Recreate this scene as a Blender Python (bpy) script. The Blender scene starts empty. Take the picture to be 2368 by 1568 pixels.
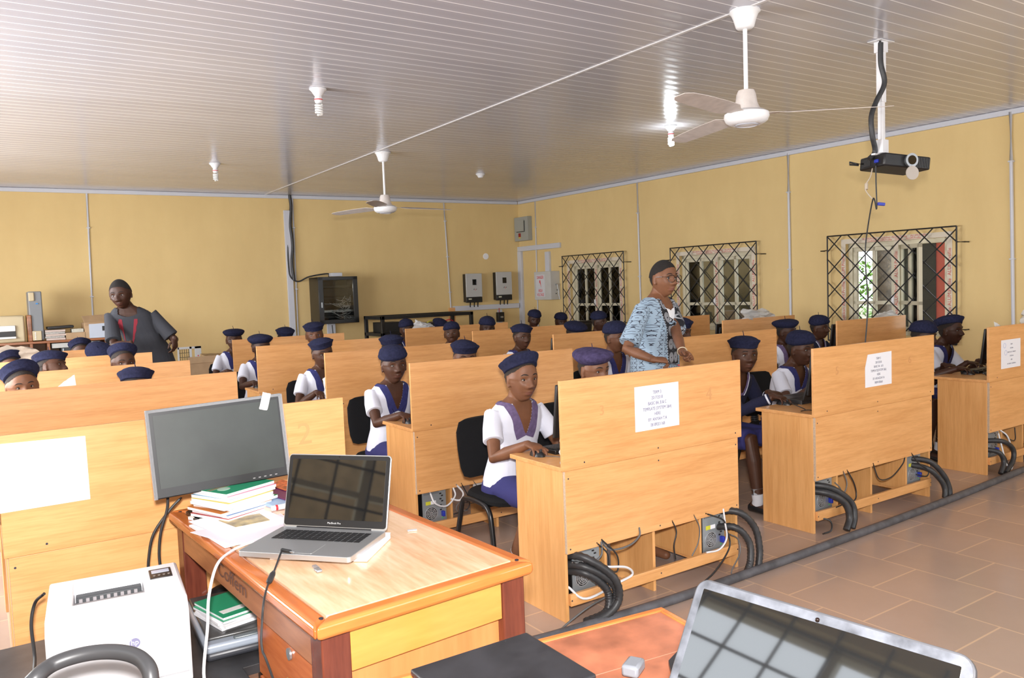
import bpy, bmesh, math, random
from math import sin, cos, pi, radians, sqrt, atan2, exp
from mathutils import Vector, Matrix, Euler
from mathutils.bvhtree import BVHTree
V = Vector
S = bpy.context.scene
COL = S.collection
random.seed(7)

# ------------------------------------------------------------------ camera
HCAM = 1.61
PITCH, ROLL, YAW, FPX = 0.0638, 0.0368, 0.5889, 1854.6
def _m3(r): return Matrix(r)
_B = _m3([[1,0,0],[0,0,1],[0,-1,0]])
_Rx = _m3([[1,0,0],[0,cos(PITCH),-sin(PITCH)],[0,sin(PITCH),cos(PITCH)]])
_Rr = _m3([[cos(ROLL),-sin(ROLL),0],[sin(ROLL),cos(ROLL),0],[0,0,1]])
_Rz = _m3([[cos(YAW),-sin(YAW),0],[sin(YAW),cos(YAW),0],[0,0,1]])
W2C = _Rr @ _Rx @ _B @ _Rz
CAMPOS = V((0, 0, HCAM))
cd = bpy.data.cameras.new('camera'); cam = bpy.data.objects.new('camera', cd); COL.objects.link(cam)
cd.sensor_width = 36; cd.lens = FPX / 2368 * 36; cd.clip_start = 0.05; cd.clip_end = 200
cam.matrix_world = Matrix.Translation(CAMPOS) @ W2C.transposed().to_4x4()
S.camera = cam

# ------------------------------------------------------------------ world, lights, exposure
W = bpy.data.worlds.new('world'); S.world = W; W.use_nodes = True
wn = W.node_tree; bg = wn.nodes['Background']
bg.inputs[0].default_value = (0.86, 0.93, 1.0, 1); bg.inputs[1].default_value = 4.5
S.view_settings.view_transform = 'Standard'; S.view_settings.look = 'None'
S.view_settings.exposure = 0.14; S.view_settings.gamma = 1.0; S.view_settings.use_curve_mapping = False

def light(name, kind, loc, energy, color=(1,1,1), size=0.1, sizey=None, target=None, **kw):
    l = bpy.data.lights.new(name, kind); l.energy = energy; l.color = color
    if kind == 'AREA':
        l.size = size
        if sizey: l.shape = 'RECTANGLE'; l.size_y = sizey
    elif kind == 'POINT' or kind == 'SPOT':
        l.shadow_soft_size = size
    o = bpy.data.objects.new(name, l); COL.objects.link(o); o.location = loc
    if target is not None:
        o.rotation_euler = (V(target) - V(loc)).to_track_quat('-Z', 'Y').to_euler()
    for k, v in kw.items(): setattr(l, k, v)
    return o
# camera flash of the photographer, just above the lens
light('camera_flash', 'SPOT', (-0.02, -0.06, 1.80), 640, (1.0, 0.97, 0.95), 0.06, target=(4.3, 6.5, 1.55), spot_size=radians(125), spot_blend=0.6)
# daylight through the windows of the near and left walls
for i, (loc, tgt, sx, sy, e) in enumerate([
        ((2.6, -1.95, 1.7), (2.9, 3, 1.3), 2.9, 1.5, 45),
        ((6.4, -1.95, 1.7), (6.2, 3, 1.3), 2.9, 1.5, 55),
        ((-1.75, 5.85, 1.65), (4, 5.2, 1.3), 1.2, 2.4, 270),
        ((-1.75, 9.3, 1.65), (4, 9.0, 1.3), 1.2, 2.5, 170)]):
    if i < 2: light('daylight', 'AREA', loc, e, (0.95, 0.97, 1.0), sx, sy, target=(loc[0], 5, 1.6))
    else: light('daylight', 'AREA', loc, e, (0.95, 0.97, 1.0), sy, sx, target=(5, loc[1], 1.6))

# ------------------------------------------------------------------ materials
def lin(c): c = c/255; return c/12.92 if c <= 0.04045 else ((c+0.055)/1.055)**2.4
def rgb(r, g, b): return (lin(r), lin(g), lin(b), 1)
MATS = {}
def mat(name, color, rough=0.6, metal=0.0, spec=0.5, noise=0.0, nscale=8.0, bump=0.0, bscale=40.0, trans=0.0, emit=None, estr=0, coat=0.0, alpha=1.0, sheen=0.0):
    if name in MATS: return MATS[name]
    m = bpy.data.materials.new(name); m.use_nodes = True; nt = m.node_tree; p = nt.nodes['Principled BSDF']
    if len(color) == 3: color = (*color, 1)
    p.inputs['Base Color'].default_value = color
    p.inputs['Roughness'].default_value = rough; p.inputs['Metallic'].default_value = metal
    p.inputs['Specular IOR Level'].default_value = spec
    if trans: p.inputs['Transmission Weight'].default_value = trans
    if coat: p.inputs['Coat Weight'].default_value = coat
    if sheen: p.inputs['Sheen Weight'].default_value = sheen
    if alpha < 1: p.inputs['Alpha'].default_value = alpha
    if emit: p.inputs['Emission Color'].default_value = (*emit[:3], 1); p.inputs['Emission Strength'].default_value = estr
    if noise or bump:
        tc = nt.nodes.new('ShaderNodeTexCoord')
    if noise:
        n = nt.nodes.new('ShaderNodeTexNoise'); n.inputs['Scale'].default_value = nscale; n.inputs['Detail'].default_value = 4
        nt.links.new(tc.outputs['Object'], n.inputs['Vector'])
        r = nt.nodes.new('ShaderNodeMapRange'); r.inputs['From Min'].default_value = .3; r.inputs['From Max'].default_value = .7
        r.inputs['To Min'].default_value = 1-noise; r.inputs['To Max'].default_value = 1+noise
        nt.links.new(n.outputs['Fac'], r.inputs['Value'])
        mx = nt.nodes.new('ShaderNodeMix'); mx.data_type = 'RGBA'; mx.blend_type = 'MULTIPLY'; mx.inputs['Factor'].default_value = 1
        mx.inputs['A'].default_value = color
        nt.links.new(r.outputs['Result'], mx.inputs['B']); nt.links.new(mx.outputs['Result'], p.inputs['Base Color'])
    if bump:
        n2 = nt.nodes.new('ShaderNodeTexNoise'); n2.inputs['Scale'].default_value = bscale; n2.inputs['Detail'].default_value = 3
        nt.links.new(tc.outputs['Object'], n2.inputs['Vector'])
        b = nt.nodes.new('ShaderNodeBump'); b.inputs['Strength'].default_value = bump; b.inputs['Distance'].default_value = .01
        nt.links.new(n2.outputs['Fac'], b.inputs['Height']); nt.links.new(b.outputs['Normal'], p.inputs['Normal'])
    MATS[name] = m; return m

class NT:
    """tiny node helper"""
    def __init__(s, name):
        s.m = bpy.data.materials.new(name); s.m.use_nodes = True; s.t = s.m.node_tree; s.p = s.t.nodes['Principled BSDF']; MATS[name] = s.m
        s.tc = s.t.nodes.new('ShaderNodeTexCoord')
    def n(s, typ, ins=None, **props):
        x = s.t.nodes.new(typ)
        for k, v in props.items(): setattr(x, k, v)
        if ins:
            for k, v in ins.items(): s.set(x.inputs[k], v)
        return x
    def set(s, sock, v):
        if isinstance(v, bpy.types.NodeSocket): s.t.links.new(v, sock)
        else: sock.default_value = v
    def math(s, op, a, b=0.0, c=None, clamp=False):
        x = s.t.nodes.new('ShaderNodeMath'); x.operation = op; x.use_clamp = clamp
        s.set(x.inputs[0], a); s.set(x.inputs[1], b)
        if c is not None: s.set(x.inputs[2], c)
        return x.outputs[0]
    def mapping(s, vec, scale=(1,1,1), rot=(0,0,0), loc=(0,0,0)):
        x = s.n('ShaderNodeMapping', {'Vector': vec, 'Scale': scale, 'Rotation': rot, 'Location': loc}); return x.outputs[0]
    def mix(s, f, a, b, mode='MIX'):
        x = s.t.nodes.new('ShaderNodeMix'); x.data_type = 'RGBA'; x.blend_type = mode
        s.set(x.inputs['Factor'], f); s.set(x.inputs['A'], a); s.set(x.inputs['B'], b); return x.outputs['Result']
    def noise(s, vec, scale=5, detail=4, rough=.5):
        return s.n('ShaderNodeTexNoise', {'Vector': vec, 'Scale': scale, 'Detail': detail, 'Roughness': rough}).outputs['Fac']
    def ramp(s, f, stops):
        x = s.t.nodes.new('ShaderNodeValToRGB'); s.set(x.inputs[0], f); el = x.color_ramp.elements
        while len(el) < len(stops): el.new(.5)
        for e, (p, c) in zip(el, stops): e.position = p; e.color = c if len(c) == 4 else (*c, 1)
        return x.outputs[0]
    def sep(s, vec): return s.n('ShaderNodeSeparateXYZ', {'Vector': vec}).outputs
    def bump(s, h, strength=.3, dist=.01):
        s.t.links.new(s.n('ShaderNodeBump', {'Height': h, 'Strength': strength, 'Distance': dist}).outputs[0], s.p.inputs['Normal'])
    def done(s, color, rough=.5, spec=.5):
        s.set(s.p.inputs['Base Color'], color); s.set(s.p.inputs['Roughness'], rough); s.p.inputs['Specular IOR Level'].default_value = spec
        return s.m

def wood(name, base, dark, axis='X', rough=.32, stretch=14, scale=9.0, contrast=.5):
    a = NT(name)
    sc = {'X': (1, stretch, stretch), 'Y': (stretch, 1, stretch), 'Z': (stretch, stretch, 1)}[axis]
    v = a.mapping(a.tc.outputs['Object'], scale=tuple(q*.6 for q in sc))
    w = a.noise(v, scale*.35, 5, .62)
    v2 = a.mapping(a.tc.outputs['Object'], scale=tuple(q*2.6 for q in sc))
    w2 = a.noise(v2, scale*.5, 3, .5)
    f = a.math('ADD', a.math('MULTIPLY', w, .7), a.math('MULTIPLY', w2, .3))
    c = a.ramp(f, [(.5-contrast*.28, dark), (.5+contrast*.22, base)])
    return a.done(c, rough)
DESK_B = (0.80, 0.42, 0.165); DESK_D = (0.66, 0.31, 0.105)
M_DESKX = wood('beech_laminate', DESK_B, DESK_D, 'X')
M_DESKZ = wood('beech_laminate_upright', (0.80, 0.43, 0.165), (0.68, 0.33, 0.11), 'Z')
M_DESKEDGE = mat('laminate_edge_band', (0.72, 0.38, 0.10), .4)
M_RAW = mat('raw_chipboard_edge', (0.55, 0.42, 0.30), .8, noise=.15, nscale=120)
M_TOPWORN = None
def mk_wall(name, c, c2):
    a = NT(name)
    n1 = a.noise(a.tc.outputs['Object'], .9, 5, .6); n2 = a.noise(a.mapping(a.tc.outputs['Object'], scale=(1,1,.25)), 2.2, 4, .6)
    f = a.math('MULTIPLY', n1, n2)
    col = a.ramp(f, [(.12, c2), (.38, c)])
    a.bump(a.noise(a.tc.outputs['Object'], 28, 3), .12, .006)
    return a.done(col, .75, .25)
M_WALL = mk_wall('yellow_emulsion_wall', (0.72, 0.535, 0.25), (0.66, 0.48, 0.22))
M_WALLOUT = mat('outside_plaster', (0.42, 0.31, 0.18), .9, bump=.6, bscale=30, noise=.2)
def mk_ceiling():
    a = NT('white_pvc_ceiling_strips')
    x, y, z = a.sep(a.tc.outputs['Object'])[:3]
    side = a.math('GREATER_THAN', x, 3.76)
    yy = a.math('ADD', y, a.math('MULTIPLY', side, .035))
    fr = a.math('FRACT', a.math('DIVIDE', yy, .1155))
    groove = a.math('LESS_THAN', fr, .085)
    lip = a.math('LESS_THAN', a.math('ABSOLUTE', a.math('SUBTRACT', fr, .11)), .02)
    n = a.noise(a.mapping(a.tc.outputs['Object'], scale=(.6, 2, 1)), 1.2, 3)
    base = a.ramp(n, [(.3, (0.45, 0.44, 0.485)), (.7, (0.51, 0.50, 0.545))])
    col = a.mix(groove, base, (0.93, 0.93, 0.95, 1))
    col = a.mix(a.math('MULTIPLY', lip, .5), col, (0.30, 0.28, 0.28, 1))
    h = a.math('SINE', a.math('MULTIPLY', fr, 2*pi))
    nb = a.noise(a.mapping(a.tc.outputs['Object'], scale=(.35, 1, 1)), 2.0, 2)
    a.bump(a.math('ADD', a.math('MULTIPLY', h, .10), a.math('MULTIPLY', nb, 1.3)), .35, .02)
    a.p.inputs['Coat Weight'].default_value = .25; a.p.inputs['Coat Roughness'].default_value = .12
    return a.done(col, .22, .6)
M_CEIL = mk_ceiling()
def mk_floor():
    a = NT('beige_floor_tiles')
    x, y, z = a.sep(a.tc.outputs['Object'])[:3]
    cx = a.math('DIVIDE', a.math('SUBTRACT', x, 3.34), .412)
    ci = a.math('FLOOR', cx); fx = a.math('FRACT', cx)
    cy = a.math('DIVIDE', a.math('SUBTRACT', a.math('ADD', y, a.math('MULTIPLY', a.math('MODULO', a.math('ADD', ci, 40.0), 2.0), .2)), 2.546-.4), .412)
    yi = a.math('FLOOR', cy); fy = a.math('FRACT', cy)
    g = a.math('MAXIMUM', a.math('LESS_THAN', a.math('MINIMUM', fx, a.math('SUBTRACT', 1.0, fx)), .011), a.math('LESS_THAN', a.math('MINIMUM', fy, a.math('SUBTRACT', 1.0, fy)), .011))
    cmb = a.n('ShaderNodeCombineXYZ', {'X': ci, 'Y': yi}).outputs[0]
    wn_ = a.n('ShaderNodeTexWhiteNoise', {'Vector': cmb}).outputs['Value']
    n = a.noise(a.tc.outputs['Object'], 3, 6, .65)
    f = a.math('ADD', a.math('MULTIPLY', wn_, .35), a.math('MULTIPLY', n, .65))
    base = a.ramp(f, [(.2, (0.385, 0.285, 0.232)), (.8, (0.455, 0.335, 0.27))])
    col = a.mix(g, base, (0.60, 0.42, 0.29, 1))
    return a.done(col, a.math('ADD', .14, a.math('MULTIPLY', n, .14)), .5)
M_FLOOR = mk_floor()
M_WHITE = mat('white_plastic', (0.80, 0.80, 0.82), .35)
M_TRUNK = mat('pale_grey_plastic_trunking', (0.56, 0.57, 0.62), .45)
M_FANW = mat('white_enamel', (0.82, 0.82, 0.83), .3)
M_FANB = mat('dusty_white_enamel', (0.62, 0.56, 0.52), .45, noise=.12, nscale=20)
M_BLACK = mat('black_plastic', (0.012, 0.012, 0.013), .38)
M_BLACKM = mat('black_paint_steel', (0.010, 0.010, 0.011), .3)
M_FABRIC = mat('black_woven_fabric', (0.010, 0.010, 0.011), .95, spec=.2, bump=.4, bscale=400)
M_RUBBER = mat('black_rubber_hose', (0.03, 0.03, 0.032), .45, noise=.3, nscale=30)
M_GREYHOSE = mat('dusty_grey_pipe', (0.085, 0.085, 0.095), .55, noise=.35, nscale=14)
M_GRILLE = mat('black_wrought_iron', (0.014, 0.013, 0.014), .5)
M_CREAM = mat('cream_aluminium_frame', (0.62, 0.57, 0.42), .45)
M_SILVER = mat('brushed_silver_steel', (0.42, 0.44, 0.46), .35, .8)
M_GREYBOX = mat('grey_enamel_box', (0.33, 0.34, 0.31), .4)
M_PAPER = mat('white_paper', (0.84, 0.84, 0.88), .8)
M_INK = mat('blue_black_ink', (0.10, 0.10, 0.24), .8)
M_INKG = mat('grey_ink', (0.16, 0.16, 0.22), .8)
M_RED = mat('red_ink', (0.65, 0.02, 0.03), .6)
M_SKINS = []
def mk_skin(name, c, r=.50):
    a = NT(name)
    n = a.noise(a.tc.outputs['Object'], 14, 4, .6)
    d = tuple(q*.78 for q in c)
    col = a.ramp(n, [(.3, d), (.7, c)])
    a.p.inputs['Subsurface Weight'].default_value = .05
    a.p.inputs['Subsurface Scale'].default_value = .01
    a.p.inputs['Subsurface Radius'].default_value = (1, .35, .2)
    a.bump(a.noise(a.tc.outputs['Object'], 260, 2), .08, .002)
    return a.done(col, r, .38)
SKIN = {k: mk_skin('skin_'+k, c) for k, c in {
    'deep': (0.062, 0.024, 0.013), 'dark': (0.088, 0.036, 0.019), 'mid': (0.15, 0.062, 0.031), 'warm': (0.215, 0.092, 0.046)}.items()}
LIPS = {k: mat('lips_'+k, c, .4) for k, c in {
    'deep': (0.072, 0.027, 0.019), 'dark': (0.10, 0.040, 0.027), 'mid': (0.155, 0.062, 0.042), 'warm': (0.205, 0.082, 0.056)}.items()}
M_HAIR = mat('short_black_hair', (0.016, 0.012, 0.010), .85, bump=.8, bscale=350)
M_EYEW = mat('eye_white', (0.36, 0.32, 0.29), .3); M_IRIS = mat('dark_iris', (0.008, 0.004, 0.003), .12)
M_BERET = mat('navy_felt', (0.019, 0.021, 0.050), .95, spec=.15, noise=.25, nscale=60, bump=.3, bscale=300)
M_BERETP = mat('faded_purple_felt', (0.062, 0.048, 0.11), .95, spec=.15, noise=.3, nscale=40, bump=.3, bscale=300)
M_BLOUSE = mat('white_cotton', (0.74, 0.76, 0.86), .85, bump=.35, bscale=18, sheen=.1)
M_COLNAVY = mat('navy_collar_cotton', (0.025, 0.028, 0.135), .85, noise=.2, nscale=50)
M_COLPUR = mat('faded_purple_cotton', (0.135, 0.095, 0.20), .85, noise=.2, nscale=50)
M_SKIRT = mat('royal_navy_skirt', (0.028, 0.028, 0.14), .85, bump=.5, bscale=10)
M_SWEATER = mat('navy_knit', (0.012, 0.013, 0.042), .95, bump=.5, bscale=220)
M_GREYTUNIC = mat('charcoal_cotton', (0.035, 0.037, 0.046), .85, bump=.4, bscale=14)
M_EMBRED = mat('red_embroidery', (0.26, 0.02, 0.035), .8)
M_SOCK = mat('white_sock', (0.7, 0.7, 0.74), .9); M_SHOE = mat('black_leather', (0.012, 0.01, 0.01), .3)
M_TRAYG = mat('printer_grey_tray', (0.30, 0.28, 0.29), .45)
M_SCREEN = mat('dark_gloss_screen', (0.008, 0.008, 0.008), .035, spec=1.0, coat=.6)
M_SCREEN2 = mat('dusty_matte_screen', (0.024, 0.029, 0.026), .42, noise=.25, nscale=6)
M_ALU = mat('anodised_aluminium', (0.56, 0.57, 0.58), .32, .75)
M_KEY = mat('black_keys', (0.012, 0.012, 0.013), .5)
M_PLBAG = mat('cloudy_plastic_film', (0.72, 0.72, 0.72), .25, alpha=.72, bump=.6, bscale=25)
M_BLUEP = mat('blue_connector', (0.02, 0.04, 0.42), .4)
M_CABLE = mat('black_cable', (0.02, 0.02, 0.021), .5); M_CABLEG = mat('grey_cable', (0.12, 0.12, 0.12), .5); M_CABLEW = mat('white_cable', (0.72, 0.72, 0.74), .45)
M_GREEN = mat('green_book_cover', (0.02, 0.30, 0.15), .4); M_PURPLEB = mat('purple_book_cover', (0.14, 0.02, 0.11), .35)
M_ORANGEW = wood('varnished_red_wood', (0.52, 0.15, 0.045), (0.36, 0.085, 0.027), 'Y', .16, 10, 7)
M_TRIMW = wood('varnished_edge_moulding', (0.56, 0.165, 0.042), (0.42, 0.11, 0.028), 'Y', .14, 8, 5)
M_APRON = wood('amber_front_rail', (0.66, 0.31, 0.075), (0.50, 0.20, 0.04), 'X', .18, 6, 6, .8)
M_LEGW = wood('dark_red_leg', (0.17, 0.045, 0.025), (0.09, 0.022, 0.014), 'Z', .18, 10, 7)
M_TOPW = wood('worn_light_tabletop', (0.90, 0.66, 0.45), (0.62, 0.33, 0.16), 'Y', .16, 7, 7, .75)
M_TABLE2 = mat('worn_brown_laminate', (0.33, 0.115, 0.06), .3, noise=.3, nscale=14)
M_BLKTABLE = mat('black_scuffed_board', (0.035, 0.034, 0.036), .4, noise=.5, nscale=9)
M_SHELFW = wood('varnished_shelf_edge', (0.33, 0.12, 0.045), (0.18, 0.06, 0.02), 'X', .25, 8, 6)
M_SHELFB = mat('brown_shelf_board', (0.30, 0.17, 0.10), .6, noise=.2, nscale=6)
M_BEIGEP = mat('beige_printer_plastic', (0.52, 0.43, 0.27), .5)
M_CARD = mat('brown_cardboard', (0.42, 0.28, 0.16), .8, noise=.1, nscale=8)
M_BULB = mat('white_spiral_glass', (0.85, 0.85, 0.83), .25)
M_BULBLIT = mat('lit_spiral_tube', (1, 1, 1), .3, emit=(0.85, 0.95, 1.0), estr=26)
M_BRASS = mat('brass', (0.55, 0.36, 0.10), .3, .9)
M_GLASS = None
def mk_glass():
    m = bpy.data.materials.new('window_glass'); m.use_nodes = True; t = m.node_tree; t.nodes.clear()
    o = t.nodes.new('ShaderNodeOutputMaterial'); tr = t.nodes.new('ShaderNodeBsdfTransparent'); gl = t.nodes.new('ShaderNodeBsdfGlossy'); mx = t.nodes.new('ShaderNodeMixShader'); fr = t.nodes.new('ShaderNodeFresnel')
    fr.inputs['IOR'].default_value = 1.5; gl.inputs['Roughness'].default_value = .03; tr.inputs['Color'].default_value = (.85, .86, .84, 1)
    t.links.new(fr.outputs[0], mx.inputs[0]); t.links.new(tr.outputs[0], mx.inputs[1]); t.links.new(gl.outputs[0], mx.inputs[2]); t.links.new(mx.outputs[0], o.inputs[0])
    return m
M_GLASS = mk_glass()

# ------------------------------------------------------------------ mesh helpers
def frame(d, up=V((0,0,1))):
    d = d.normalized()
    if abs(d.dot(up)) > .98: up = V((0,1,0)) if abs(d.y) < .9 else V((1,0,0))
    s = d.cross(up).normalized(); u = s.cross(d).normalized(); return s, u, d
class MB:
    def __init__(s): s.v = []; s.f = []; s.m = []; s.uv = {}
    def add(s, vs, fs, mi=0):
        b = len(s.v); s.v += [V(q) for q in vs]
        for f in fs: s.f.append(tuple(b+i for i in f)); s.m.append(mi)
        return s
    def box(s, c, size, rot=None, mi=0):
        x, y, z = [q/2 for q in size]; c = V(c)
        vs = [V((a*x, b*y, d*z)) for a in (-1,1) for b in (-1,1) for d in (-1,1)]
        if rot is not None:
            if not isinstance(rot, Matrix): rot = Euler(rot).to_matrix()
            vs = [rot @ q for q in vs]
        return s.add([q+c for q in vs], [(0,1,3,2),(4,6,7,5),(0,4,5,1),(2,3,7,6),(0,2,6,4),(1,5,7,3)], mi)
    def bb(s, a, b, mi=0):
        a = V(a); b = V(b); return s.box((a+b)/2, [abs(q) for q in (b-a)], mi=mi)
    def rings(s, rs, caps=True, mi=0, closed=True):
        n = len(rs[0]); vs = [q for r in rs for q in r]; fs = []
        for i in range(len(rs)-1):
            for j in range(n if closed else n-1):
                k = (j+1) % n; fs.append((i*n+j, i*n+k, (i+1)*n+k, (i+1)*n+j))
        if caps: fs.append(tuple(reversed(range(n)))); fs.append(tuple((len(rs)-1)*n+j for j in range(n)))
        return s.add(vs, fs, mi)
    def cyl(s, p0, p1, r0, r1=None, n=16, mi=0):
        p0 = V(p0); p1 = V(p1); r1 = r0 if r1 is None else r1; a, b, _ = frame(p1-p0)
        R = lambda p, r: [p + a*(r*cos(2*pi*i/n)) + b*(r*sin(2*pi*i/n)) for i in range(n)]
        return s.rings([R(p0, r0), R(p1, r1)], mi=mi)
    def tube(s, pts, r, n=10, mi=0, round_=False, caps=True, ribs=0):
        pts = [V(p) for p in pts]; rr = r if isinstance(r, (list, tuple)) else [r]*len(pts)
        up = V((0,0,1)); rings = []; prev = None
        for i, p in enumerate(pts):
            d = (pts[min(i+1, len(pts)-1)] - pts[max(i-1, 0)])
            if d.length < 1e-9: d = V((0,0,1))
            d.normalize()
            if prev is None: a, b, _ = frame(d)
            else:
                a = prev - d*prev.dot(d)
                if a.length < 1e-6: a = frame(d)[0]
                a.normalize(); b = a.cross(d)*-1
            prev = a
            q = rr[i]
            if i == 0 and round_:
                for k in range(3, 0, -1):
                    t = k*pi/8
                    rings.append([p - d*(q*sin(t)) + (a*cos(2*pi*j/n) + b*sin(2*pi*j/n))*(q*cos(t)) for j in range(n)])
            rings.append([p + (a*cos(2*pi*j/n) + b*sin(2*pi*j/n))*q for j in range(n)])
            if i == len(pts)-1 and round_:
                for k in range(1, 4):
                    t = k*pi/8
                    rings.append([p + d*(q*sin(t)) + (a*cos(2*pi*j/n) + b*sin(2*pi*j/n))*(q*cos(t)) for j in range(n)])
        return s.rings(rings, caps=caps, mi=mi)
    def lathe(s, prof, n=24, M=None, mi=0, cap=True):
        M = M or Matrix()
        rs = [[M @ V((r*cos(2*pi*j/n), r*sin(2*pi*j/n), z)) for j in range(n)] for r, z in prof]
        return s.rings(rs, caps=cap, mi=mi)
    def ell(s, c, r, R=None, nu=16, nv=10, mi=0):
        c = V(c); R = R or Matrix.Identity(3)
        if isinstance(r, (int, float)): r = (r, r, r)
        rs = []
        for i in range(1, nv):
            t = pi*i/nv
            rs.append([c + R @ V((r[0]*sin(t)*cos(2*pi*j/nu), r[1]*sin(t)*sin(2*pi*j/nu), -r[2]*cos(t))) for j in range(nu)])
        s.rings(rs, caps=False, mi=mi); b = len(s.v)-len(rs)*nu
        s.v += [c + R @ V((0,0,-r[2])), c + R @ V((0,0,r[2]))]; lo = len(s.v)-2
        for j in range(nu):
            k = (j+1) % nu; s.f.append((lo, b+k, b+j)); s.m.append(mi)
            e = b+(len(rs)-1)*nu; s.f.append((lo+1, e+j, e+k)); s.m.append(mi)
        return s
    def prism(s, poly, o, ax, ay, depth, mi=0):
        """2D polygon in the plane (o, ax, ay), thickness depth (vector)"""
        o = V(o); ax = V(ax); ay = V(ay); dp = V(depth)
        a = [o + ax*x + ay*y for x, y in poly]; b = [q+dp for q in a]
        return s.rings([a, b], mi=mi)
    def xf(s, M): s.v = [M @ q for q in s.v]; return s
    def build(s, name, mats, parent=None, world=False, smooth=True, bevel=0, seg=2, origin=None, label=None, weld=False):
        if not isinstance(mats, (list, tuple)): mats = [mats]
        vs = s.v
        off = V((0,0,0)); rootM = ROOTM.get(parent.name) if parent else None
        if world and rootM is not None: inv = rootM.inverted(); vs = [inv @ q for q in vs]
        if parent is None:
            xs = [q.x for q in vs]; ys = [q.y for q in vs]; zs = [q.z for q in vs]
            off = V(((min(xs)+max(xs))/2, (min(ys)+max(ys))/2, min(zs))) if origin is None else V(origin)
            vs = [q-off for q in vs]
        me = bpy.data.meshes.new(name); me.from_pydata([tuple(q) for q in vs], [], s.f); me.update()
        for m in mats: me.materials.append(m)
        if len(mats) > 1: me.polygons.foreach_set('material_index', s.m)
        bm = bmesh.new(); bm.from_mesh(me); bmesh.ops.recalc_face_normals(bm, faces=bm.faces)
        bm.to_mesh(me); bm.free()
        if smooth: me.shade_smooth()
        o = bpy.data.objects.new(name, me); COL.objects.link(o); o.location = off
        if parent: o.parent = parent
        if bevel:
            b = o.modifiers.new('bevel', 'BEVEL'); b.width = bevel; b.segments = seg; b.limit_method = 'ANGLE'; b.angle_limit = radians(40); b.harden_normals = False
        if smooth:
            try: me.set_sharp_from_angle(angle=radians(40))
            except Exception: pass
        if label: o['label'] = label
        ROOTM[o.name] = (rootM.copy() if rootM is not None else Matrix()) if parent else Matrix.Translation(off)
        return o
ROOTM = {}
def thing(name, label, cat, loc=(0,0,0), rz=0, group=None, scale=1.0):
    o = bpy.data.objects.new(name, None); COL.objects.link(o); o.location = loc; o.rotation_euler = (0,0,rz)
    if scale != 1.0: o.scale = (scale,)*3
    o.empty_display_size = .1
    o['label'] = label; o['category'] = cat
    if group: o['group'] = group
    ROOTM[o.name] = Matrix.Translation(V(loc)) @ Matrix.Rotation(rz, 4, 'Z') @ Matrix.Scale(scale, 4)
    return o
def tag(o, label, cat, group=None, kind=None):
    o['label'] = label; o['category'] = cat
    if group: o['group'] = group
    if kind: o['kind'] = kind
    return o
def struct(o): o['kind'] = 'structure'; return o
def dup(root, loc, rz=0, label=None, group=None):
    r = root.copy(); COL.objects.link(r); r.location = loc; r.rotation_euler = (0,0,rz)
    if label: r['label'] = label
    if group: r['group'] = group
    def rec(src, dst):
        for ch in list(src.children):
            c = ch.copy(); COL.objects.link(c); c.parent = dst; rec(ch, c)
    rec(root, r); return r
def bez(pts, n=10):
    """Catmull-Rom through points"""
    pts = [V(p) for p in pts]; P = [pts[0]*2-pts[1]] + pts + [pts[-1]*2-pts[-2]]; out = []
    for i in range(1, len(P)-2):
        for k in range(n):
            t = k/n; a, b, c, d = P[i-1], P[i], P[i+1], P[i+2]
            out.append(.5*((2*b) + (c-a)*t + (2*a-5*b+4*c-d)*t*t + (3*b-a-3*c+d)*t**3))
    out.append(pts[-1]); return out
def text(name, body, size, M, mt, parent, ext=.0004, align='CENTER', sx=1.0):
    c = bpy.data.curves.new(name, 'FONT'); c.body = body; c.size = size; c.align_x = align; c.align_y = 'CENTER'; c.extrude = ext; c.resolution_u = 3
    t = bpy.data.objects.new(name, c); COL.objects.link(t)
    dg = bpy.context.evaluated_depsgraph_get()
    me = bpy.data.meshes.new_from_object(t.evaluated_get(dg)); bpy.data.objects.remove(t)
    me.transform(Matrix.Diagonal((sx,1,1,1)))
    inv = ROOTM[parent.name].inverted() if parent and parent.name in ROOTM else Matrix()
    me.transform(inv @ M); me.materials.clear(); me.materials.append(mt)
    o = bpy.data.objects.new(name, me); COL.objects.link(o)
    if parent: o.parent = parent
    return o

# ------------------------------------------------------------------ pixel -> place helpers (photo frame 2368x1568)
def ray(px, py): return W2C.transposed() @ V(((px-1184)/FPX, -(py-784)/FPX, -1))
def atz(px, py, z): d = ray(px, py); return CAMPOS + d*((z-HCAM)/d.z)
def atx(px, py, x): d = ray(px, py); return CAMPOS + d*(x/d.x)
def aty(px, py, y): d = ray(px, py); return CAMPOS + d*(y/d.y)
CORN = V((8.25, 12.0, 0))
BDIR = (V((-1.6, 12.43, 0)) - CORN).normalized(); BN = V((BDIR.y, -BDIR.x, 0)); BN = BN if BN.y < 0 else -BN
RDIR = (V((8.54, -2.0, 0)) - CORN).normalized(); RN = V((-1, 0, 0)); RN = V((RDIR.y, -RDIR.x, 0)); RN = RN if RN.x < 0 else -RN
def onpl(px, py, n, off=0.0):
    d = ray(px, py); o = CORN + n*off; return CAMPOS + d*((o-CAMPOS).dot(n)/d.dot(n))
def onb(px, py, off=0.0): return onpl(px, py, BN, off)
def onr(px, py, off=0.0): return onpl(px, py, RN, off)

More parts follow.
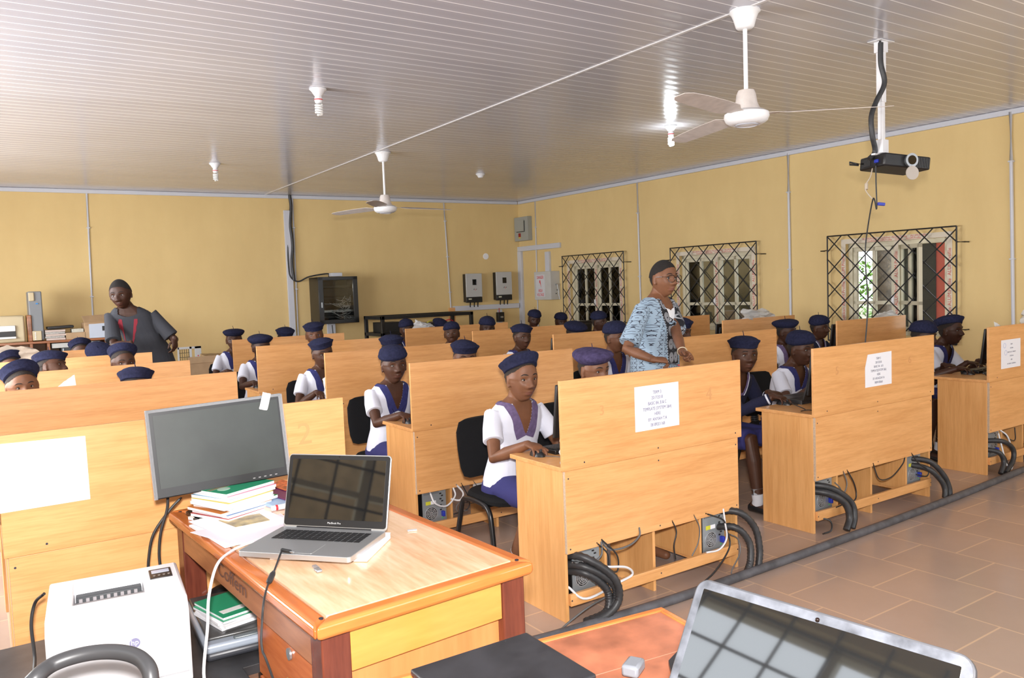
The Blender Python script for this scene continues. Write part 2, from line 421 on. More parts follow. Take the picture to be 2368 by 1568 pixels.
# ================================================================== SETTING
ZC = 3.15
def wall(name, o, d, n, L, H, openings, th, mt):
    """o origin at floor, d direction, n inward normal; boxes around the openings, ONE mesh"""
    mb = MB(); R = Matrix((d, -n, V((0,0,1)))).transposed()
    def seg(t0, t1, z0, z1):
        if t1-t0 < 1e-4 or z1-z0 < 1e-4: return
        c = o + d*((t0+t1)/2) - n*(th/2) + V((0,0,(z0+z1)/2)); mb.box(c, (t1-t0, th, z1-z0), R)
    t = 0
    for a, b, z0, z1 in sorted(openings):
        seg(t, a, 0, H); seg(a, b, 0, z0); seg(a, b, z1, H); t = b
    seg(t, L, 0, H)
    return struct(mb.build(name, mt, smooth=False, origin=(0,0,0)))
LB = (V((-1.6,12.43,0))-CORN).length
wall('wall_back', CORN, BDIR, BN, LB+.2, ZC+.1, [], .2, M_WALL)
def rt(px, py): p = onr(px, py); return (p-CORN).dot(RDIR)
WIN = []   # t0,t1,z0,z1 of the openings in the right wall
for a, b in [((1318,640),(1433,635)), ((1572,640),(1739,640)), ((1956,600),(2190,600))]:
    WIN.append((rt(*a), rt(*b), .93, 1.97))
LR = 14.0
wall('wall_right', CORN, RDIR, RN, LR, ZC+.1, WIN, .22, M_WALL)
LWIN = [(.85, 3.35, 1.0, 2.95), (4.4+.2, 7.1, 1.0, 2.3), (8.0, 10.6, 1.0, 2.3)]
wall('wall_left', V((-1.6,-1.8,0)), V((0,1,0)), V((1,0,0)), 14.4, ZC+.1, [(a+1.8, b+1.8, c, d) for a, b, c, d in LWIN], .2, M_WALL)
FWIN = [(1.2, 4.1, .9, 2.4), (5.0, 7.9, .9, 2.4)]
wall('wall_front', V((-1.6,-1.8,0)), V((1,0,0)), V((0,1,0)), 10.3, ZC+.1, [(a+1.6, b+1.6, c, d) for a, b, c, d in FWIN], .2, M_WALL)
struct(MB().bb((-2,-2.2,-.12), (8.9,12.7,0)).build('floor', M_FLOOR, smooth=False, origin=(0,0,0)))
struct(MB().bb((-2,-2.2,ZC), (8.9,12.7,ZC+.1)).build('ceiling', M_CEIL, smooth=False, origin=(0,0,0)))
# joint strip of the ceiling and the edge trims
struct(MB().bb((3.748,-1.8,ZC-.006), (3.772,12.2,ZC+.001)).build('trim_1', mat('joint_strip', (0.62,0.60,0.60), .35), smooth=False))
def along(name, o, d, n, t0, t1, z0, z1, dep, mt, off=0.0):
    R = Matrix((d, -n, V((0,0,1)))).transposed()
    return MB().box(o + d*((t0+t1)/2) + n*(off+dep/2) + V((0,0,(z0+z1)/2)), (t1-t0, dep, z1-z0), R)
struct(along('', CORN, BDIR, BN, .03, LB, ZC-.055, ZC-.001, .03, None).build('trim_2', M_TRUNK, bevel=.006))
struct(along('', CORN, RDIR, RN, .03, LR, ZC-.055, ZC-.001, .03, None).build('trim_3', M_TRUNK, bevel=.006))
M_SKIRTB = mat('skirting_tile', (0.42, 0.30, 0.22), .3)
struct(along('', CORN, BDIR, BN, .02, LB, 0, .10, .012, None).build('baseboard_back', M_SKIRTB))
struct(along('', CORN, RDIR, RN, .02, LR, 0, .10, .012, None).build('baseboard_right', M_SKIRTB))

# ---- casement windows in the right wall, each with its grille
M_TAPE = mat('white_protective_tape', (0.66, 0.58, 0.46), .6); M_TAPER = mat('red_tape_print', (0.55, 0.07, 0.05), .7)
def bar(mb, o, d, n, t0, t1, z0, z1, off, dep):
    R = Matrix((d, -n, V((0,0,1)))).transposed()
    mb.box(o + d*((t0+t1)/2) + n*(off+dep/2) + V((0,0,(z0+z1)/2)), (t1-t0, dep, z1-z0), R)
def casement(i, t0, t1, z0, z1, open_right):
    w = thing('window_%d' % i, '', '', loc=CORN + RDIR*((t0+t1)/2) + V((0,0,z0)))
    del w['label'], w['category']; w['kind'] = 'structure'
    mb = MB(); f = .05; D = -.12; tm = (t0+t1)/2
    for a, b, c, d in [(t0, t1, z1-f, z1), (t0, t1, z0, z0+f), (t0, t0+f, z0, z1), (t1-f, t1, z0, z1), (tm-f/2, tm+f/2, z0, z1)]:
        bar(mb, CORN, RDIR, RN, a, b, c, d, D, .07)
    mb.build('window_frame', M_CREAM, w, world=True, bevel=.003)
    def leaf(o, d, n, L, nm='sash'):
        mb = MB(); g = .045; zz0 = z0+f; zz1 = z1-f; zm = zz0 + (zz1-zz0)*.33
        for a, b, c, e in [(0, L, zz1-g, zz1), (0, L, zz0, zz0+g), (0, g, zz0, zz1), (L-g, L, zz0, zz1), (L/2-.018, L/2+.018, zz0, zz1), (0, L, zm-.02, zm+.02)]:
            bar(mb, o, d, n, a, b, c, e, 0, .04)
        s_ = mb.build(nm, M_CREAM, w, world=True, bevel=.003)
        gl = MB(); bar(gl, o, d, n, g, L-g, zz0+g, zz1-g, .017, .004)
        gl.build('pane', M_GLASS, s_, world=True, smooth=False)
    h = tm - f/2 - (t0+f)
    leaf(CORN + RDIR*(t0+f) + RN*(D+.01), RDIR, RN, h)
    if not open_right: leaf(CORN + RDIR*(tm+f/2) + RN*(D+.01), RDIR, RN, h)
    else:
        an = radians(-38); R = Matrix.Rotation(an, 3, 'Z'); leaf(CORN + RDIR*(tm+f/2) + RN*(D-.02), R @ RDIR, R @ RN, h*.95)
    # taped reveal with the red maker's print running along it
    tp = MB()
    for a, b, c, d in [(t0-.055, t1+.055, z1, z1+.055), (t0-.055, t0, z0, z1), (t1, t1+.055, z0, z1)]:
        bar(tp, CORN, RDIR, RN, a, b, c, d, .001, .004)
    bar(tp, CORN, RDIR, RN, tm-f/2, tm+f/2, z0, z1, D+.07, .003)
    k = tp.build('protective_tape', M_TAPE, w, world=True, smooth=False)
    B3 = Matrix((RDIR, V((0,0,1)), RN)).transposed()
    def tx(t, z, off, vert, body, size):
        R3 = B3 @ Matrix.Rotation(pi/2 if vert else 0, 3, 'Z')
        M = Matrix.Translation(CORN + RDIR*t + V((0,0,z)) + RN*off) @ R3.to_4x4()
        text('tape_print', body, size, M, M_TAPER, k, .0003)
    L = (t1-t0)
    tx(tm, z1+.040, .0056, False, 'ALUM.Profile    Godsikan ALUM.Profile    ALUM.Profile', .032)
    tx(tm, z1+.014, .0056, False, 'Godsikan ALUM.Profile    CHAZI    ALUM.Profile', .030)
    zc = (z0+z1)/2
    for t, o_ in ((t0-.028, .0056), (t1+.028, .0056), (tm, D+.0735)):
        tx(t, zc, o_, True, 'Godsikan ALUM.Profile  ALUM.Profile', .052)
    # latch
    lt = MB(); bar(lt, CORN, RDIR, RN, tm-.05, tm-.02, z0+.33*(z1-z0), z0+.33*(z1-z0)+.10, D+.06, .03); lt.build('latch', M_WHITE, w, world=True, bevel=.004)
    return w
def grille(t0, t1, z0, z1, label, step, off=.075):
    g = thing('window_grille', label, 'grille', loc=CORN + RDIR*((t0+t1)/2) + RN*off + V((0,0,z0)), group=None)
    P = lambda t, z, o=off: CORN + RDIR*t + RN*o + V((0,0,z))
    mb = MB(); r = .008
    for a, b in [((t0,z0),(t1,z0)), ((t0,z1),(t1,z1)), ((t0,z0),(t0,z1)), ((t1,z0),(t1,z1))]: mb.cyl(P(*a), P(*b), r, n=6)
    mb.build('outer_bar', M_GRILLE, g, world=True)
    W_ = t1-t0; H = z1-z0
    for sgn in (1, -1):
        k = -int(H/step)-1
        while k*step < W_+H:
            # line: z = z1 - sgn*(t - c)
            c = t0 + k*step + (.0 if sgn > 0 else step*.68)
            pts = []
            for t in (t0, t1):
                z = z1 - sgn*(t-c)
                if z0-1e-6 <= z <= z1+1e-6: pts.append((t, z))
            for z in (z0, z1):
                t = c + sgn*(z1-z)
                if t0-1e-6 <= t <= t1+1e-6: pts.append((t, z))
            pts = sorted(set((round(a,4), round(b,4)) for a, b in pts))
            if len(pts) >= 2 and (abs(pts[0][0]-pts[-1][0]) > .03):
                MB().cyl(P(*pts[0], off+.006*sgn), P(*pts[-1], off+.006*sgn), .0065, n=6).build('diagonal_bar', M_GRILLE, g, world=True)
            k += 1
    for t, s_ in ((t0, -1), (t1, 1)):
        for z in (z1-.16, z0+.16):
            MB().tube([P(t, z), P(t+s_*.085, z-.005), P(t+s_*.085, z-.005, -.005)], .007, n=6).build('fixing_prong', M_GRILLE, g, world=True)
    return g
GR = [((1301,640),(1443,640), 2.10), ((1551,640),(1750,640), 2.085), ((1914,640),(2212,640), 2.07)]
GL = ['black diamond-pattern window grille nearest the far corner, beside the danger box',
      'black diamond-pattern window grille behind the standing man with glasses',
      'largest black diamond-pattern window grille, at the right with a view of trees outside']
for i, (a, b, zt) in enumerate(GR):
    casement(i+1, *WIN[i], open_right=(i == 2))
    p0 = onr(*a, .075); p1 = onr(*b, .075)
    grille((p0-CORN).dot(RDIR), (p1-CORN).dot(RDIR), .86, zt, GL[i], .262)

# ---- windows of the near and left walls (seen in the laptop screens)
def plainwin(i, o, d, n, t0, t1, z0, z1, nm=3):
    w = thing('window_%d' % i, '', '', loc=o + d*((t0+t1)/2) + V((0,0,z0))); del w['label'], w['category']; w['kind'] = 'structure'
    mb = MB(); f = .055
    for a, b, c, e in [(t0, t1, z1-f, z1), (t0, t1, z0, z0+f), (t0, t0+f, z0, z1), (t1-f, t1, z0, z1)] + [(t0+(t1-t0)*k/nm-f/2, t0+(t1-t0)*k/nm+f/2, z0, z1) for k in range(1, nm)]:
        bar(mb, o, d, n, a, b, c, e, -.12, .07)
    bar(mb, o, d, n, t0, t1, z0+(z1-z0)*.35-.02, z0+(z1-z0)*.35+.02, -.11, .05)
    mb.build('window_frame', M_CREAM, w, world=True, bevel=.003)
    g = MB(); k = t0+.1
    while k < t1:
        a_ = o + d*k + n*.03; g.cyl(a_+V((0,0,z0-.04)), a_+V((0,0,z1+.04)), .009, n=6); k += .24
    z = z0+.05
    while z < z1: g.cyl(o+d*(t0-.05)+n*.04+V((0,0,z)), o+d*(t1+.05)+n*.04+V((0,0,z)), .009, n=6); z += .26
    g.build('security_bars', mat('dark_blue_bars', (0.012,0.03,0.06), .4), w, world=True)
for k, (a, b, c, d) in enumerate(LWIN): plainwin(4+k, V((-1.6,-1.8,0)), V((0,1,0)), V((1,0,0)), a+1.8, b+1.8, c, d)
for k, (a, b, c, d) in enumerate(FWIN): plainwin(7+k, V((-1.6,-1.8,0)), V((1,0,0)), V((0,1,0)), a+1.6, b+1.6, c, d)
struct(MB().bb((-3.4,-2.5,0), (-3.2,4.2,3.0)).build('wall_outside_left', M_WALLOUT, smooth=False))

# ---- outside the right wall
M_GROUND = mat('outside_ground', (0.30,0.26,0.20), .9, noise=.2, nscale=3)
struct(MB().bb((8.9,-4,-.12), (40,40,-.02)).build('ground_outside', M_GROUND, smooth=False))
struct(MB().bb((10.6,7.1,0), (10.8,22,3.2)).build('wall_outside_right', mat('olive_outside_wall', (0.115,0.10,0.055), .85, noise=.15, nscale=2), smooth=False))
struct(MB().bb((8.9,6.2,2.55), (10.1,22,2.65)).build('shade_slab', mat('shade_slab_grey', (0.25,0.24,0.22), .8), smooth=False))  # unseen overhead slab, its width set to dim the outside wall and cartons
p1 = onr(2163, 640); p2 = onr(2190, 640); p0 = onr(2122, 640)
def outy(p, x): return p.y*x/p.x
struct(MB().bb((9.62, outy(p2,9.62)-.35, 0), (9.8, outy(p1,9.62), 3.0)).build('wall_maroon', mat('maroon_paint', (0.26,0.055,0.05), .6), smooth=False))
struct(MB().bb((9.60, outy(p1,9.6), 0), (9.8, outy(p0,9.6)+.02, 3.0)).build('wall_black', mat('black_paint_wall', (0.018,0.02,0.022), .8, bump=.4, bscale=40), smooth=False))
def trunk(loc, h, r, label):
    mb = MB(); pts = [V(loc)+V((.06*sin(k*1.3), .05*cos(k), h*k/6)) for k in range(7)]
    mb.tube(pts, [r*(1-.07*k) for k in range(7)], n=12)
    return tag(mb.build('tree_trunk', mat('grey_bark', (0.14,0.12,0.105), .9, bump=1, bscale=18, noise=.3, nscale=9)), label, 'tree')
q = onr(2042, 640); trunk((11.2, outy(q, 11.2), -.02), 4.2, .17, 'grey tree trunk standing outside the right-hand window')
M_LEAF = mat('bright_green_leaves', (0.16,0.34,0.05), .7, noise=.4, nscale=5)  # bright green leaf colour, tone varied at random
def shrub(loc, r, h, n, label, seed):
    rd = random.Random(seed); mb = MB()
    for k in range(n):
        a = rd.uniform(0, 2*pi); u = rd.random()**.5; z = rd.random()
        c = V(loc) + V((cos(a)*u*r, sin(a)*u*r, z*h + .05)); d = V((rd.gauss(0,1), rd.gauss(0,1), rd.gauss(0,.6))).normalized(); s_, t_, _ = frame(d); L = rd.uniform(.06,.13)
        mb.add([c, c+d*L*.5+s_*L*.28, c+d*L, c+d*L*.5-s_*L*.28], [(0,1,2,3)])
    sh = thing('garden_shrub', label, 'shrub', loc=loc)
    mb.build('foliage', M_LEAF, sh, world=True, smooth=False)
    st = MB()
    for k in range(5): a = k*1.3; st.tube([V(loc), V(loc)+V((cos(a)*r*.4, sin(a)*r*.4, h*.8))], [.02,.008], n=5)
    st.build('stem', mat('brown_stem', (0.1,0.07,0.04), .9), sh, world=True)
q = onr(2000, 700); shrub((12.6, outy(q,12.6), 0), .8, 1.75, 1500, 'bright green shrub outside the right-hand window, left of the tree trunk', 3)
q = onr(2060, 700); shrub((14.9, outy(q,14.9)-.1, 0), .9, 1.9, 1500, 'bright green shrub outside the right-hand window, behind the tree trunk', 4)

# ---- conduits, trunking and boxes on the walls
def conduit(pa, pb, wallf, label, r=.011, mt=None, zend=None):
    a = wallf(*pa, r+.002); b = wallf(*pb, r+.002)
    a.z = min(a.z, ZC-.03)
    if zend is not None: b = V((b.x, b.y, zend))
    n = 7; pts = [a.lerp(b, k/(n-1)) + V((0,0,0)) for k in range(n)]
    c = thing('cable_conduit', label, 'conduit', loc=(b.x, b.y, b.z))
    MB().tube(pts, r, n=8).build('pipe', mt or M_TRUNK, c, world=True)
    for k in (1, 3, 5): MB().box(pts[k], (.045, .045, .014)).build('clip', M_TRUNK, c, world=True, bevel=.003)
conduit((200,447), (212,745), onb, 'thin grey conduit on the back wall at the left, above the stored equipment', zend=.3)
conduit((1026,470), (1043,715), onb, 'thin grey conduit on the back wall left of the two inverters', zend=1.27)
conduit((676,456), (688,765), onb, 'thin grey conduit beside the black hose left of the network cabinet', zend=.3)
conduit((1237,462), (1242,700), onr, 'thin grey conduit on the right wall running down behind the danger box', zend=.3)
conduit((1473,417), (1480,620), onr, 'thin grey conduit on the right wall between the first two grilles', r=.013, zend=.3)
conduit((1822,350), (1829,725), onr, 'grey conduit on the right wall between the middle and the largest grille', r=.015, zend=.3)
conduit((2337,252), (2346,745), onr, 'grey conduit on the right wall nearest the camera, at the right edge', r=.017, zend=.3)
def trunkbox(name, pa, pb, wallf, n, d, label, wd, dep=.045, vert=False, zend=None):
    a = wallf(*pa); b = wallf(*pb)
    if zend is not None: b.z = zend
    ta = (a-CORN).dot(d); tb = (b-CORN).dot(d); mb = MB()
    if vert: t = ta; bar(mb, CORN, d, n, t-wd/2, t+wd/2, min(a.z,b.z), max(a.z,b.z), .001, dep)
    else: bar(mb, CORN, d, n, min(ta,tb), max(ta,tb), a.z-wd/2, a.z+wd/2, .001, dep)
    return tag(mb.build(name, M_TRUNK, bevel=.004), label, 'trunking')
trunkbox('cable_trunking', (661,487), (663,757), onb, BN, BDIR, 'wide grey vertical trunking on the back wall left of the network cabinet', .09, vert=True, zend=.2)
trunkbox('cable_trunking', (1046,714), (1198,707), onb, BN, BDIR, 'long horizontal grey trunking below the two inverters', .085)
trunkbox('cable_trunking', (1154,716), (1156,745), onb, BN, BDIR, 'short vertical grey trunking dropping from below the inverters', .085, vert=True, zend=.2, dep=.04)
trunkbox('cable_trunking', (764,745), (764,780), onb, BN, BDIR, 'short grey trunking dropping below the network cabinet', .13, vert=True, zend=.2)
trunkbox('cable_trunking', (1198,577), (1298,570), onr, RN, RDIR, 'horizontal grey trunking below the grey breaker cabinet', .085)
trunkbox('cable_trunking', (1205,582), (1208,740), onr, RN, RDIR, 'tall vertical grey trunking in the corner of the two walls', .11, vert=True, zend=.1, dep=.05)
trunkbox('cable_trunking', (1269,582), (1270,628), onr, RN, RDIR, 'short vertical grey trunking above the danger box', .11, vert=True, zend=1.86, dep=.05)
def frm(o, d, n):  # local frame matrix: x along d, y = up, z = n
    return Matrix.Translation(o) @ Matrix((d, V((0,0,1)), n)).transposed().to_4x4()
# black hose down the wall
a = onb(670,452,.03); b = onb(677,648,.03)
pts = [V((a.x,a.y,ZC)), a.lerp(b,.02)] + [a.lerp(b,k/8)+V((.012*sin(k*1.7),-.004*k,0)) for k in range(1,9)]
tag(MB().tube(bez(pts,4), .024, n=10).build('cable_hose', M_RUBBER), 'thick black hose hanging down the back wall from the ceiling', 'hose')
pts = [b+V((-.05,0,.6)), b+V((-.06,-.02,.25)), onb(672,640,.05), onb(690,651,.06), onb(715,640,.10), onb(757,633,.15), onb(761,640,.2)]
tag(MB().tube(bez(pts,6), .011, n=8).build('cable', M_CABLE), 'black cable looping from the wall hose to the network cabinet', 'cable')
# grey breaker cabinet
pe = onr(1231,540); te = (pe-CORN).dot(RDIR); z0 = 2.435; z1 = 2.855
c = thing('breaker_cabinet', 'grey metal breaker cabinet high on the wall in the corner', 'electrical box', loc=CORN+RDIR*(te-.22)+V((0,0,z0)))
mb = MB(); bar(mb, CORN, RDIR, RN, te-.40, te, z0, z1, 0, .10); mb.build('body', M_GREYBOX, c, world=True, bevel=.004)
mb = MB(); bar(mb, CORN, RDIR, RN, te-.36, te-.10, z0+.17, z1-.05, .10, .006); dd = mb.build('door', M_GREYBOX, c, world=True, bevel=.002)
mb = MB(); bar(mb, CORN, RDIR, RN, te-.10, te-.088, z0+.17, z1-.07, .10, .010); bar(mb, CORN, RDIR, RN, te-.33, te-.088, z0+.155, z0+.165, .10, .010); mb.build('door_seam', M_BLACK, c, world=True)
mb = MB(); bar(mb, CORN, RDIR, RN, te-.28, te-.21, z0+.07, z0+.135, .10, .003); lb = mb.build('warning_label', mat('red_label', (0.25,0.01,0.01), .5), c, world=True, label='small red warning label')
mb = MB(); bar(mb, CORN, RDIR, RN, te-.275, te-.215, z0+.045, z0+.07, .10, .003); mb.build('warning_label', mat('yellow_label', (0.55,0.42,0.08), .5), c, world=True, label='small yellow warning label')
# danger box
pe = onr(1296,690); te = (pe-CORN).dot(RDIR); z0 = 1.385; z1 = 1.865
c = thing('switch_box', 'pale metal box with red danger high voltage lettering', 'electrical box', loc=CORN+RDIR*(te-.23)+V((0,0,z0)))
mb = MB(); bar(mb, CORN, RDIR, RN, te-.46, te, z0, z1, 0, .20); mb.build('body', mat('off_white_enamel', (0.52,0.51,0.48), .4, noise=.06, nscale=5), c, world=True, bevel=.004)
mb = MB(); bar(mb, CORN, RDIR, RN, te-.41, te-.16, z0+.05, z1-.05, .20, .002); sg = mb.build('warning_sign', mat('sign_ground', (0.60,0.60,0.62), .4), c, world=True)
B = frm(CORN+RDIR*(te-.285)+RN*.2025, RDIR, RN)
for body, z, sz in (('DANGER', z1-.10, .075), ('HIGH', z0+.155, .075), ('VOLTAGE', z0+.085, .070)):
    text('lettering', body, sz, B @ Matrix.Translation((0, z, 0)), M_RED, sg, .001, sx=.62)
bolt = [(-.02,.06),(.0,.07),(.012,.0),(.028,-.062),(-.004,.005),(-.026,.03)]
MB().prism([(x, y+(z0+z1)/2+.03) for x, y in bolt], CORN+RDIR*(te-.285)+RN*.2022, RDIR, V((0,0,1)), RN*.001).build('lightning_bolt', M_RED, sg, world=True, smooth=False)
nn = RDIR
hp = CORN+RDIR*(te+.004)+RN*.085+V((0,0,z0+.25))
mb = MB().cyl(hp, hp+nn*.03, .016); mb.cyl(hp+nn*.03, hp+nn*.045+RN*(-.03)+V((0,0,-.25)), .007); mb.build('lever_handle', M_SILVER, c, world=True)
mb = MB()
for dz in (.1,.16): mb.cyl(CORN+RDIR*te+RN*(.13-dz*.4)+V((0,0,z0+dz)), CORN+RDIR*(te+.008)+RN*(.13-dz*.4)+V((0,0,z0+dz)), .009)
mb.build('screw', M_BLACK, c, world=True)
# two inverters
for k, (pl, pr, pt, pb, lab) in enumerate([((1077,633),(1114,632),633,700,'grey and black wall inverter, the left one of the pair, farther from the corner'), ((1147,630),(1183,629),629,696,'grey and black wall inverter, the right one of the pair, beside the corner')]):
    A = onb(pl[0], pt, .14); Bq = onb(pr[0], pt, .14); z1 = A.z; z0 = z1-.50
    ta = (Bq-CORN).dot(BDIR); tb = (A-CORN).dot(BDIR)
    c = thing('inverter', lab, 'inverter', loc=CORN+BDIR*((ta+tb)/2)+V((0,0,z0)), group='wall inverters')
    mb = MB(); bar(mb, CORN, BDIR, BN, ta+.01, tb-.01, z0+.01, z1-.005, 0, .115); mb.build('housing', M_BLACK, c, world=True, bevel=.006)
    mb = MB(); bar(mb, CORN, BDIR, BN, ta, tb, z0+.095, z1, .115, .025); mb.build('front_cover', mat('pale_grey_cover', (0.46,0.46,0.45), .25), c, world=True, bevel=.006)
    mb = MB(); bar(mb, CORN, BDIR, BN, ta, tb, z0, z0+.092, .085, .05); mb.build('lower_cover', M_BLACK, c, world=True, bevel=.008)
    mb = MB(); m_ = (ta+tb)/2; bar(mb, CORN, BDIR, BN, m_-.045, m_+.035, z1-.20, z1-.10, .14, .004); mb.build('display', M_SCREEN, c, world=True, bevel=.004)
    mb = MB(); bar(mb, CORN, BDIR, BN, tb-.10, tb-.04, z0+.05, z0+.072, .135, .002); mb.build('rating_label', mat('pale_label', (0.6,0.6,0.45), .5), c, world=True)
    Bm = frm(CORN+BDIR*(m_-.02)+BN*.1405+V((0,0,z1-.27)), -BDIR, BN)
    text('lettering', 'pl  sr', .036, Bm, M_BLACK, c, .0008); text('lettering', 'y', .044, Bm @ Matrix.Translation((.002,-.006,0)), M_RED, c, .0008)
    for q_ in (.05,.12,.2): MB().tube([CORN+BDIR*(ta+q_)+BN*.06+V((0,0,z0+.02)), CORN+BDIR*(ta+q_)+BN*.04+V((0,0,z0-.08))], .012, n=8).build('cable_tail', M_CABLE, c, world=True)
# small breaker below
A = onb(1157,733,.05); c = thing('circuit_breaker', 'small black circuit breaker on the wall below the right inverter', 'breaker', loc=A)
MB().box(A, (.12,.09,.17)).build('body', M_BLACK, c, world=True, bevel=.006); MB().box(A+BN*.055, (.05,.03,.03)).build('toggle', M_SILVER, c, world=True, bevel=.003)
MB().tube([A+V((-.02,0,.08)), A+V((-.02,0,.16))], .006).build('wire', M_RED, c, world=True)
# round white plate
A = onb(1123,593,.0); o = MB().cyl(A, A+BN*.012, .055, n=28).build('blank_plate', M_WHITE, bevel=.003); tag(o, 'small round white blanking plate above the two inverters', 'wall plate')
# network cabinet
A = onb(735,641,.45); Bq = onb(826,641,.45)
tl = (A-CORN).dot(BDIR); tr_ = (Bq-CORN).dot(BDIR); z1 = A.z; z0 = onb(780,748,.45).z
c = thing('network_cabinet', 'black wall-mounted network cabinet with glass door and white patch cables', 'network cabinet', loc=CORN+BDIR*((tl+tr_)/2)+V((0,0,z0)))
mb = MB(); g = .02
for a_ in [(tr_, tl, z1-g, z1, 0, .43), (tr_, tl, z0, z0+g, 0, .43), (tr_, tr_+g, z0, z1, 0, .43), (tl-g, tl, z0, z1, 0, .43), (tr_, tl, z0, z1, 0, .01)]: bar(mb, CORN, BDIR, BN, *a_)
mb.build('body', M_BLACKM, c, world=True, bevel=.003)
mb = MB(); fw = .075
for a_ in [(tr_, tl, z1-.05, z1, .43, .02), (tr_, tl, z0, z0+.06, .43, .02), (tr_, tr_+fw, z0, z1, .43, .02), (tl-fw, tl, z0, z1, .43, .02)]: bar(mb, CORN, BDIR, BN, *a_)
d_ = mb.build('door', M_BLACKM, c, world=True, bevel=.003)
mb = MB(); bar(mb, CORN, BDIR, BN, tr_+fw, tl-fw, z0+.06, z1-.05, .438, .004); mb.build('pane', M_GLASS, d_, world=True, smooth=False)
mb = MB(); bar(mb, CORN, BDIR, BN, tl-.05, tl-.03, z0+.25, z0+.33, .45, .012); mb.build('lock', M_SILVER, d_, world=True)
rd = random.Random(5)
for k, zz in enumerate((z0+.08, z0+.17, z0+.27, z0+.37, z1-.17)):
    mb = MB(); bar(mb, CORN, BDIR, BN, tr_+.05, tl-.05, zz, zz+.04, .05, .30); mb.build('switch_unit', M_BLACK if k != 1 else M_SILVER, c, world=True, bevel=.003)
mb = MB()
for k in range(34):
    t = tr_+fw+.02+rd.random()*(tl-tr_-2*fw-.04); z = z0+.09+rd.choice((0,.09,.2,.28))+rd.random()*.03
    t2 = tr_+fw+.03+rd.random()*.12; zz = z+rd.uniform(-.07,.07)
    P = lambda t_, z_, o_: CORN+BDIR*t_+BN*o_+V((0,0,z_))
    mb.tube(bez([P(t,z,.35), P(t,z-.01,.40), P((t+t2)/2, min(z,zz)-.03*rd.random(), .42), P(t2, zz, .40)], 4), .0032, n=5)
mb.build('patch_cables', M_CABLEW, c, world=True)
A = CORN+BDIR*((tl+tr_)/2-.02)+BN*.3+V((0,0,z1+.035)); o = MB().box(A, (.17,.13,.055), Matrix((BDIR,-BN,V((0,0,1)))).transposed()).build('junction_box', M_TRUNK, bevel=.005); tag(o, 'small grey box lying on top of the network cabinet', 'box')
A = onb(768,752,.2); tag(MB().tube(bez([A, A+V((.01,0,-.15)), A+V((.04,.05,-.35)), A+V((.05,.1,-.9))],5), .007).build('cable', M_CABLE), 'black cable hanging below the network cabinet', 'cable')

# ---- ceiling: fans, bulbs, projector
def fan(px, py, ang, label, drop=.62):
    a = atz(px, py, ZC); c = thing('ceiling_fan', label, 'ceiling fan', loc=(a.x, a.y, ZC-drop-.1), group=None); T = Matrix.Translation((a.x, a.y, 0))
    MB().lathe([(.085,ZC-.001),(.088,ZC-.012),(.078,ZC-.02),(.065,ZC-.05),(.052,ZC-.095),(.042,ZC-.105),(.02,ZC-.107)], 28, T).build('canopy', M_FANW, c, world=True)
    MB().cyl((a.x,a.y,ZC-.10), (a.x,a.y,ZC-drop+.12), .0125).build('down_rod', M_FANW, c, world=True)
    zb = ZC-drop
    MB().lathe([(.02,zb+.135),(.045,zb+.132),(.055,zb+.11),(.062,zb+.06),(.075,zb+.03),(.08,zb+.015),(.05,zb+.01)], 28, T).build('lower_canopy', M_FANB, c, world=True)
    m = MB().lathe([(.03,zb+.02),(.10,zb+.015),(.125,zb),(.128,zb-.02),(.118,zb-.045),(.09,zb-.062),(.075,zb-.064),(.07,zb-.058),(.055,zb-.066),(.02,zb-.07)], 36, T).build('motor_housing', M_FANW, c, world=True)
    MB().lathe([(.062,zb-.060),(.066,zb-.068),(.058,zb-.070),(.05,zb-.062)], 28, T).build('trim_ring', M_TRUNK, m, world=True)
    for k in range(3):
        th = ang + k*2*pi/3; d = V((cos(th), sin(th), 0)); s_ = V((-sin(th), cos(th), 0)); o = V((a.x, a.y, zb-.005))
        rs = []
        for r_, w_, tw, dz in [(.10,.035,0,.0),(.17,.045,.1,.0),(.22,.065,.22,.0),(.40,.066,.22,-.003),(.62,.062,.2,-.008),(.74,.055,.18,-.012),(.79,.03,.16,-.012)]:
            c_ = o + d*r_ + V((0,0,dz)); u_ = s_*cos(tw)+V((0,0,sin(tw))); n_ = V((0,0,1))
            rs.append([c_-u_*w_-n_*.0012, c_+u_*w_-n_*.0012, c_+u_*w_+n_*.0015, c_-u_*w_+n_*.0015])
        MB().rings(rs).build('blade', M_FANB, c, world=True, smooth=False)
    return c
fan(1722, 24, radians(-44.5), 'white ceiling fan nearest the camera, hanging in front of the projector', .585)
fan(885, 352, radians(-6), 'white ceiling fan farther back, hanging before the back wall', .60)
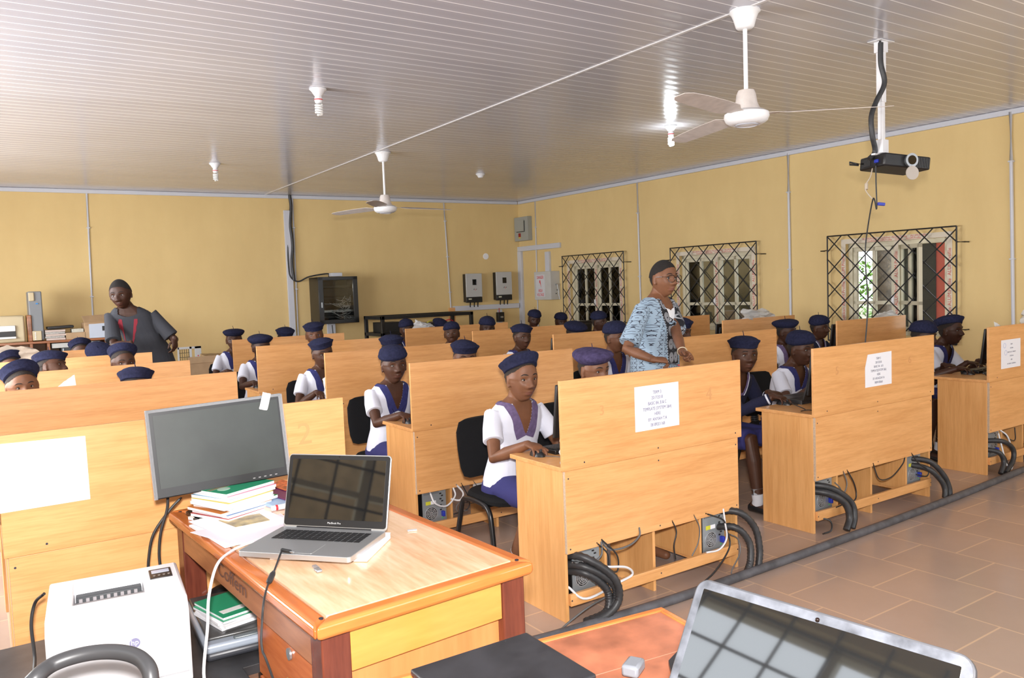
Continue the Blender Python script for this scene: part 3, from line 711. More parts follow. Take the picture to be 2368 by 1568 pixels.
def bulb(px, py, label, lit=False, small=False):
    a = atz(px, py, ZC); c = thing('energy_saving_bulb', label, 'light bulb', loc=(a.x, a.y, ZC-.2)); T = Matrix.Translation((a.x, a.y, 0))
    MB().lathe([(.062,ZC-.001),(.064,ZC-.008),(.05,ZC-.02),(.034,ZC-.045),(.03,ZC-.052)], 24, T).build('lamp_holder', M_WHITE, c, world=True)
    if small: return c
    MB().lathe([(.024,ZC-.052),(.028,ZC-.075),(.03,ZC-.085),(.025,ZC-.105),(.02,ZC-.108)], 20, T).build('base', M_WHITE, c, world=True)
    MB().lathe([(.0305,ZC-.079),(.0312,ZC-.082),(.0305,ZC-.086)], 20, T, cap=False).build('red_band', M_RED, c, world=True)
    pts = []
    for k in range(61):
        th = k/60*2*pi*4.5; r_ = .024 if k < 54 else .024*(1-(k-54)/8); pts.append(V((a.x+r_*cos(th), a.y+r_*sin(th), ZC-.115-.08*k/60)))
    MB().tube(pts, .0075, n=7, round_=True).build('spiral_tube', M_BULBLIT if lit else M_BULB, c, world=True)
    if lit: light('bulb_light', 'POINT', (a.x, a.y, ZC-.16), 14, (0.85,0.93,1.0), .04)
    return c
bulb(735, 205, 'unlit white spiral bulb nearest the camera on the left of the ceiling')
bulb(497, 378, 'unlit white spiral bulb farther back on the left of the ceiling')
bulb(1111, 402, 'empty white bulb holder near the far corner of the ceiling', small=True)
bulb(1551, 291, 'glowing white spiral bulb beside the near ceiling fan', lit=True)
# projector with its mount
a = atz(2037, 96, ZC); bt = V((a.x+.0, a.y+.02, 0)); zb = 2.36
c = thing('projector', 'black projector hanging from the ceiling on a white pole mount', 'projector', loc=(a.x, a.y, zb-.05))
mp = MB().box((a.x,a.y,ZC-.004), (.16,.10,.006)); mp.box((a.x,a.y,ZC-.04), (.07,.06,.07)); mp.build('ceiling_plate', M_WHITE, c, world=True, bevel=.003)
MB().box((a.x,a.y,(ZC-.06+2.75)/2), (.045,.045,ZC-.06-2.75)).build('upper_pole', M_WHITE, c, world=True, bevel=.003)
MB().box((a.x,a.y,(2.78+zb+.12)/2), (.034,.034,2.78-zb-.12)).build('lower_pole', M_WHITE, c, world=True, bevel=.003)
mp = MB().box((a.x,a.y,zb+.10), (.07,.06,.09)); mp.box((a.x,a.y,zb+.045), (.2,.03,.012)); mp.build('swivel_bracket', M_WHITE, c, world=True, bevel=.003)
pr = radians(-24); R = Matrix.Rotation(pr, 3, 'Z') @ Matrix.Rotation(radians(6), 3, 'Y'); pc = V((a.x+.10, a.y-.03, zb-.015))
def L3(x, y, z): return pc + R @ V((x, y, z))
MB().box(pc, (.34,.27,.085), R).build('casing', M_BLACK, c, world=True, bevel=.01)
mb = MB()
for k in range(9): mb.box(L3(.06+.012*k,-.1365,0), (.005,.004,.06), R)
for k in range(6): mb.box(L3(-.1715,.02+.014*k,0), (.004,.006,.05), R)
mb.build('vent_slats', mat('vent_grey', (0.05,0.05,0.05), .5), c, world=True)
e = L3(.015,-.135,.005); d = (R @ V((0,-1,0))).normalized()
mb = MB().cyl(e, e+d*.025, .04, .045, n=28); mb.build('lens_ring', M_SILVER, c, world=True)
MB().cyl(e+d*.0255, e+d*.027, .030, n=24).build('lens', M_SCREEN, c, world=True)
cp = L3(.0,-.19,-.085); MB().cyl(cp, cp+d*.006, .045, n=28).build('lens_cap', mat('clear_grey_cap', (0.45,0.40,0.35), .3), c, world=True)
MB().tube([cp+V((0,0,.044)), L3(0,-.14,-.04)], .003).build('cap_cord', M_BLACK, c, world=True)
mb = MB().box(L3(-.172,-.06,-.005), (.02,.035,.022), R); mb.build('video_plug', M_BLUEP, c, world=True, bevel=.003)
mb = MB().tube([L3(-.17,.09,.0), L3(-.21,.11,.0), L3(-.25,.13,.01), L3(-.26,.11,-.01), L3(-.2,.10,-.01)], .006); mb.build('strap', M_BLACK, c, world=True)
hz = [V((a.x-.035,a.y-.02,ZC)), V((a.x-.035,a.y-.02,ZC-.15)), V((a.x-.012,a.y-.03,ZC-.28)), V((a.x-.06,a.y,ZC-.40)), V((a.x-.10,a.y+.01,ZC-.50)), V((a.x-.09,a.y+.01,ZC-.62)), V((a.x-.045,a.y+.02,ZC-.72)), V((a.x-.08,a.y+.04,zb+.02))]
tag(MB().tube(bez(hz,8), .017, n=10).build('cable_hose', M_RUBBER), 'black ribbed hose running down beside the white projector pole', 'hose')
# hanging cable: falls in front of the wall on to the desk behind
t0_ = L3(-.178,-.06,-.02); e_ = aty(2001, 792, 3.088)
pts = [t0_, t0_+V((0,0,-.12)), t0_+V((.005,0,-.3))]
for px_, py_, f_ in [(2019,460,.1),(2004,545,.3),(2001,600,.45),(2006,680,.65),(2005,740,.85)]:
    q0 = t0_.lerp(e_, f_); pts.append(aty(px_, py_, q0.y))
pts.append(e_)
tag(MB().tube(bez(pts,8), .0045, n=7).build('hanging_cable', M_CABLE), 'long thin black cable hanging from the projector down to the desk', 'cable')
pts = [L3(-.16,0,-.04), L3(-.17,0,-.10), L3(-.19,.01,-.15), L3(-.19,.0,-.20), L3(-.13,-.03,-.27), L3(-.10,-.04,-.28)]
c2 = thing('video_cable', 'short beige video cable dangling below the projector', 'cable', loc=L3(-.16,0,-.28))
MB().tube(bez(pts,6), .004).build('cord', mat('beige_cord', (0.5,0.42,0.33), .5), c2, world=True); MB().cyl(L3(-.19,.007,-.145), L3(-.19,.003,-.185), .011).build('ferrite_bead', mat('beige_cord', (0.5,0.42,0.33)), c2, world=True)
MB().box(L3(-.10,-.04,-.28), (.05,.02,.02), R).build('plug', M_BLUEP, c2, world=True, bevel=.003)

# stored cartons beyond the first window, pale box beyond the second
for (px_, yo, w_, z0, z1, m_, lab) in ((1335, 9.15, .5, .9, 1.32, M_CARD, 'brown carton seen through the lower left panes of the first window'), (1385, 9.15, .42, .9, 1.22, M_CARD, 'brown carton seen through the first window, between its two casements'), (1415, 9.15, .45, .9, 1.38, M_CARD, 'brown carton seen through the right casement of the first window'), (1338, 9.3, .5, 1.33, 1.86, M_PAPER, 'white board seen through the upper left pane of the first window')):
    q = atx(px_, 700, yo)
    tag(MB().bb((yo, q.y-w_/2, 0 if z0 == .9 else z0-.01), (yo+(.4 if m_ is M_CARD else .02), q.y+w_/2, z1)).build('carton' if m_ is M_CARD else 'white_board', m_, smooth=False, bevel=.004), lab, 'carton' if m_ is M_CARD else 'board')
tag(MB().bb((9.2,6.9+.55,0),(9.5,7.9+.4,1.15)).build('storage_box', mat('mauve_grey_box', (0.22,0.18,0.17), .7), smooth=False), 'mauve grey box seen low through the right casement of the second window', 'box')

# ================================================================== DESKS
ZP = 1.167; ZD = 0.755
def desk(x0, x1, yb, label, depth=.45, zlow=.338, group='two-seat computer desks'):
    w = x1-x0; c = thing('computer_desk', label, 'desk', loc=((x0+x1)/2, yb+depth/2, 0), group=group)
    t = .018
    MB().bb((x0, yb, .737), (x1+.02, yb+t, ZP)).build('upper_back_panel', M_DESKX, c, world=True, smooth=False, bevel=.0015)
    MB().bb((x0+.012, yb, zlow), (x1-.012, yb+t, .7365)).build('lower_back_panel', M_DESKX, c, world=True, smooth=False, bevel=.0015)
    MB().bb((x0, yb+t, ZD-.022), (x1+.005, yb+depth, ZD)).build('desktop', M_DESKX, c, world=True, smooth=False, bevel=.002)
    MB().bb((x0+.0105, yb+.0005, zlow+.001), (x0+.0119, yb+t-.0005, .7355)).build('raw_board_edge', M_RAW, c, world=True, smooth=False)
    for x in (x0+.006, x1-.024):
        MB().bb((x, yb+t, 0), (x+t, yb+depth-.045, ZD-.022)).build('side_panel', M_DESKZ, c, world=True, smooth=False, bevel=.0012)
    xm = (x0+x1)/2; MB().bb((xm-.009, yb+.05, 0), (xm+.009, yb+depth-.06, ZD-.022)).build('centre_panel', M_DESKZ, c, world=True, smooth=False, bevel=.0012)
    for xa, xb, xv in ((x0+.024, x0+.27, x0+.27), (x1-.29, x1-.024, x1-.29)):
        MB().bb((xa, yb+t+.001, .085), (xb, yb+depth-.06, .10)).build('tower_shelf', M_DESKX, c, world=True, smooth=False)
        MB().bb((xv-.008, yb+.03, .10), (xv+.008, yb+depth-.06, ZD-.022)).build('divider_panel', M_DESKZ, c, world=True, smooth=False, bevel=.0012)
    MB().bb((x0+.024, yb, .082), (x1-.024, yb+t, .140)).build('foot_rail', M_DESKX, c, world=True, smooth=False, bevel=.0012)
    mb = MB()
    for x in (x0+.03, xm, x1-.03):
        for z in (.765, .70, .36, .11):
            if z == .765 and x == x0+.03: x_ = x+.1
            else: x_ = x
            mb.cyl((x_, yb-.0008, z), (x_, yb+.002, z), .0042, n=8)
    mb.build('screw_heads', mat('dark_screw', (0.05,0.05,0.07), .4, .6), c, world=True)
    return c
D = {}
COLX = {'L': (.03, 1.27), 'M': (2.245, 3.475), 'R': (4.33, 5.66), 'C': (6.60, 7.93)}
colname = {'L': 'left', 'M': 'middle', 'R': 'right-centre', 'C': 'far right'}
rown = {1: 'front', 2: 'second', 3: 'third', 4: 'fourth', 5: 'back'}
DY = {('L',1):3.255, ('L',2):4.93, ('L',3):6.19, ('L',4):7.52, ('L',5):8.68, ('M',1):2.972, ('M',2):4.465, ('M',3):5.85, ('M',4):7.28, ('M',5):8.68,
      ('R',1):3.06, ('R',2):4.54, ('R',3):5.90, ('R',4):7.27, ('R',5):8.66, ('C',1):3.10, ('C',2):4.765, ('C',3):6.01, ('C',4):7.22}
DX = dict(COLX)
special = {('M',1): 'nearest orange-brown computer desk of the middle column, with a white notice and a pencilled 4',
           ('R',1): 'front computer desk right of centre, with a bent white notice and pencilled 5 and 6',
           ('C',1): 'front computer desk cut by the right edge of the photo, with a stamped notice',
           ('L',1): 'brightly lit front desk at the left, with a large white sheet, behind the printer'}
for k, y in DY.items():
    x0, x1 = DX[k[0]]
    if k == ('R',1): x0, x1 = 4.27, 5.63
    if k == ('R',2): x1 = 5.80
    if k == ('R',3): x0, x1 = 4.40, 5.70
    if k == ('R',4): x0, x1 = 4.36, 5.67
    if k == ('R',5): x0, x1 = 4.26, 5.71
    if k == ('C',1): x0, x1 = 6.515, 7.85
    if k == ('C',2): x0, x1 = 7.03, 8.22
    if k == ('C',3): x0, x1 = 6.80, 8.02
    if k == ('C',4): x0, x1 = 6.75, 7.90
    if k == ('M',2): x0 = 2.215
    if k == ('M',3): x0, x1 = 2.19, 3.46
    if k == ('M',4): x0, x1 = 2.09, 3.32
    if k == ('L',4): x0, x1 = .03, 1.24
    if k == ('L',5): x0, x1 = -.25, .94
    D[k] = (x0, x1, y)
    desk(x0, x1, y, special.get(k, 'orange-brown computer desk with a tall back panel, %s row of the %s column' % (rown[k[1]], colname[k[0]])))

# pencil marks (writing on the panels)
M_PENCIL = mat('pencil_mark', (0.66,0.33,0.13), .8)
def facey(x, y, z): return Matrix.Translation((x, y, z)) @ Matrix(((1,0,0),(0,0,-1),(0,1,0))).to_4x4()
def mark(body, px, py, yb, size, m=None):
    p = aty(px, py, yb-.001); o = text('pencil_mark', body, size, facey(p.x, yb-.0012, p.z), m or M_PENCIL, None, .0002); return o
MARKS = []
for body, px, py, k, s_ in (('4',1640,912,('M',1),.10), ('3',1392,950,('M',1),.07), ('5',1936,858,('R',1),.075), ('6',2104,832,('R',1),.075), ('2',705,1005,('L',1),.13)):
    MARKS.append((mark(body, px, py, D[k][2], s_), k))
# the marks belong to their desk's panel
desks = [o for o in COL.objects if o.name.startswith('computer_desk')]
for o, k in MARKS:
    x0, x1, y = D[k]; dk = min(desks, key=lambda d: (d.location.x-(x0+x1)/2)**2 + (d.location.y-y-.225)**2)
    pan = [c for c in dk.children if c.name.startswith('upper_back_panel')][0]
    o.data.transform(ROOTM[dk.name].inverted()); o.parent = pan

# notices
def notice(corners, yb, lines, label, ink, size, lead, dx=0, dz=0, bend=False):
    P = [aty(x, y, yb-.003) for x, y in corners]; x0 = (P[0].x+P[3].x)/2; x1 = (P[1].x+P[2].x)/2; zt = (P[0].z+P[1].z)/2; zb = (P[2].z+P[3].z)/2
    c = thing('paper_notice', label, 'notice', loc=((x0+x1)/2, yb, zb))
    if bend: poly = [(x0,zb),(x1,zb),(x1,zt),(x0+.03,zt-.005),(x0,zt-.09)]
    else: poly = [(x0,zb),(x1,zb),(x1,zt),(x0,zt)]
    MB().prism(poly, (0,yb-.0022,0), (1,0,0), (0,0,1), (0,.0012,0)).build('sheet', M_PAPER, c, world=True, smooth=False)
    z = zt - (zt-zb)*.17 + dz
    for ln in lines:
        if ln: text('printed_text', ln, size, facey((x0+x1)/2+dx, yb-.0026, z), ink, c, .0002, sx=.78)
        z -= lead
    return c, (x0, x1, zb, zt)
notice([(1468,895),(1570,883),(1570,984),(1469,999)], D[('M',1)][2], ['TERM 3','2017/2018','BASIC 8A, B & C','TEMPLATE (SYSTEM 3&4)','HERE','BY: ANYIAH T.A','08189201168'],
       'white notice with blue print taped to the nearest middle desk', M_INK, .0235, .0275)
notice([(2001,820),(2062,811),(2062,888),(2001,896)], D[('R',1)][2], ['TERM 3','2017/2018','BASIC 9A   & B','TEMPLATE(SYSTEM 5&6)','HERE','BY: AKAAZUA F.A','08094180660'],
       'white notice with a bent corner on the front desk right of centre', M_INKG, .0215, .0265, bend=True)
c, (x0,x1,zb,zt) = notice([(2315,788),(2360,781),(2360,847),(2316,853)], D[('C',1)][2], ['TERM 3','2017/2018','BASIC 8A, B & C TEMPLATE','SYSTEM 1&2','HERE','BY: ANYIAH T.A 0818920116'],
       'white notice with pale blue stamps on the desk at the right edge', M_INKG, .0145, .031, dx=.01)
M_STAMP = mat('pale_blue_stamp', (0.38,0.45,0.72), .8)
for sx_, sz_ in ((x0+.055, zt-.045), (x0+.075, zb+.125)):
    mb = MB(); mb.lathe([(.018,0),(.018,.0005),(.0205,.0005),(.0205,0),(.018,0)], 28, facey(sx_, D[('C',1)][2]-.0024, sz_), cap=False); mb.build('ink_stamp', M_STAMP, c, world=True)
yb = D[('L',1)][2]
P = [aty(x, y, yb-.002) for x, y in ((-60,1033),(197,1008),(209,1154),(-55,1197))]
o = MB().prism([(p.x, p.z) for p in P], (0,yb-.0022,0), (1,0,0), (0,0,1), (0,.0012,0)).build('paper_sheet', mat('bright_white_sheet', (0.9,0.9,0.92), .8), smooth=False)
tag(o, 'large blank-looking white sheet on the front left desk panel', 'notice')

# ================================================================== CHAIRS
def make_chair():
    c = thing('visitor_chair', '', 'chair', loc=(0,0,0))   # faces +Y locally
    r = .0125
    s_ = MB().rings([[V((x*w_, y*d_-.0, z)) for x, y in [(cos(a)*abs(cos(a))**-.4 if abs(cos(a))>1e-6 else 0, sin(a)*abs(sin(a))**-.4 if abs(sin(a))>1e-6 else 0) for a in [2*pi*k/32 for k in range(32)]]] for w_, d_, z in ((.20,.19,.415),(.225,.215,.425),(.228,.218,.445),(.215,.205,.462),(.15,.14,.468))])
    s_.build('seat', M_FABRIC, c)
    rs = []
    for u, w_ in ((-.5,.17),(-.46,.205),(-.3,.22),(0,.222),(.3,.215),(.46,.19),(.5,.15)):
        z = .685+u*.33; y0 = -.245-.06*u*1.2
        rs.append([V((w_*x, y0+.022*yy+.03*(x*x), z)) for x, yy in [(cos(2*pi*k/24), sin(2*pi*k/24)) for k in range(24)]])
    MB().rings(rs).build('backrest', M_FABRIC, c)
    for sx in (-1, 1):
        pts = [(sx*.245,.20,0),(sx*.235,.15,.30),(sx*.232,.12,.395),(sx*.232,.05,.425),(sx*.232,-.10,.425),(sx*.232,-.16,.40),(sx*.235,-.20,.28),(sx*.25,-.27,0)]
        MB().tube(bez(pts,6), .0145, n=10).build('leg_frame', M_BLACKM, c)
    mb = MB(); mb.tube([(-.232,.06,.408),(.232,.06,.408)], .011); mb.tube([(-.232,-.12,.408),(.232,-.12,.408)], .011); mb.build('cross_bar', M_BLACKM, c)
    for sx in (-1,):
        mb = MB()
        pts = [(0,-.12,.40),(0,-.20,.41),(0,-.245,.46),(0,-.262,.56)]; mb.tube(bez(pts,8), .016, n=10); mb.build('back_stem', M_BLACKM, c)
        mb = MB()
        for k in range(9): z = .445+k*.0165; mb.lathe([(.026,-.006),(.034,-.002),(.034,.003),(.026,.007)], 16, Matrix.Translation((0,-.238-.012*k/9-.006,z)))
        mb.build('bellows_cover', M_RUBBER, c)
    return c
chair0 = make_chair(); chair_used = [False]
def place_chair(x, y, rz, label):
    """rz: world rotation of the chair (0 = faces +Y)"""
    if not chair_used[0]:
        chair_used[0] = True; chair0.location = (x, y, 0); chair0.rotation_euler = (0,0,rz); chair0['label'] = label; chair0['group'] = 'black visitor chairs'; return chair0
    return dup(chair0, (x, y, 0), rz, label, 'black visitor chairs')

# ================================================================== COMPUTERS
def make_tower():
    """rear panel faces -Y; origin bottom centre"""
    c = thing('computer_tower', '', 'computer tower'); w, d, h = .175, .34, .37
    MB().box((0,d/2+.004,h/2), (w,d,h)).build('case', M_BLACK, c, bevel=.004)
    MB().box((0,.002,h/2), (w-.004,.006,h-.006)).build('rear_plate', mat('galvanised_plate', (0.36,0.40,0.43), .38, .55), c, bevel=.001)
    mb = MB(); fx = -.025; fz = .085
    for r_ in (.012,.022,.032,.042): mb.lathe([(r_-.0025,0),(r_-.0025,.003),(r_+.0025,.003),(r_+.0025,0)], 28, Matrix.Translation((fx,-.001,fz)) @ Matrix.Rotation(pi/2,4,'X'))
    for k in range(4): a = k*pi/4; mb.box((fx,-.0025,fz), (.086,.002,.003), Euler((0,a,0)))
    mb.build('fan_grille', mat('bright_grille_metal', (0.45,0.46,0.48), .4, .5), c)
    MB().cyl((fx,-.0005,fz), (fx,.0005,fz), .044, n=28).build('fan_opening', M_BLACK, c)
    mb = MB(); mb.box((-.045,-.0015,.155), (.035,.002,.022)); mb.build('sticker', mat('yellow_sticker', (0.62,0.60,0.04), .5), c, label='yellow sticker')
    mb = MB(); mb.box((-.008,-.0015,.155), (.038,.002,.022)); mb.build('sticker', M_PAPER, c, label='white sticker')
    mb = MB()
    for k, z in enumerate((.13,.115,.10,.155,.17,.19,.205)): mb.box((.045+.012*(k%2),-.0015,z), (.014,.002,.008))
    mb.box((.048,-.0015,.30), (.05,.002,.08)); mb.build('ports', M_BLACK, c)
    MB().box((.055,-.014,.075), (.018,.026,.034)).build('video_plug', M_BLUEP, c, bevel=.003)
    MB().box((.055,-.0015,.045), (.008,.002,.008)).build('audio_port', mat('green_port', (0.05,0.5,0.2), .4), c)
    MB().box((-.02,-.002,.27), (.11,.003,.12)).build('power_supply', mat('power_supply_grey', (0.22,0.24,0.26), .45, .4), c, bevel=.001)
    return c
tower0 = make_tower(); tused = [False]
def place_tower(x, y, z, label, rz=0):
    if not tused[0]: tused[0] = True; tower0.location = (x,y,z); tower0.rotation_euler = (0,0,rz); tower0['label'] = label; tower0['group'] = 'computer towers under the desks'; return
    dup(tower0, (x,y,z), rz, label, 'computer towers under the desks')
TL = {('M',1): 'nearest middle desk', ('M',2): 'second middle desk', ('R',1): 'front desk right of centre', ('C',1): 'desk at the right edge', ('C',2): 'second far right desk', ('R',2): 'second right-centre desk'}
for k in (('M',1),('M',2),('R',1),('C',1),('R',2)):
    x0, x1, y = D[k]
    place_tower(x0+.155 if k != ('M',1) else x0+.16, y+.05, .1005, 'grey-backed black computer tower in the left bay under the %s' % TL[k])
    if k not in (('R',2),): place_tower(x1-.165, y+.05, .1005, 'grey-backed black computer tower in the right bay under the %s' % TL[k])

def make_monitor():
    """screen faces +Y, origin at foot centre"""
    c = thing('computer_monitor', '', 'monitor')
    R = Matrix.Rotation(radians(7), 3, 'X')
    o = V((0,0,.225))
    mb = MB().box(o, (.44,.018,.275), R); mb.box(o+R@V((0,-.018,0)), (.36,.024,.2), R); mb.build('housing', M_BLACK, c, bevel=.006)
    MB().box(o+R@V((0,.0095,.004)), (.415,.002,.24), R).build('screen', M_SCREEN, c)
    MB().box((0,-.02,.07), (.07,.022,.14)).build('neck', M_BLACK, c, bevel=.006)
    MB().lathe([(.11,0),(.115,.004),(.10,.012),(.04,.02)], 28, Matrix.Diagonal((1.1,.8,1,1))).build('foot', M_BLACK, c)
    return c
mon0 = make_monitor(); mused = [False]
def place_monitor(x, y, z, rz, label, sc=1.0):
    if not mused[0]: mused[0] = True; m = mon0; m.location = (x,y,z); m.rotation_euler = (0,0,rz); m['label'] = label; m['group'] = 'desk monitors'
    else: m = dup(mon0, (x,y,z), rz, label, 'desk monitors')
    m.scale = (sc,)*3; return m
for k, (x0, x1, y) in D.items():
    for s_, side in ((0,'left'), (1,'right')):
        if k == ('R',1) and s_ == 0: continue
        if k == ('C',1) and s_ == 0: continue
        x = x0+.36 if s_ == 0 else x1-.30
        if k == ('C',2) and s_ == 0: x += .10
        place_monitor(x, y+.24 if k[0] != 'L' else y+.2, ZD, radians(0), 'black monitor on the %s half of the %s desk of the %s column' % (side, rown[k[1]], colname[k[0]]))
# visible edges: R1 and C1 have their own monitors near the panel's left end
place_monitor(aty(1871,870,D[('R',1)][2]+.14).x+.22, D[('R',1)][2]+.14, ZD, radians(0), 'black monitor whose edge shows behind the opened old laptop', 1.0)
place_monitor(aty(2272,810,D[('C',1)][2]+.16).x+.235, D[('C',1)][2]+.16, ZD, radians(0), 'black monitor with its side showing left of the desk panel at the right edge', 1.06)

def make_mouse():
    c = thing('computer_mouse', '', 'mouse'); rs = []
    for t in [k/10 for k in range(11)]:
        y = -.052+.104*t; w_ = .030*sin(pi*min(max(t*.92+.06,0),1))**.5; h = .036*sin(pi*min(t*.8+.14,1))**.8
        rs.append([V((w_*cos(a), y, max(0,h*sin(a)))) for a in [pi*k/10 for k in range(11)]] + [V((w_*cos(a)*.9, y, 0)) for a in [pi, 0]])
    MB().rings(rs).build('shell', M_BLACK, c)
    MB().cyl((-.004,.028,.030), (.004,.028,.030), .008).build('scroll_wheel', M_RUBBER, c)
    return c
mouse0 = make_mouse(); msused = [False]
def place_mouse(p, rz, label):
    if not msused[0]: msused[0] = True; m = mouse0; m.location = p; m.rotation_euler = (0,0,rz); m['label'] = label; m['group'] = 'desk mice'
    else: m = dup(mouse0, p, rz, label, 'desk mice')
    return m
def make_keyboard():
    c = thing('keyboard', '', 'keyboard')
    MB().prism([(-.075,0),(.075,0),(.075,.014),(-.075,.024)], (-.22,0,0), (0,-1,0), (0,0,1), (.44,0,0)).build('base', M_BLACK, c, bevel=.004)
    mb = MB()
    for r_ in range(5):
        for k in range(20): mb.box((-.2+.021*k, -.05+.0235*r_, .020+.0016*r_+.0), (.017,.019,.007))
    mb.build('keys', mat('dark_grey_keys', (0.03,0.03,0.03), .5), c, smooth=False)
    return c
kb0 = make_keyboard(); kbused = [False]
def place_keyboard(p, rz, label):
    if not kbused[0]: kbused[0] = True; m = kb0; m.location = p; m.rotation_euler = (0,0,rz); m['label'] = label; m['group'] = 'desk keyboards'
    else: m = dup(kb0, p, rz, label, 'desk keyboards')
    return m
MOUSE = {'M1': V((2.325,3.285,ZD)), 'M2': V((2.30,4.70,ZD)), 'M4': V((2.17,7.62,ZD)), 'R1': V((4.50,3.46,ZD)), 'C1': V((6.80,3.40,ZD))}
for k, nm in (('M1','nearest middle desk, under the hand above the chair'), ('M2','second middle desk, under the hand of the student with a necklace'), ('M4','fourth middle desk, under a student\'s hand'), ('R1','front desk right of centre, under a navy-sleeved hand'), ('C1','desk at the right edge, under a student\'s hand')):
    place_mouse(MOUSE[k], pi, 'black mouse on the '+nm)
place_keyboard((2.62,3.31,ZD), pi, 'black keyboard on the nearest middle desk, beside the plastic film')
place_keyboard((2.60,4.76,ZD), pi, 'black keyboard mostly hidden on the second middle desk')
place_keyboard((7.10,3.43,ZD), pi, 'black keyboard on the desk at the right edge, between two students\' hands')
# wires on desks
tag(MB().tube(bez([MOUSE['M1']+V((0,-.05,.006)), V((2.37,3.20,ZD+.003)), V((2.40,3.12,ZD+.003)), V((2.5,3.06,ZD+.003))],6), .002, n=6).build('mouse_cable', M_CABLEG), 'thin mouse cable curling over the nearest middle desk', 'cable')
tag(MB().tube(bez([V((4.54,3.38,ZD+.004)), V((4.42,3.34,ZD+.03)), V((4.40,3.22,ZD+.004)), V((4.33,3.2,ZD+.004)), V((4.31,3.13,ZD+.02)), V((4.40,3.10,ZD+.004))],8), .003, n=6).build('mouse_cable', M_CABLE), 'black cable curling on the desktop below the opened laptop', 'cable')
tag(MB().tube(bez([V((7.0,3.36,ZD+.02)), V((6.75,3.26,ZD+.05)), V((6.68,3.18,ZD+.004)), V((6.8,3.13,ZD+.004))],8), .003, n=6).build('mouse_cable', M_CABLE), 'black cable on the desktop beside the keyboard at the right edge', 'cable')

def laptop(c, loc, rz, w, d, ang, body, scr, th=.018, bezel=.012, keys=True, keym=None, lidth=.008, rad=.012, lid_h=None, pad=True, bz=None):
    """hinge at local y=0, base towards -Y (the user), lid rises at y=0; screen faces -Y"""
    M = Matrix.Translation(V(loc)) @ Matrix.Rotation(rz, 4, 'Z')
    def rr(x0, x1, y0, y1, r, n=5):
        P = []
        for cx, cy, a0 in ((x1-r,y1-r,0),(x0+r,y1-r,pi/2),(x0+r,y0+r,pi),(x1-r,y0+r,1.5*pi)):
            for k in range(n+1): a = a0+pi/2*k/n; P.append((cx+r*cos(a), cy+r*sin(a)))
        return P
    def slab(poly, T, z0, z1): return MB().rings([[T @ V((x,y,z)) for x, y in poly] for z in (z0, z1)])
    b = slab(rr(-w/2,w/2,-d,0,rad), M, 0, th).build('base', body, c, world=True, bevel=.0015)
    if keys:
        mb = MB(); kw = w*.82; n = 14; rows = 5; ky0 = -d*.50; kd = d*.36
        for r_ in range(rows):
            for k in range(n):
                if r_ == 0 and 4 <= k <= 8:
                    if k == 4: mb.add([M @ V((-kw/2+kw/n*(4+a)+.001*(1-2*(a>0)), ky0+kd/rows*(.1+.82*bb_), th+.0012)) for a, bb_ in ((0,0),(5,0),(5,1),(0,1))], [(0,1,2,3)])
                    continue
                x = -kw/2+kw/n*(k+.5); y = ky0+kd/rows*(r_+.5)
                mb.add([M @ V((x+sx*kw/n*.42, y+sy*kd/rows*.40, th+z)) for z in (0,.0014) for sx, sy in ((-1,-1),(1,-1),(1,1),(-1,1))], [(4,5,6,7),(0,1,5,4),(1,2,6,5),(2,3,7,6),(3,0,4,7)])
        mb.build('keys', keym or M_KEY, b, world=True, smooth=False)
    if pad: slab(rr(-w*.15,w*.15,-d*.95,-d*.60,.004), M, th, th+.0006).build('touchpad', body if keym is None else keym, b, world=True)
    H = lid_h or d; L = M @ Matrix.Translation((0,0,th)) @ Matrix.Rotation(radians(90)-radians(ang), 4, 'X')
    # lid local: x across, y up the lid, z thickness (towards back)
    L = M @ Matrix.Translation((0,.0,th*.9)) @ Matrix.Rotation(radians(ang), 4, 'X')
    lid = slab(rr(-w/2,w/2,0,H,rad), L, -lidth, 0).build('lid', body, c, world=True, bevel=.0012)
    bb_ = bz if bz is not None else M_BLACK
    slab(rr(-w/2+.003,w/2-.003,.006,H-.003,rad*.8), L, 0, .0012).build('bezel', bb_, lid, world=True)
    slab(rr(-w/2+bezel,w/2-bezel,bezel+.012,H-bezel,.002), L, .0012, .002).build('screen', scr, lid, world=True)
    hg = MB(); hg.cyl(M @ V((-w*.36,.0,th*.8)), M @ V((w*.36,.0,th*.8)), .006, n=10); hg.build('hinge', M_BLACK, c, world=True)
    return M, L
# old black laptop on the front desk right of centre (faces the students)
c = thing('laptop', 'scuffed black laptop opened on the front desk right of centre', 'laptop', loc=(4.72,3.42,ZD))
laptop(c, (4.745,3.37,ZD), pi, .35, .25, 72, M_BLKTABLE, M_SCREEN, th=.028, keym=M_KEY, lidth=.012)

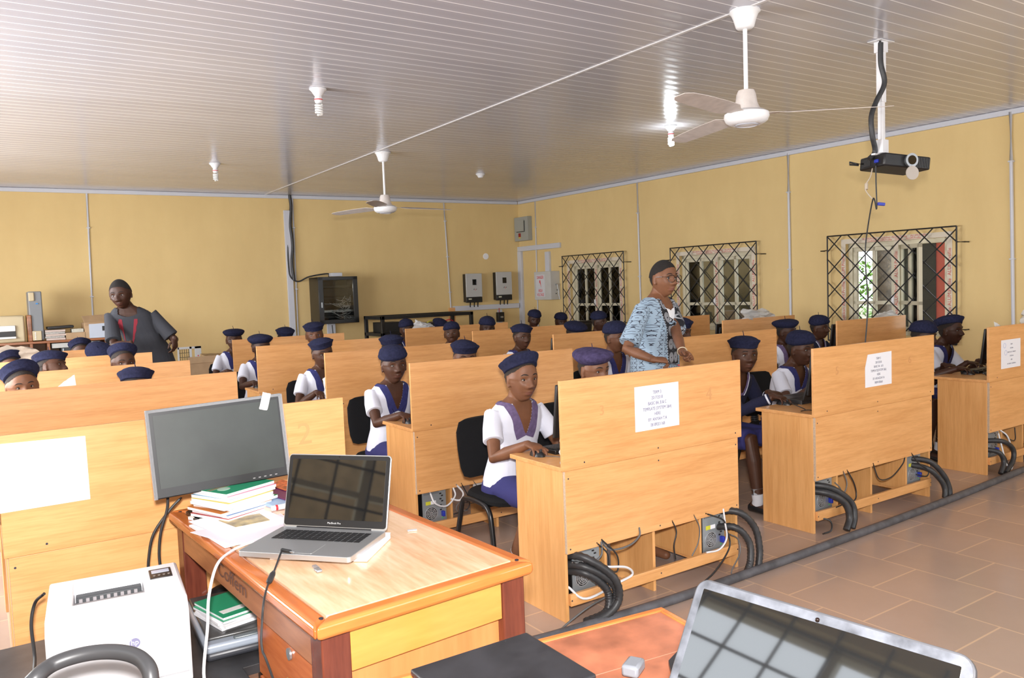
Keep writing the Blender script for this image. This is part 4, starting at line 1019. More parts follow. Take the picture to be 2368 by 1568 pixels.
# ================================================================== HOSES AND CABLES UNDER THE DESKS
def hose(pts, label, r=.019, ribs=True, mt=None, n=10):
    P = bez(pts, n); rr = [r*(1.0+(.07 if (i % 2) else -.07)) for i in range(len(P))] if ribs else r
    return tag(MB().tube(P, rr, n=12).build('cable_hose', mt or M_RUBBER), label, 'hose', group='ribbed hoses running from the desks to the floor pipe')
def wire(pts, label, r=.004, mt=None): return tag(MB().tube(bez(pts,7), r, n=6).build('cable', mt or M_CABLE), label, 'cable')
x0, x1, y = D[('M',1)]
for i, (dx, dz, dy) in enumerate(((0,0,0),(.0,.045,-.02),(.03,-.03,.02))):
    hose([(x0+.03,y+.10,.26+dz), (x0+.08,y-.03,.275+dz), (x0+.19-dx,y-.09+dy,.20+dz*.6), (x0+.22-dx,y-.10+dy,.12), (x0+.16,y-.10+dy*.5,.05), (x0+.03+i*.01,y-.09+i*.012,.022)], ('black ribbed hose, outermost of three curving from the nearest middle desk to the floor', 'black ribbed hose, topmost of three curving from the nearest middle desk to the floor', 'black ribbed hose, innermost of three curving from the nearest middle desk to the floor')[i])
hose([(x1-.13,y+.08,.33), (x1-.05,y-.03,.33), (x1+.03,y-.07,.24), (x1+.045,y-.09,.12), (x1+.02,y-.10,.02)], 'black ribbed hose at the right end of the nearest middle desk, the outer of two')
hose([(x1-.14,y+.08,.24), (x1-.08,y-.03,.25), (x1-.02,y-.07,.17), (x1-.03,y-.09,.08), (x1-.07,y-.10,.02)], 'black ribbed hose at the right end of the nearest middle desk, the inner of two')
x0, x1, y = D[('R',1)]
hose([(x0+.03,y+.1,.26), (x0+.10,y-.02,.25), (x0+.20,y-.07,.18), (x0+.22,y-.09,.09), (x0+.17,y-.10,.02)], 'smooth black hose, outer of two at the left of the desk with the bent notice', ribs=False, r=.022)
hose([(x0+.03,y+.1,.30), (x0+.13,y-.02,.28), (x0+.26,y-.07,.18), (x0+.27,y-.09,.09), (x0+.23,y-.10,.02)], 'smooth black hose, inner of two at the left of the desk with the bent notice', ribs=False, r=.020)
hose([(x1-.22,y+.1,.30), (x1-.10,y-.02,.28), (x1+.0,y-.07,.18), (x1+.04,y-.09,.09), (x1+.04,y-.10,.02)], 'black hose, outer of two at the right end of the desk with the bent notice', ribs=False)
hose([(x1-.22,y+.1,.26), (x1-.12,y-.02,.23), (x1-.04,y-.07,.15), (x1-.01,y-.09,.08), (x1-.03,y-.10,.02)], 'black hose, inner of two at the right end of the desk with the bent notice', ribs=False)
x0, x1, y = D[('C',1)]
hose([(x0+.03,y+.1,.26), (x0+.15,y-.02,.26), (x0+.27,y-.05,.19), (x0+.26,y-.06,.10), (x0+.12,y-.07,.02)], 'black hose looping out of the desk at the right edge, the larger of two', ribs=False)
hose([(x0+.03,y+.1,.20), (x0+.10,y-.02,.18), (x0+.13,y-.05,.10), (x0+.06,y-.06,.02)], 'black hose at the desk at the right edge, the smaller of two', ribs=False)
# grey floor pipe
pts = [atz(1180,1498,.022), atz(1310,1462,.022), atz(1560,1385,.022), atz(1786,1306,.022), atz(1930,1254,.022), atz(2167,1166,.022), atz(2367,1086,.022)]
e = pts[-1] + (pts[-1]-pts[-2]).normalized()*1.0
b_ = pts[0] - (pts[1]-pts[0]).normalized()*1.0
tag(MB().tube(bez([b_]+pts+[e],8), .024, n=12).build('floor_pipe', M_GREYHOSE), 'long grey plastic pipe lying on the floor before the front desks', 'pipe')
x0, x1, y = D[('M',1)]
wire([(x0+.10,y-.02,.29),(x0+.20,y-.04,.25),(x0+.33,y-.05,.22),(x0+.38,y-.04,.17),(x0+.30,y-.03,.145),(x0+.10,y-.02,.11),(x0+.03,y+.03,.17)], 'white cable looping below the left end of the nearest middle desk', .006, M_CABLEW)
wire([(x0+.03,y-.01,.30),(x0+.13,y-.02,.28),(x0+.20,y-.02,.30),(x0+.22,y,.36)], 'grey cable across the tower under the nearest middle desk', .005, M_CABLEG)
wire([(x0+.19,y,.36),(x0+.24,y-.02,.30),(x0+.25,y-.02,.22),(x0+.30,y-.02,.20),(x0+.30,y-.02,.28),(x0+.22,y,.37)], 'black cable dangling beside the left tower of the nearest middle desk', .004)
wire([(x0+.22,y,.36),(x0+.27,y-.01,.31),(x0+.38,y-.02,.31),(x0+.46,y-.01,.34),(x0+.47,y,.38)], 'dark cable hanging in a wide curve below the nearest middle desk', .005, M_CABLEG)
wire([(x0+.70,y,.37),(x0+.72,y-.01,.31),(x0+.70,y-.01,.24),(x0+.72,y-.0,.16)], 'thin black cable hanging below the middle of the nearest middle desk', .0035)
wire([(x0+.86,y,.37),(x0+.89,y-.01,.30),(x0+.88,y-.01,.22),(x0+.84,y-.0,.15)], 'thin grey cable hanging left of the right tower of the nearest middle desk', .003, M_CABLEG)
wire([(x1-.28,y,.36),(x1-.17,y-.02,.31),(x1-.14,y-.02,.25),(x1-.13,y-.03,.15),(x1-.30,y-.07,.06),(x1-.46,y-.08,.008),(x1-.42,y-.10,.008)], 'black cable falling from the right tower on to the floor at the nearest middle desk', .0045)
wire([(x1-.14,y,.36),(x1-.15,y-.02,.29),(x1-.14,y-.02,.20),(x1-.20,y-.02,.15),(x1-.28,y+.0,.145)], 'white cable curving under the right tower of the nearest middle desk', .005, M_CABLEW)
wire([(x1-.12,y-.02,.22),(x1-.06,y-.03,.18),(x1-.07,y-.05,.11),(x1-.16,y-.07,.04),(x1-.18,y-.09,.008)], 'grey cable hanging beside the ribbed hoses of the nearest middle desk', .0035, M_CABLEG)
wire([(x0-.12,y-.06,.006),(x0-.03,y-.05,.04),(x0+.10,y-.03,.07),(x0+.22,y-.01,.08),(x0+.30,y,.085)], 'grey cable rising from the floor pipe at the left foot of the nearest middle desk', .005, M_CABLEG)
x0, x1, y = D[('R',1)]
wire([(x0+.33,y,.36),(x0+.37,y-.02,.28),(x0+.40,y-.02,.20),(x0+.36,y-.03,.16),(x0+.25,y-.02,.15),(x0+.2,y+.01,.13)], 'black cable dangling below the front desk right of centre, near its left tower', .004)
wire([(x0+.29,y,.36),(x0+.30,y-.02,.28),(x0+.26,y-.02,.22),(x0+.22,y-.02,.27),(x0+.2,y,.3)], 'grey cable looping beside the left tower of the front desk right of centre', .004, M_CABLEG)
wire([(x0+.62,y,.36),(x0+.66,y-.02,.25),(x0+.80,y-.02,.24),(x0+.95,y-.01,.30),(x0+1.0,y,.34)], 'black cable hanging in a curve below the front desk right of centre', .004)
wire([(x1-.28,y,.36),(x1-.22,y-.02,.28),(x1-.12,y-.03,.22),(x1-.14,y-.03,.18),(x1-.22,y,.2)], 'black cable beside the right tower of the front desk right of centre', .004)
wire([(x0-.0+.03,y-.03,.008),(x0+.10,y-.04,.02),(x0+.10,y-.03,.08),(x0+.05,y+.05,.09)], 'short black cable under the left foot of the front desk right of centre', .005)
x0, x1, y = D[('C',1)]
wire([(x0+.14,y,.34),(x0+.15,y-.03,.2),(x0+.17,y-.05,.08),(x0+.23,y-.06,.03),(x0+.28,y-.05,.12),(x0+.24,y-.03,.28),(x0+.18,y,.34)], 'white cable looping down to the floor pipe at the right edge', .006, M_CABLEW)
wire([(x0+.2,y,.33),(x0+.28,y-.02,.26),(x0+.38,y-.02,.24),(x0+.42,y,.33)], 'black cable hanging under the desk at the right edge', .004)
wire([(x0+.10,y,.20),(x0+.17,y-.02,.16),(x0+.22,y-.03,.1),(x0+.22,y-.04,.02)], 'thin black cable reaching the floor at the right edge desk', .004)
x0, x1, y = D[('M',2)]
wire([(x0+.10,y,.34),(x0+.12,y-.03,.27),(x0+.20,y-.03,.24),(x0+.27,y-.02,.29),(x0+.27,y,.34)], 'white cable loop below the second middle desk', .0055, M_CABLEW)
wire([(x0+.29,y,.36),(x0+.33,y-.02,.30),(x0+.30,y-.03,.26),(x0+.25,y,.27)], 'short white cable beside the tower of the second middle desk', .006, M_CABLEW)
wire([(x0+.33,y,.36),(x0+.37,y-.02,.26),(x0+.36,y-.02,.19),(x0+.26,y-.01,.17)], 'black cable dangling below the second middle desk, next to its tower', .004)
wire([(x0+.42,y,.36),(x0+.47,y-.01,.28),(x0+.42,y-.02,.22),(x0+.30,y-.02,.24),(x0+.28,y-.02,.19),(x0+.36,y-.02,.18)], 'thin looping cable below the second middle desk', .003, M_CABLEG)
wire([(x0+.45,y,.245),(x0+.62,y-.02,.24),(x0+.72,y-.02,.26),(x0+.68,y,.34)], 'dark cable passing behind the chair at the nearest middle desk', .005, M_CABLEG)

# crumpled plastic film
def film(poly3, seed, label, amp=.02, n=14, nm='plastic_bag', mt=None, cat='plastic bag'):
    """four corners -> crumpled closed sheet with a little volume"""
    rd = random.Random(seed); a, b, c_, d_ = [V(p) for p in poly3]; nrm = (b-a).cross(d_-a).normalized()
    ph = [(rd.uniform(2,9), rd.uniform(2,9), rd.uniform(0,6), rd.uniform(.3,1)) for _ in range(7)]
    def P(u, v, s_):
        e = min(u,1-u,v,1-v); h = sum(w*sin(f*u*2+g*v*2+p) for f, g, p, w in ph)/3.5
        q = a.lerp(b,u).lerp(d_.lerp(c_,u), v); jag = V((sin(u*23+seed), sin(v*19+seed), sin(u*17+v*13)))*amp*.25
        return q + nrm*(amp*h + s_*amp*.6*min(1,e*6)) + jag
    mb = MB(); g = []
    for s_ in (1,-1): g.append([[P(i/n, j/n, s_) for i in range(n+1)] for j in range(n+1)])
    for gi, s_ in ((0,1),(1,-1)):
        vs = [p for r_ in g[gi] for p in r_]; fs = [(j*(n+1)+i, j*(n+1)+i+1, (j+1)*(n+1)+i+1, (j+1)*(n+1)+i) for j in range(n) for i in range(n)]
        if s_ < 0: fs = [tuple(reversed(f)) for f in fs]
        mb.add(vs, fs)
    return tag(mb.build(nm, mt or M_PLBAG), label, cat)
x0, x1, y = D[('M',1)]
film([(x0+.02,y+.03,ZD+.01),(x0+.20,y+.20,ZD+.012),(x0+.14,y+.12,ZD+.15),(x0+.05,y+.06,ZD+.14)], 1, 'crumpled clear plastic film on the nearest middle desk beside the keyboard', .022)
x0, x1, y = D[('M',3)]
film([(x0+.02,y+.04,ZD+.01),(x0+.08,y+.16,ZD+.012),(x0+.03,y+.14,ZD+.20),(x0+.01,y+.06,ZD+.22)], 2, 'pale plastic film standing on the third middle desk beside the white-bloused student', .012)
x0, x1, y = D[('C',3)]
film([(x0+.35,y+.03,ZP-.03),(x0+.95,y+.05,ZP-.03),(x0+.85,y+.1,ZP+.09),(x0+.40,y+.08,ZP+.10)], 3, 'cloudy plastic bag above the third desk of the far right column, below the grille', .04)
x0, x1, y = D[('C',2)]
film([(x0+.62,y+.03,ZP-.04),(x1-.03,y+.03,ZP-.03),(x1-.06,y+.1,ZP+.06),(x0+.80,y+.06,ZP+.035)], 4, 'cloudy plastic sheet along the top of the second far right desk', .012)
x0, x1, y = D[('C',1)]
film([(x0+.58,y+.04,ZP-.04),(x1-.1,y+.05,ZP-.04),(x1-.2,y+.12,ZP+.12),(x0+.75,y+.08,ZP+.10)], 5, 'cloudy plastic bag on top of the desk at the right edge', .03)
film([(x0+.16,y+.03,ZP-.02),(x0+.27,y+.03,ZP-.01),(x0+.24,y+.05,ZP+.015),(x0+.18,y+.05,ZP+.035)], 6, 'small scrap of plastic sticking up from the desk at the right edge', .006)
x0, x1, y = D[('R',5)]
film([(x0+.10,y+.05,ZP-.03),(x0+.45,y+.05,ZP-.02),(x0+.42,y+.12,ZP+.03),(x0+.18,y+.10,ZP+.095)], 8, 'crumpled plastic bag on the back desk of the right-centre column', .03)
x0, x1, y = D[('M',2)]
film([(x0+.46,y+.08,.23),(x0+.56,y+.06,.23),(x0+.66,y+.02,.40),(x0+.44,y+.03,.42)], 9, 'clear plastic sheet hanging below the second middle desk', .012)
x0, x1, y = D[('L',2)]
p = aty(145,852,y+.05); film([(p.x-.06,y+.05,ZP-.03),(p.x+.06,y+.05,ZP-.03),(p.x+.055,y+.07,ZP+.055),(p.x+.0,y+.06,ZP+.02)], 10, 'upturned corner of a white sheet above the second left desk', .003, mt=M_PAPER, nm='paper_sheet', cat='paper')
film([aty(-40,862,8.45), aty(125,832,8.35), aty(70,803,8.3), aty(-30,800,8.3)], 11, 'large beige cloth cover bulging behind the left desks', .03, nm='cloth_cover', mt=mat('beige_cloth', (0.50,0.42,0.34), .9, bump=.4, bscale=20), cat='cloth')

# ================================================================== BACK-LEFT STORAGE
YS = 11.55
def shelf_x(px, py=785): return aty(px, py, YS).x
zs = aty(130, 787, YS).z
xa = shelf_x(-60); xb = shelf_x(262)
c = thing('storage_shelf', 'dark varnished wooden shelf unit against the back wall at the left', 'shelf', loc=((xa+xb)/2, YS+.25, 0))
MB().bb((xa,YS,zs-.03),(xb,YS+.45,zs)).build('top_board', M_SHELFW, c, world=True, bevel=.004)
for z in (.05,.55,.86): MB().bb((xa,YS+.01,z),(xb,YS+.45,z+.025)).build('shelf_board', M_SHELFW, c, world=True, bevel=.003)
for px_ in (-60, 72, 112, 246): xx = shelf_x(px_); MB().bb((xx-.015,YS,0),(xx+.015,YS+.45,zs-.03)).build('upright', M_SHELFW, c, world=True, bevel=.003)
MB().bb((xa,YS+.44,0),(xb,YS+.46,zs-.03)).build('back_board', M_SHELFB, c, world=True, smooth=False)
xx = shelf_x(68); MB().bb((xx-.012,YS,zs),(xx+.04,YS+.35,zs+.33)).build('end_upright', M_SHELFW, c, world=True, bevel=.01)
def at_s(px, py=None, y=YS): return aty(px, py or 760, y).x
# beige printer
x_a = at_s(-25); x_b = at_s(58)
c = thing('old_printer', 'beige inkjet printer on the storage shelf at the left edge', 'printer', loc=((x_a+x_b)/2, YS+.2, zs))
mb = MB().bb((x_a,YS+.02,zs),(x_b,YS+.36,zs+.33)); mb.build('body', M_BEIGEP, c, world=True, bevel=.02)
MB().bb((x_a+.04,YS+.0,zs+.06),(x_b-.10,YS+.03,zs+.21)).build('paper_slot', M_BLACK, c, world=True, bevel=.003)
MB().bb((x_a+.04,YS-.01,zs+.14),(x_b-.10,YS+.02,zs+.21)).build('output_flap', mat('white_gloss_flap', (0.7,0.7,0.68), .2), c, world=True, bevel=.006)
MB().bb((x_a+.04,YS-.03,zs+.05),(x_b-.10,YS+.02,zs+.075)).build('paper_tray', mat('white_gloss_flap', (0.7,0.7,0.68), .2), c, world=True, bevel=.004)
# grey upright tower
x_a = at_s(70); x_b = at_s(102)
c = thing('computer_case', 'tall grey and beige computer case standing on the shelf', 'computer case', loc=((x_a+x_b)/2, YS+.2, zs))
MB().bb((x_a,YS+.02,zs+.01),(x_b,YS+.40,zs+.62)).build('case', mat('slate_grey_plastic', (0.20,0.21,0.22), .5), c, world=True, bevel=.012)
MB().bb((x_a+.005,YS+.0,zs+.50),(x_b-.08,YS+.03,zs+.61)).build('upper_fascia', M_BEIGEP, c, world=True, bevel=.01)
MB().bb((x_a+.02,YS+.0,zs+.01),(x_b-.03,YS+.03,zs+.13)).build('lower_fascia', M_BEIGEP, c, world=True, bevel=.006)
MB().bb((x_b-.07,YS+.01,zs+.46),(x_b-.045,YS+.022,zs+.475)).build('badge', mat('blue_badge', (0.02,0.2,0.5), .4), c, world=True)
mb = MB()
for k in range(4): mb.cyl((x_a+.05,YS-.004,zs+.03+.025*k),(x_a+.05,YS+.0,zs+.03+.025*k),.008,n=10)
mb.build('buttons', M_WHITE, c, world=True)
# stacked papers and things
M_PAPG = mat('stacked_paper_edges', (0.42,0.40,0.37), .8, noise=.3, nscale=60)
x_a = at_s(103); x_b = at_s(152)
rd = random.Random(2)
for k in range(5):
    o = MB().box(((x_a+x_b)/2+rd.uniform(-.01,.01), YS+.15, zs+.014+.026*k), (x_b-x_a-.02*rd.random(), .24, .024), Euler((0,0,rd.uniform(-.05,.05)))).build('file_folder', M_PAPG if k % 2 else mat('pale_folder', (0.55,0.45,0.40), .8), bevel=.002)
    tag(o, 'worn paper folder, %s in the pile of five on the shelf' % ['lowest','second from the bottom','middle one','fourth from the bottom','topmost'][k], 'folder', 'paper folders piled on the shelf')
x_a2 = at_s(110); x_b2 = at_s(172)
tag(MB().box(((x_a2+x_b2)/2, YS+.16, zs+.16), (x_b2-x_a2,.26,.035), Euler((0,-.03,0))).build('closed_laptop', M_BLACK, bevel=.012), 'closed black laptop lying on the paper folders on the shelf', 'laptop')
x_a3 = at_s(152); x_b3 = at_s(198)
tag(MB().bb((x_a3,YS+.02,zs),(x_b3,YS+.3,zs+.085)).build('cardboard_box', M_CARD, bevel=.003), 'flat brown cardboard box on the shelf beside the folders', 'box')
o = MB().bb((x_a3+.07,YS+.03,zs+.0855),(x_b3-.02,YS+.25,zs+.13)); o.bb((x_a3+.13,YS+.028,zs+.11),(x_b3-.06,YS+.05,zs+.1302)); tag(o.build('adapter_box', mat('cream_plastic', (0.52,0.50,0.42), .5), bevel=.003), 'small cream device lying on the flat cardboard box', 'device')
x_a4 = at_s(196); x_b4 = at_s(268)
c = thing('open_carton', 'open brown carton with printed equipment inside, at the end of the shelf', 'box', loc=((x_a4+x_b4)/2, YS+.2, zs))
MB().bb((x_a4,YS+.02,zs),(x_b4,YS+.38,zs+.20)).build('carton', M_CARD, c, world=True, bevel=.003)
MB().box(((x_a4+x_b4)/2,YS+.12,zs+.235), (x_b4-x_a4,.26,.012), Euler((radians(24),-.04,0))).build('lid_flap', M_CARD, c, world=True, bevel=.002)
MB().bb((x_a4+.05,YS+.0,zs+.003),(x_b4,YS+.02,zs+.185)).build('printed_panel', mat('pale_blue_print', (0.48,0.53,0.62), .5), c, world=True)
mb = MB()
for k in range(4): mb.bb((x_a4+.25+.04*k,YS-.003,zs+.02),(x_a4+.275+.04*k,YS+.0,zs+.035))
mb.bb((x_a4+.20,YS-.003,zs+.09),(x_a4+.31,YS+.0,zs+.15)); mb.bb((x_a4+.34,YS-.003,zs+.11),(x_a4+.42,YS+.0,zs+.17)); mb.build('printed_marks', M_BLACK, c, world=True)
# things in the shelf bays
x_a = at_s(120, 800); x_b = at_s(232,800)
tag(MB().bb((x_a,YS+.02,zs-.10),(x_b,YS+.4,zs-.04)).build('equipment_tray', mat('white_metal_tray', (0.5,0.5,0.48), .4), bevel=.004), 'long white metal tray just under the top of the shelf', 'tray')
x_a = at_s(143, 810); x_b = at_s(234,810)
c = thing('equipment_case', 'dark grey case with silver edge stored inside the shelf', 'case', loc=((x_a+x_b)/2, YS+.2, .885))
MB().bb((x_a,YS+.02,.886),(x_b,YS+.4,zs-.104)).build('body', mat('dark_slate', (0.05,0.055,0.06), .5), c, world=True, bevel=.005)
mb = MB()
for q_ in (0,.10): mb.bb((x_a+.01+q_,YS+.005,.89),(x_a+.025+q_,YS+.022,zs-.11))
mb.build('edge_trim', M_SILVER, c, world=True)
# chassis and carton to the right of the shelf
A = aty(421,803,11.6); B_ = aty(467,835,11.6); zt = A.z
c = thing('metal_chassis', 'white metal computer chassis leaning near the back wall, right of the bending man', 'chassis', loc=((A.x+B_.x)/2, 11.62, zt-.55))
mb = MB(); x_a, x_b = A.x-.06, B_.x
for a_ in ((x_a,x_b,zt-.03,zt),(x_a,x_b,zt-.55,zt-.52),(x_a,x_a+.02,zt-.55,zt),(x_b-.085,x_b,zt-.55,zt),((x_a+x_b)/2+.0,(x_a+x_b)/2+.03,zt-.55,zt),(x_a,x_b-.1,zt-.26,zt-.235)): mb.bb((a_[0],11.6,a_[2]),(a_[1],11.62,a_[3]))
mb.build('frame', mat('white_chassis_metal', (0.52,0.53,0.54), .4), c, world=True, bevel=.002)
mb = MB()
for j in range(3):
    for k in range(6): mb.bb((x_a+.03+.028*k,11.602,zt-.08-.06*j),(x_a+.034+.028*k,11.612,zt-.03-.06*j))
    mb.bb((x_a+.02,11.602,zt-.085-.06*j),((x_a+x_b)/2,11.612,zt-.079-.06*j))
mb.build('bay_grid', M_CABLE, c, world=True)
MB().cyl((x_b-.045,11.597,zt-.13),(x_b-.045,11.6,zt-.13),.008).build('red_button', M_RED, c, world=True)
A = aty(452,836,11.2); B_ = aty(545,836,11.2)
c = thing('cardboard_carton', 'large brown cardboard carton on the floor near the back wall', 'carton', loc=((A.x+B_.x)/2, 11.4, 0)); x_a, x_b = A.x-.1, B_.x
MB().bb((x_a,11.15,0),(x_b,11.55,A.z)).build('body', M_CARD, c, world=True, bevel=.004)
MB().box(((x_a+x_b)/2+.05,11.3,A.z+.045), (.3,.2,.05), Euler((.1,.05,.1))).build('contents', mat('worn_card', (0.36,0.24,0.12), .8, noise=.4, nscale=20), c, world=True)
MB().box(((x_a+x_b)/2,11.16,A.z+.02), (x_b-x_a,.01,.09), Euler((-.3,0,0))).build('top_flap', M_CARD, c, world=True)
# black steel rack with batteries
YR = 10.9
A = aty(882,732,YR); B_ = aty(1083,722,YR+.15); x_a, x_b = A.x, B_.x; zt = A.z
c = thing('battery_rack', 'black steel battery rack standing below the inverters', 'rack', loc=((x_a+x_b)/2, YR+.3, 0))
mb = MB(); s2 = .05
for x in (x_a, x_b-s2):
    for yy in (YR, YR+.6): mb.bb((x,yy,0),(x+s2,yy+s2,zt))
for z in (.35, zt-.30, zt-.05):
    for yy in (YR, YR+.6): mb.bb((x_a,yy,z),(x_b,yy+s2,z+.05))
    for x in (x_a, x_b-s2): mb.bb((x,YR,z),(x+s2,YR+.6,z+.05))
mb.build('frame', M_BLACKM, c, world=True, bevel=.003)
MB().bb((x_a+.01,YR+.02,zt-.295),(x_b-.01,YR+.62,zt-.26)).build('shelf_plate', M_BLACKM, c, world=True)
x_p = aty(1043,735,YR+.6).x
MB().bb((x_p,YR+.655,.2),(x_b+.05,YR+.68,zt+.06)).build('side_board', M_DESKX, c, world=True, smooth=False)
tag(MB().bb((x_a+.10,YR+.2,zt-.26),(x_a+.45,YR+.55,zt-.10)).build('battery', M_BLACK, bevel=.008), 'black battery block at the left end of the steel rack', 'battery')
tag(MB().bb((x_a+.75,YR+.15,zt-.26),(x_a+1.15,YR+.5,zt-.14)).build('battery', M_BLACK, bevel=.008), 'black battery block in the middle of the steel rack', 'battery')
M_YW = mat('yellow_wire', (0.55,0.50,0.03), .5)
wire([(x_a+.33,YR-.0,zt-.40),(x_a+.36,YR+.0,zt-.25),(x_a+.45,YR+.05,zt-.14)], 'yellow wire curving at the left side of the steel rack', .009, M_YW)
wire([(x_a+.80,YR+.2,zt-.17),(x_a+.90,YR+.15,zt-.11),(x_a+1.05,YR+.2,zt-.14),(x_a+1.15,YR+.2,zt-.2)], 'yellow wire arching over the middle of the steel rack', .008, M_YW)
wire([(x_a+1.12,YR+.2,zt-.15),(x_a+1.22,YR+.15,zt-.11),(x_a+1.34,YR+.2,zt-.15)], 'red wire arching at the right of the steel rack', .008, M_RED)
wire([(x_a+.50,YR+.2,zt-.15),(x_a+.60,YR+.15,zt-.14),(x_a+.72,YR+.2,zt-.15)], 'red wire near the middle of the steel rack', .008, M_RED)
# monitors seen over the desks at the far right
a = aty(1340,752,8.95); c = thing('plain_table', 'low table carrying a monitor beyond the back desks, mostly hidden', 'table', loc=(7.0,9.1,0))
MB().bb((6.3,8.75,.70),(7.6,9.2,.725)).build('table_top', M_DESKX, c, world=True, smooth=False, bevel=.002)
for xx, yy in ((6.33,8.78),(7.55,8.78),(6.33,9.15),(7.55,9.15)): MB().bb((xx-.02,yy-.02,0),(xx+.02,yy+.02,.70)).build('leg', M_DESKZ, c, world=True)
place_monitor(a.x, 8.95, .725, radians(4), 'black monitor in front of the two students beside the danger box', 1.05)

# ================================================================== PEOPLE
def gs(x, s): return exp(-(x/s)**2)
def ss(a, b, x): t = max(0, min(1, (x-a)/(b-a))); return t*t*(3-2*t)
def headpt(u, v, grow=0.0, fem=True, feat=1.0):
    """u azimuth 0..2pi (0 = face, +Y), v polar 0 (bottom) .. pi (top) -> head-local point"""
    sx = sin(v)*sin(u); sy = sin(v)*cos(u); sz = -cos(v)
    x = .0745*sx; y = .094*sy; z = .115*sz
    x *= 1 + .10*(1-abs(sz))*(abs(sx)**2)*.3
    if z < 0:
        t = ss(0, 1, -z/.115)
        x *= 1 - .27*t; 
        if y < 0: y *= 1 - .42*t
        else: y *= 1 - .02*t
        if y > 0: y += .014*t*max(0, sy)
    else:
        t = z/.115
        if y < 0: y *= 1.07
        x *= 1 + .05*(1-t)
    if y > 0: # flatten the face plane
        f = ss(.02, .09, y); y = y*(1-.09*f*(1-ss(.03,.09,z)))
    front = max(0.0, cos(u)) if sy > 0 else 0
    if front > .25 and feat:
        ax = abs(x); d = 0
        ridge = ss(.022, -.028, z)*(1 - ss(-.030, -.043, z))
        d += .0235*ridge*gs(x, .0115 + .004*ss(0,-.03,z))
        d += .0125*gs(ax-.0155, .0085)*gs(z+.031, .0100)
        d -= .0085*gs(ax-.030, .016)*gs(z-.004, .013)
        d += .0045*gs(ax-.030, .024)*gs(z-.026, .009)
        d += .0085*gs(x, .024)*(gs(z+.0565, .0058)+1.05*gs(z+.0695, .0066))
        d -= .0035*gs(x, .027)*gs(z+.063, .0028)
        d -= .003*gs(ax-.03, .006)*gs(z+.063, .006)
        d += .0065*gs(x, .022)*gs(z+.094, .013)
        d += .0045*gs(ax-.043, .018)*gs(z+.028, .02)
        d -= .004*gs(x,.02)*gs(z+.082,.007)
        y += d*feat
    p = V((x, y, z))
    if grow: n = V((x/.0745**2, y/.094**2, z/.115**2)).normalized(); p += n*grow
    return p
def head_mesh(mb, M, nu=72, nv=56):
    rs = []
    for j in range(1, nv):
        v = pi*j/nv; rs.append([M @ headpt(2*pi*i/nu, v) for i in range(nu)])
    b = len(mb.v); mb.rings(rs, caps=True)
def patch_on_head(M, cond, grow, nu=132, nv=100, feat=1.0):
    mb = MB(); idx = {}
    def g(i, j):
        k = (i % nu, j)
        if k not in idx: idx[k] = len(mb.v); mb.v.append(M @ headpt(2*pi*k[0]/nu, pi*j/nv, grow, feat=feat))
        return idx[k]
    for j in range(1, nv-0):
        for i in range(nu):
            c = headpt(2*pi*(i+.5)/nu, pi*(j+.5)/nv)
            if cond(c):
                mb.f.append((g(i,j), g(i+1,j), g(i+1,j+1), g(i,j+1))); mb.m.append(0)
    return mb
def remesh(mb, voxel, smooth=4, fac=.5):
    me = bpy.data.meshes.new('t'); me.from_pydata([tuple(q) for q in mb.v], [], mb.f); me.update()
    bm = bmesh.new(); bm.from_mesh(me); bmesh.ops.recalc_face_normals(bm, faces=bm.faces); bm.to_mesh(me); bm.free()
    o = bpy.data.objects.new('t', me); COL.objects.link(o)
    r = o.modifiers.new('r', 'REMESH'); r.mode = 'VOXEL'; r.voxel_size = voxel; r.adaptivity = 0
    if smooth: s_ = o.modifiers.new('s', 'SMOOTH'); s_.iterations = smooth; s_.factor = fac
    bpy.context.view_layer.update()
    dg = bpy.context.evaluated_depsgraph_get(); out = bpy.data.meshes.new_from_object(o.evaluated_get(dg))
    bpy.data.objects.remove(o); bpy.data.meshes.remove(me)
    return out
def meshobj(name, me, mats, parent, smooth=True):
    if not isinstance(mats, (list, tuple)): mats = [mats]
    me.name = name; me.materials.clear()
    for m in mats: me.materials.append(m)
    if smooth: me.shade_smooth()
    o = bpy.data.objects.new(name, me); COL.objects.link(o); o.parent = parent
    ROOTM[o.name] = ROOTM.get(parent.name, Matrix()).copy(); return o
M_HAIRS = mat('cropped_hair', (0.022,0.014,0.010), .8, bump=.6, bscale=350)
def ring(c, a, b, A, B, n=20, pw=2.0):
    """superellipse ring centred c, half sizes a,b along axes A,B"""
    out = []
    for k in range(n):
        t = 2*pi*k/n; ct, st = cos(t), sin(t); e = 2/pw
        out.append(c + A*(a*abs(ct)**e*(1 if ct >= 0 else -1)) + B*(b*abs(st)**e*(1 if st >= 0 else -1)))
    return out
def ik(sh, wr, l1, l2, pole):
    d = wr-sh; L = min(d.length, (l1+l2)*.998); wr = sh + d.normalized()*L
    a = (l1*l1 - l2*l2 + L*L)/(2*L); h = sqrt(max(0, l1*l1-a*a)); u = d.normalized()
    p = (pole - u*pole.dot(u)).normalized()
    return sh + u*a + p*h, wr
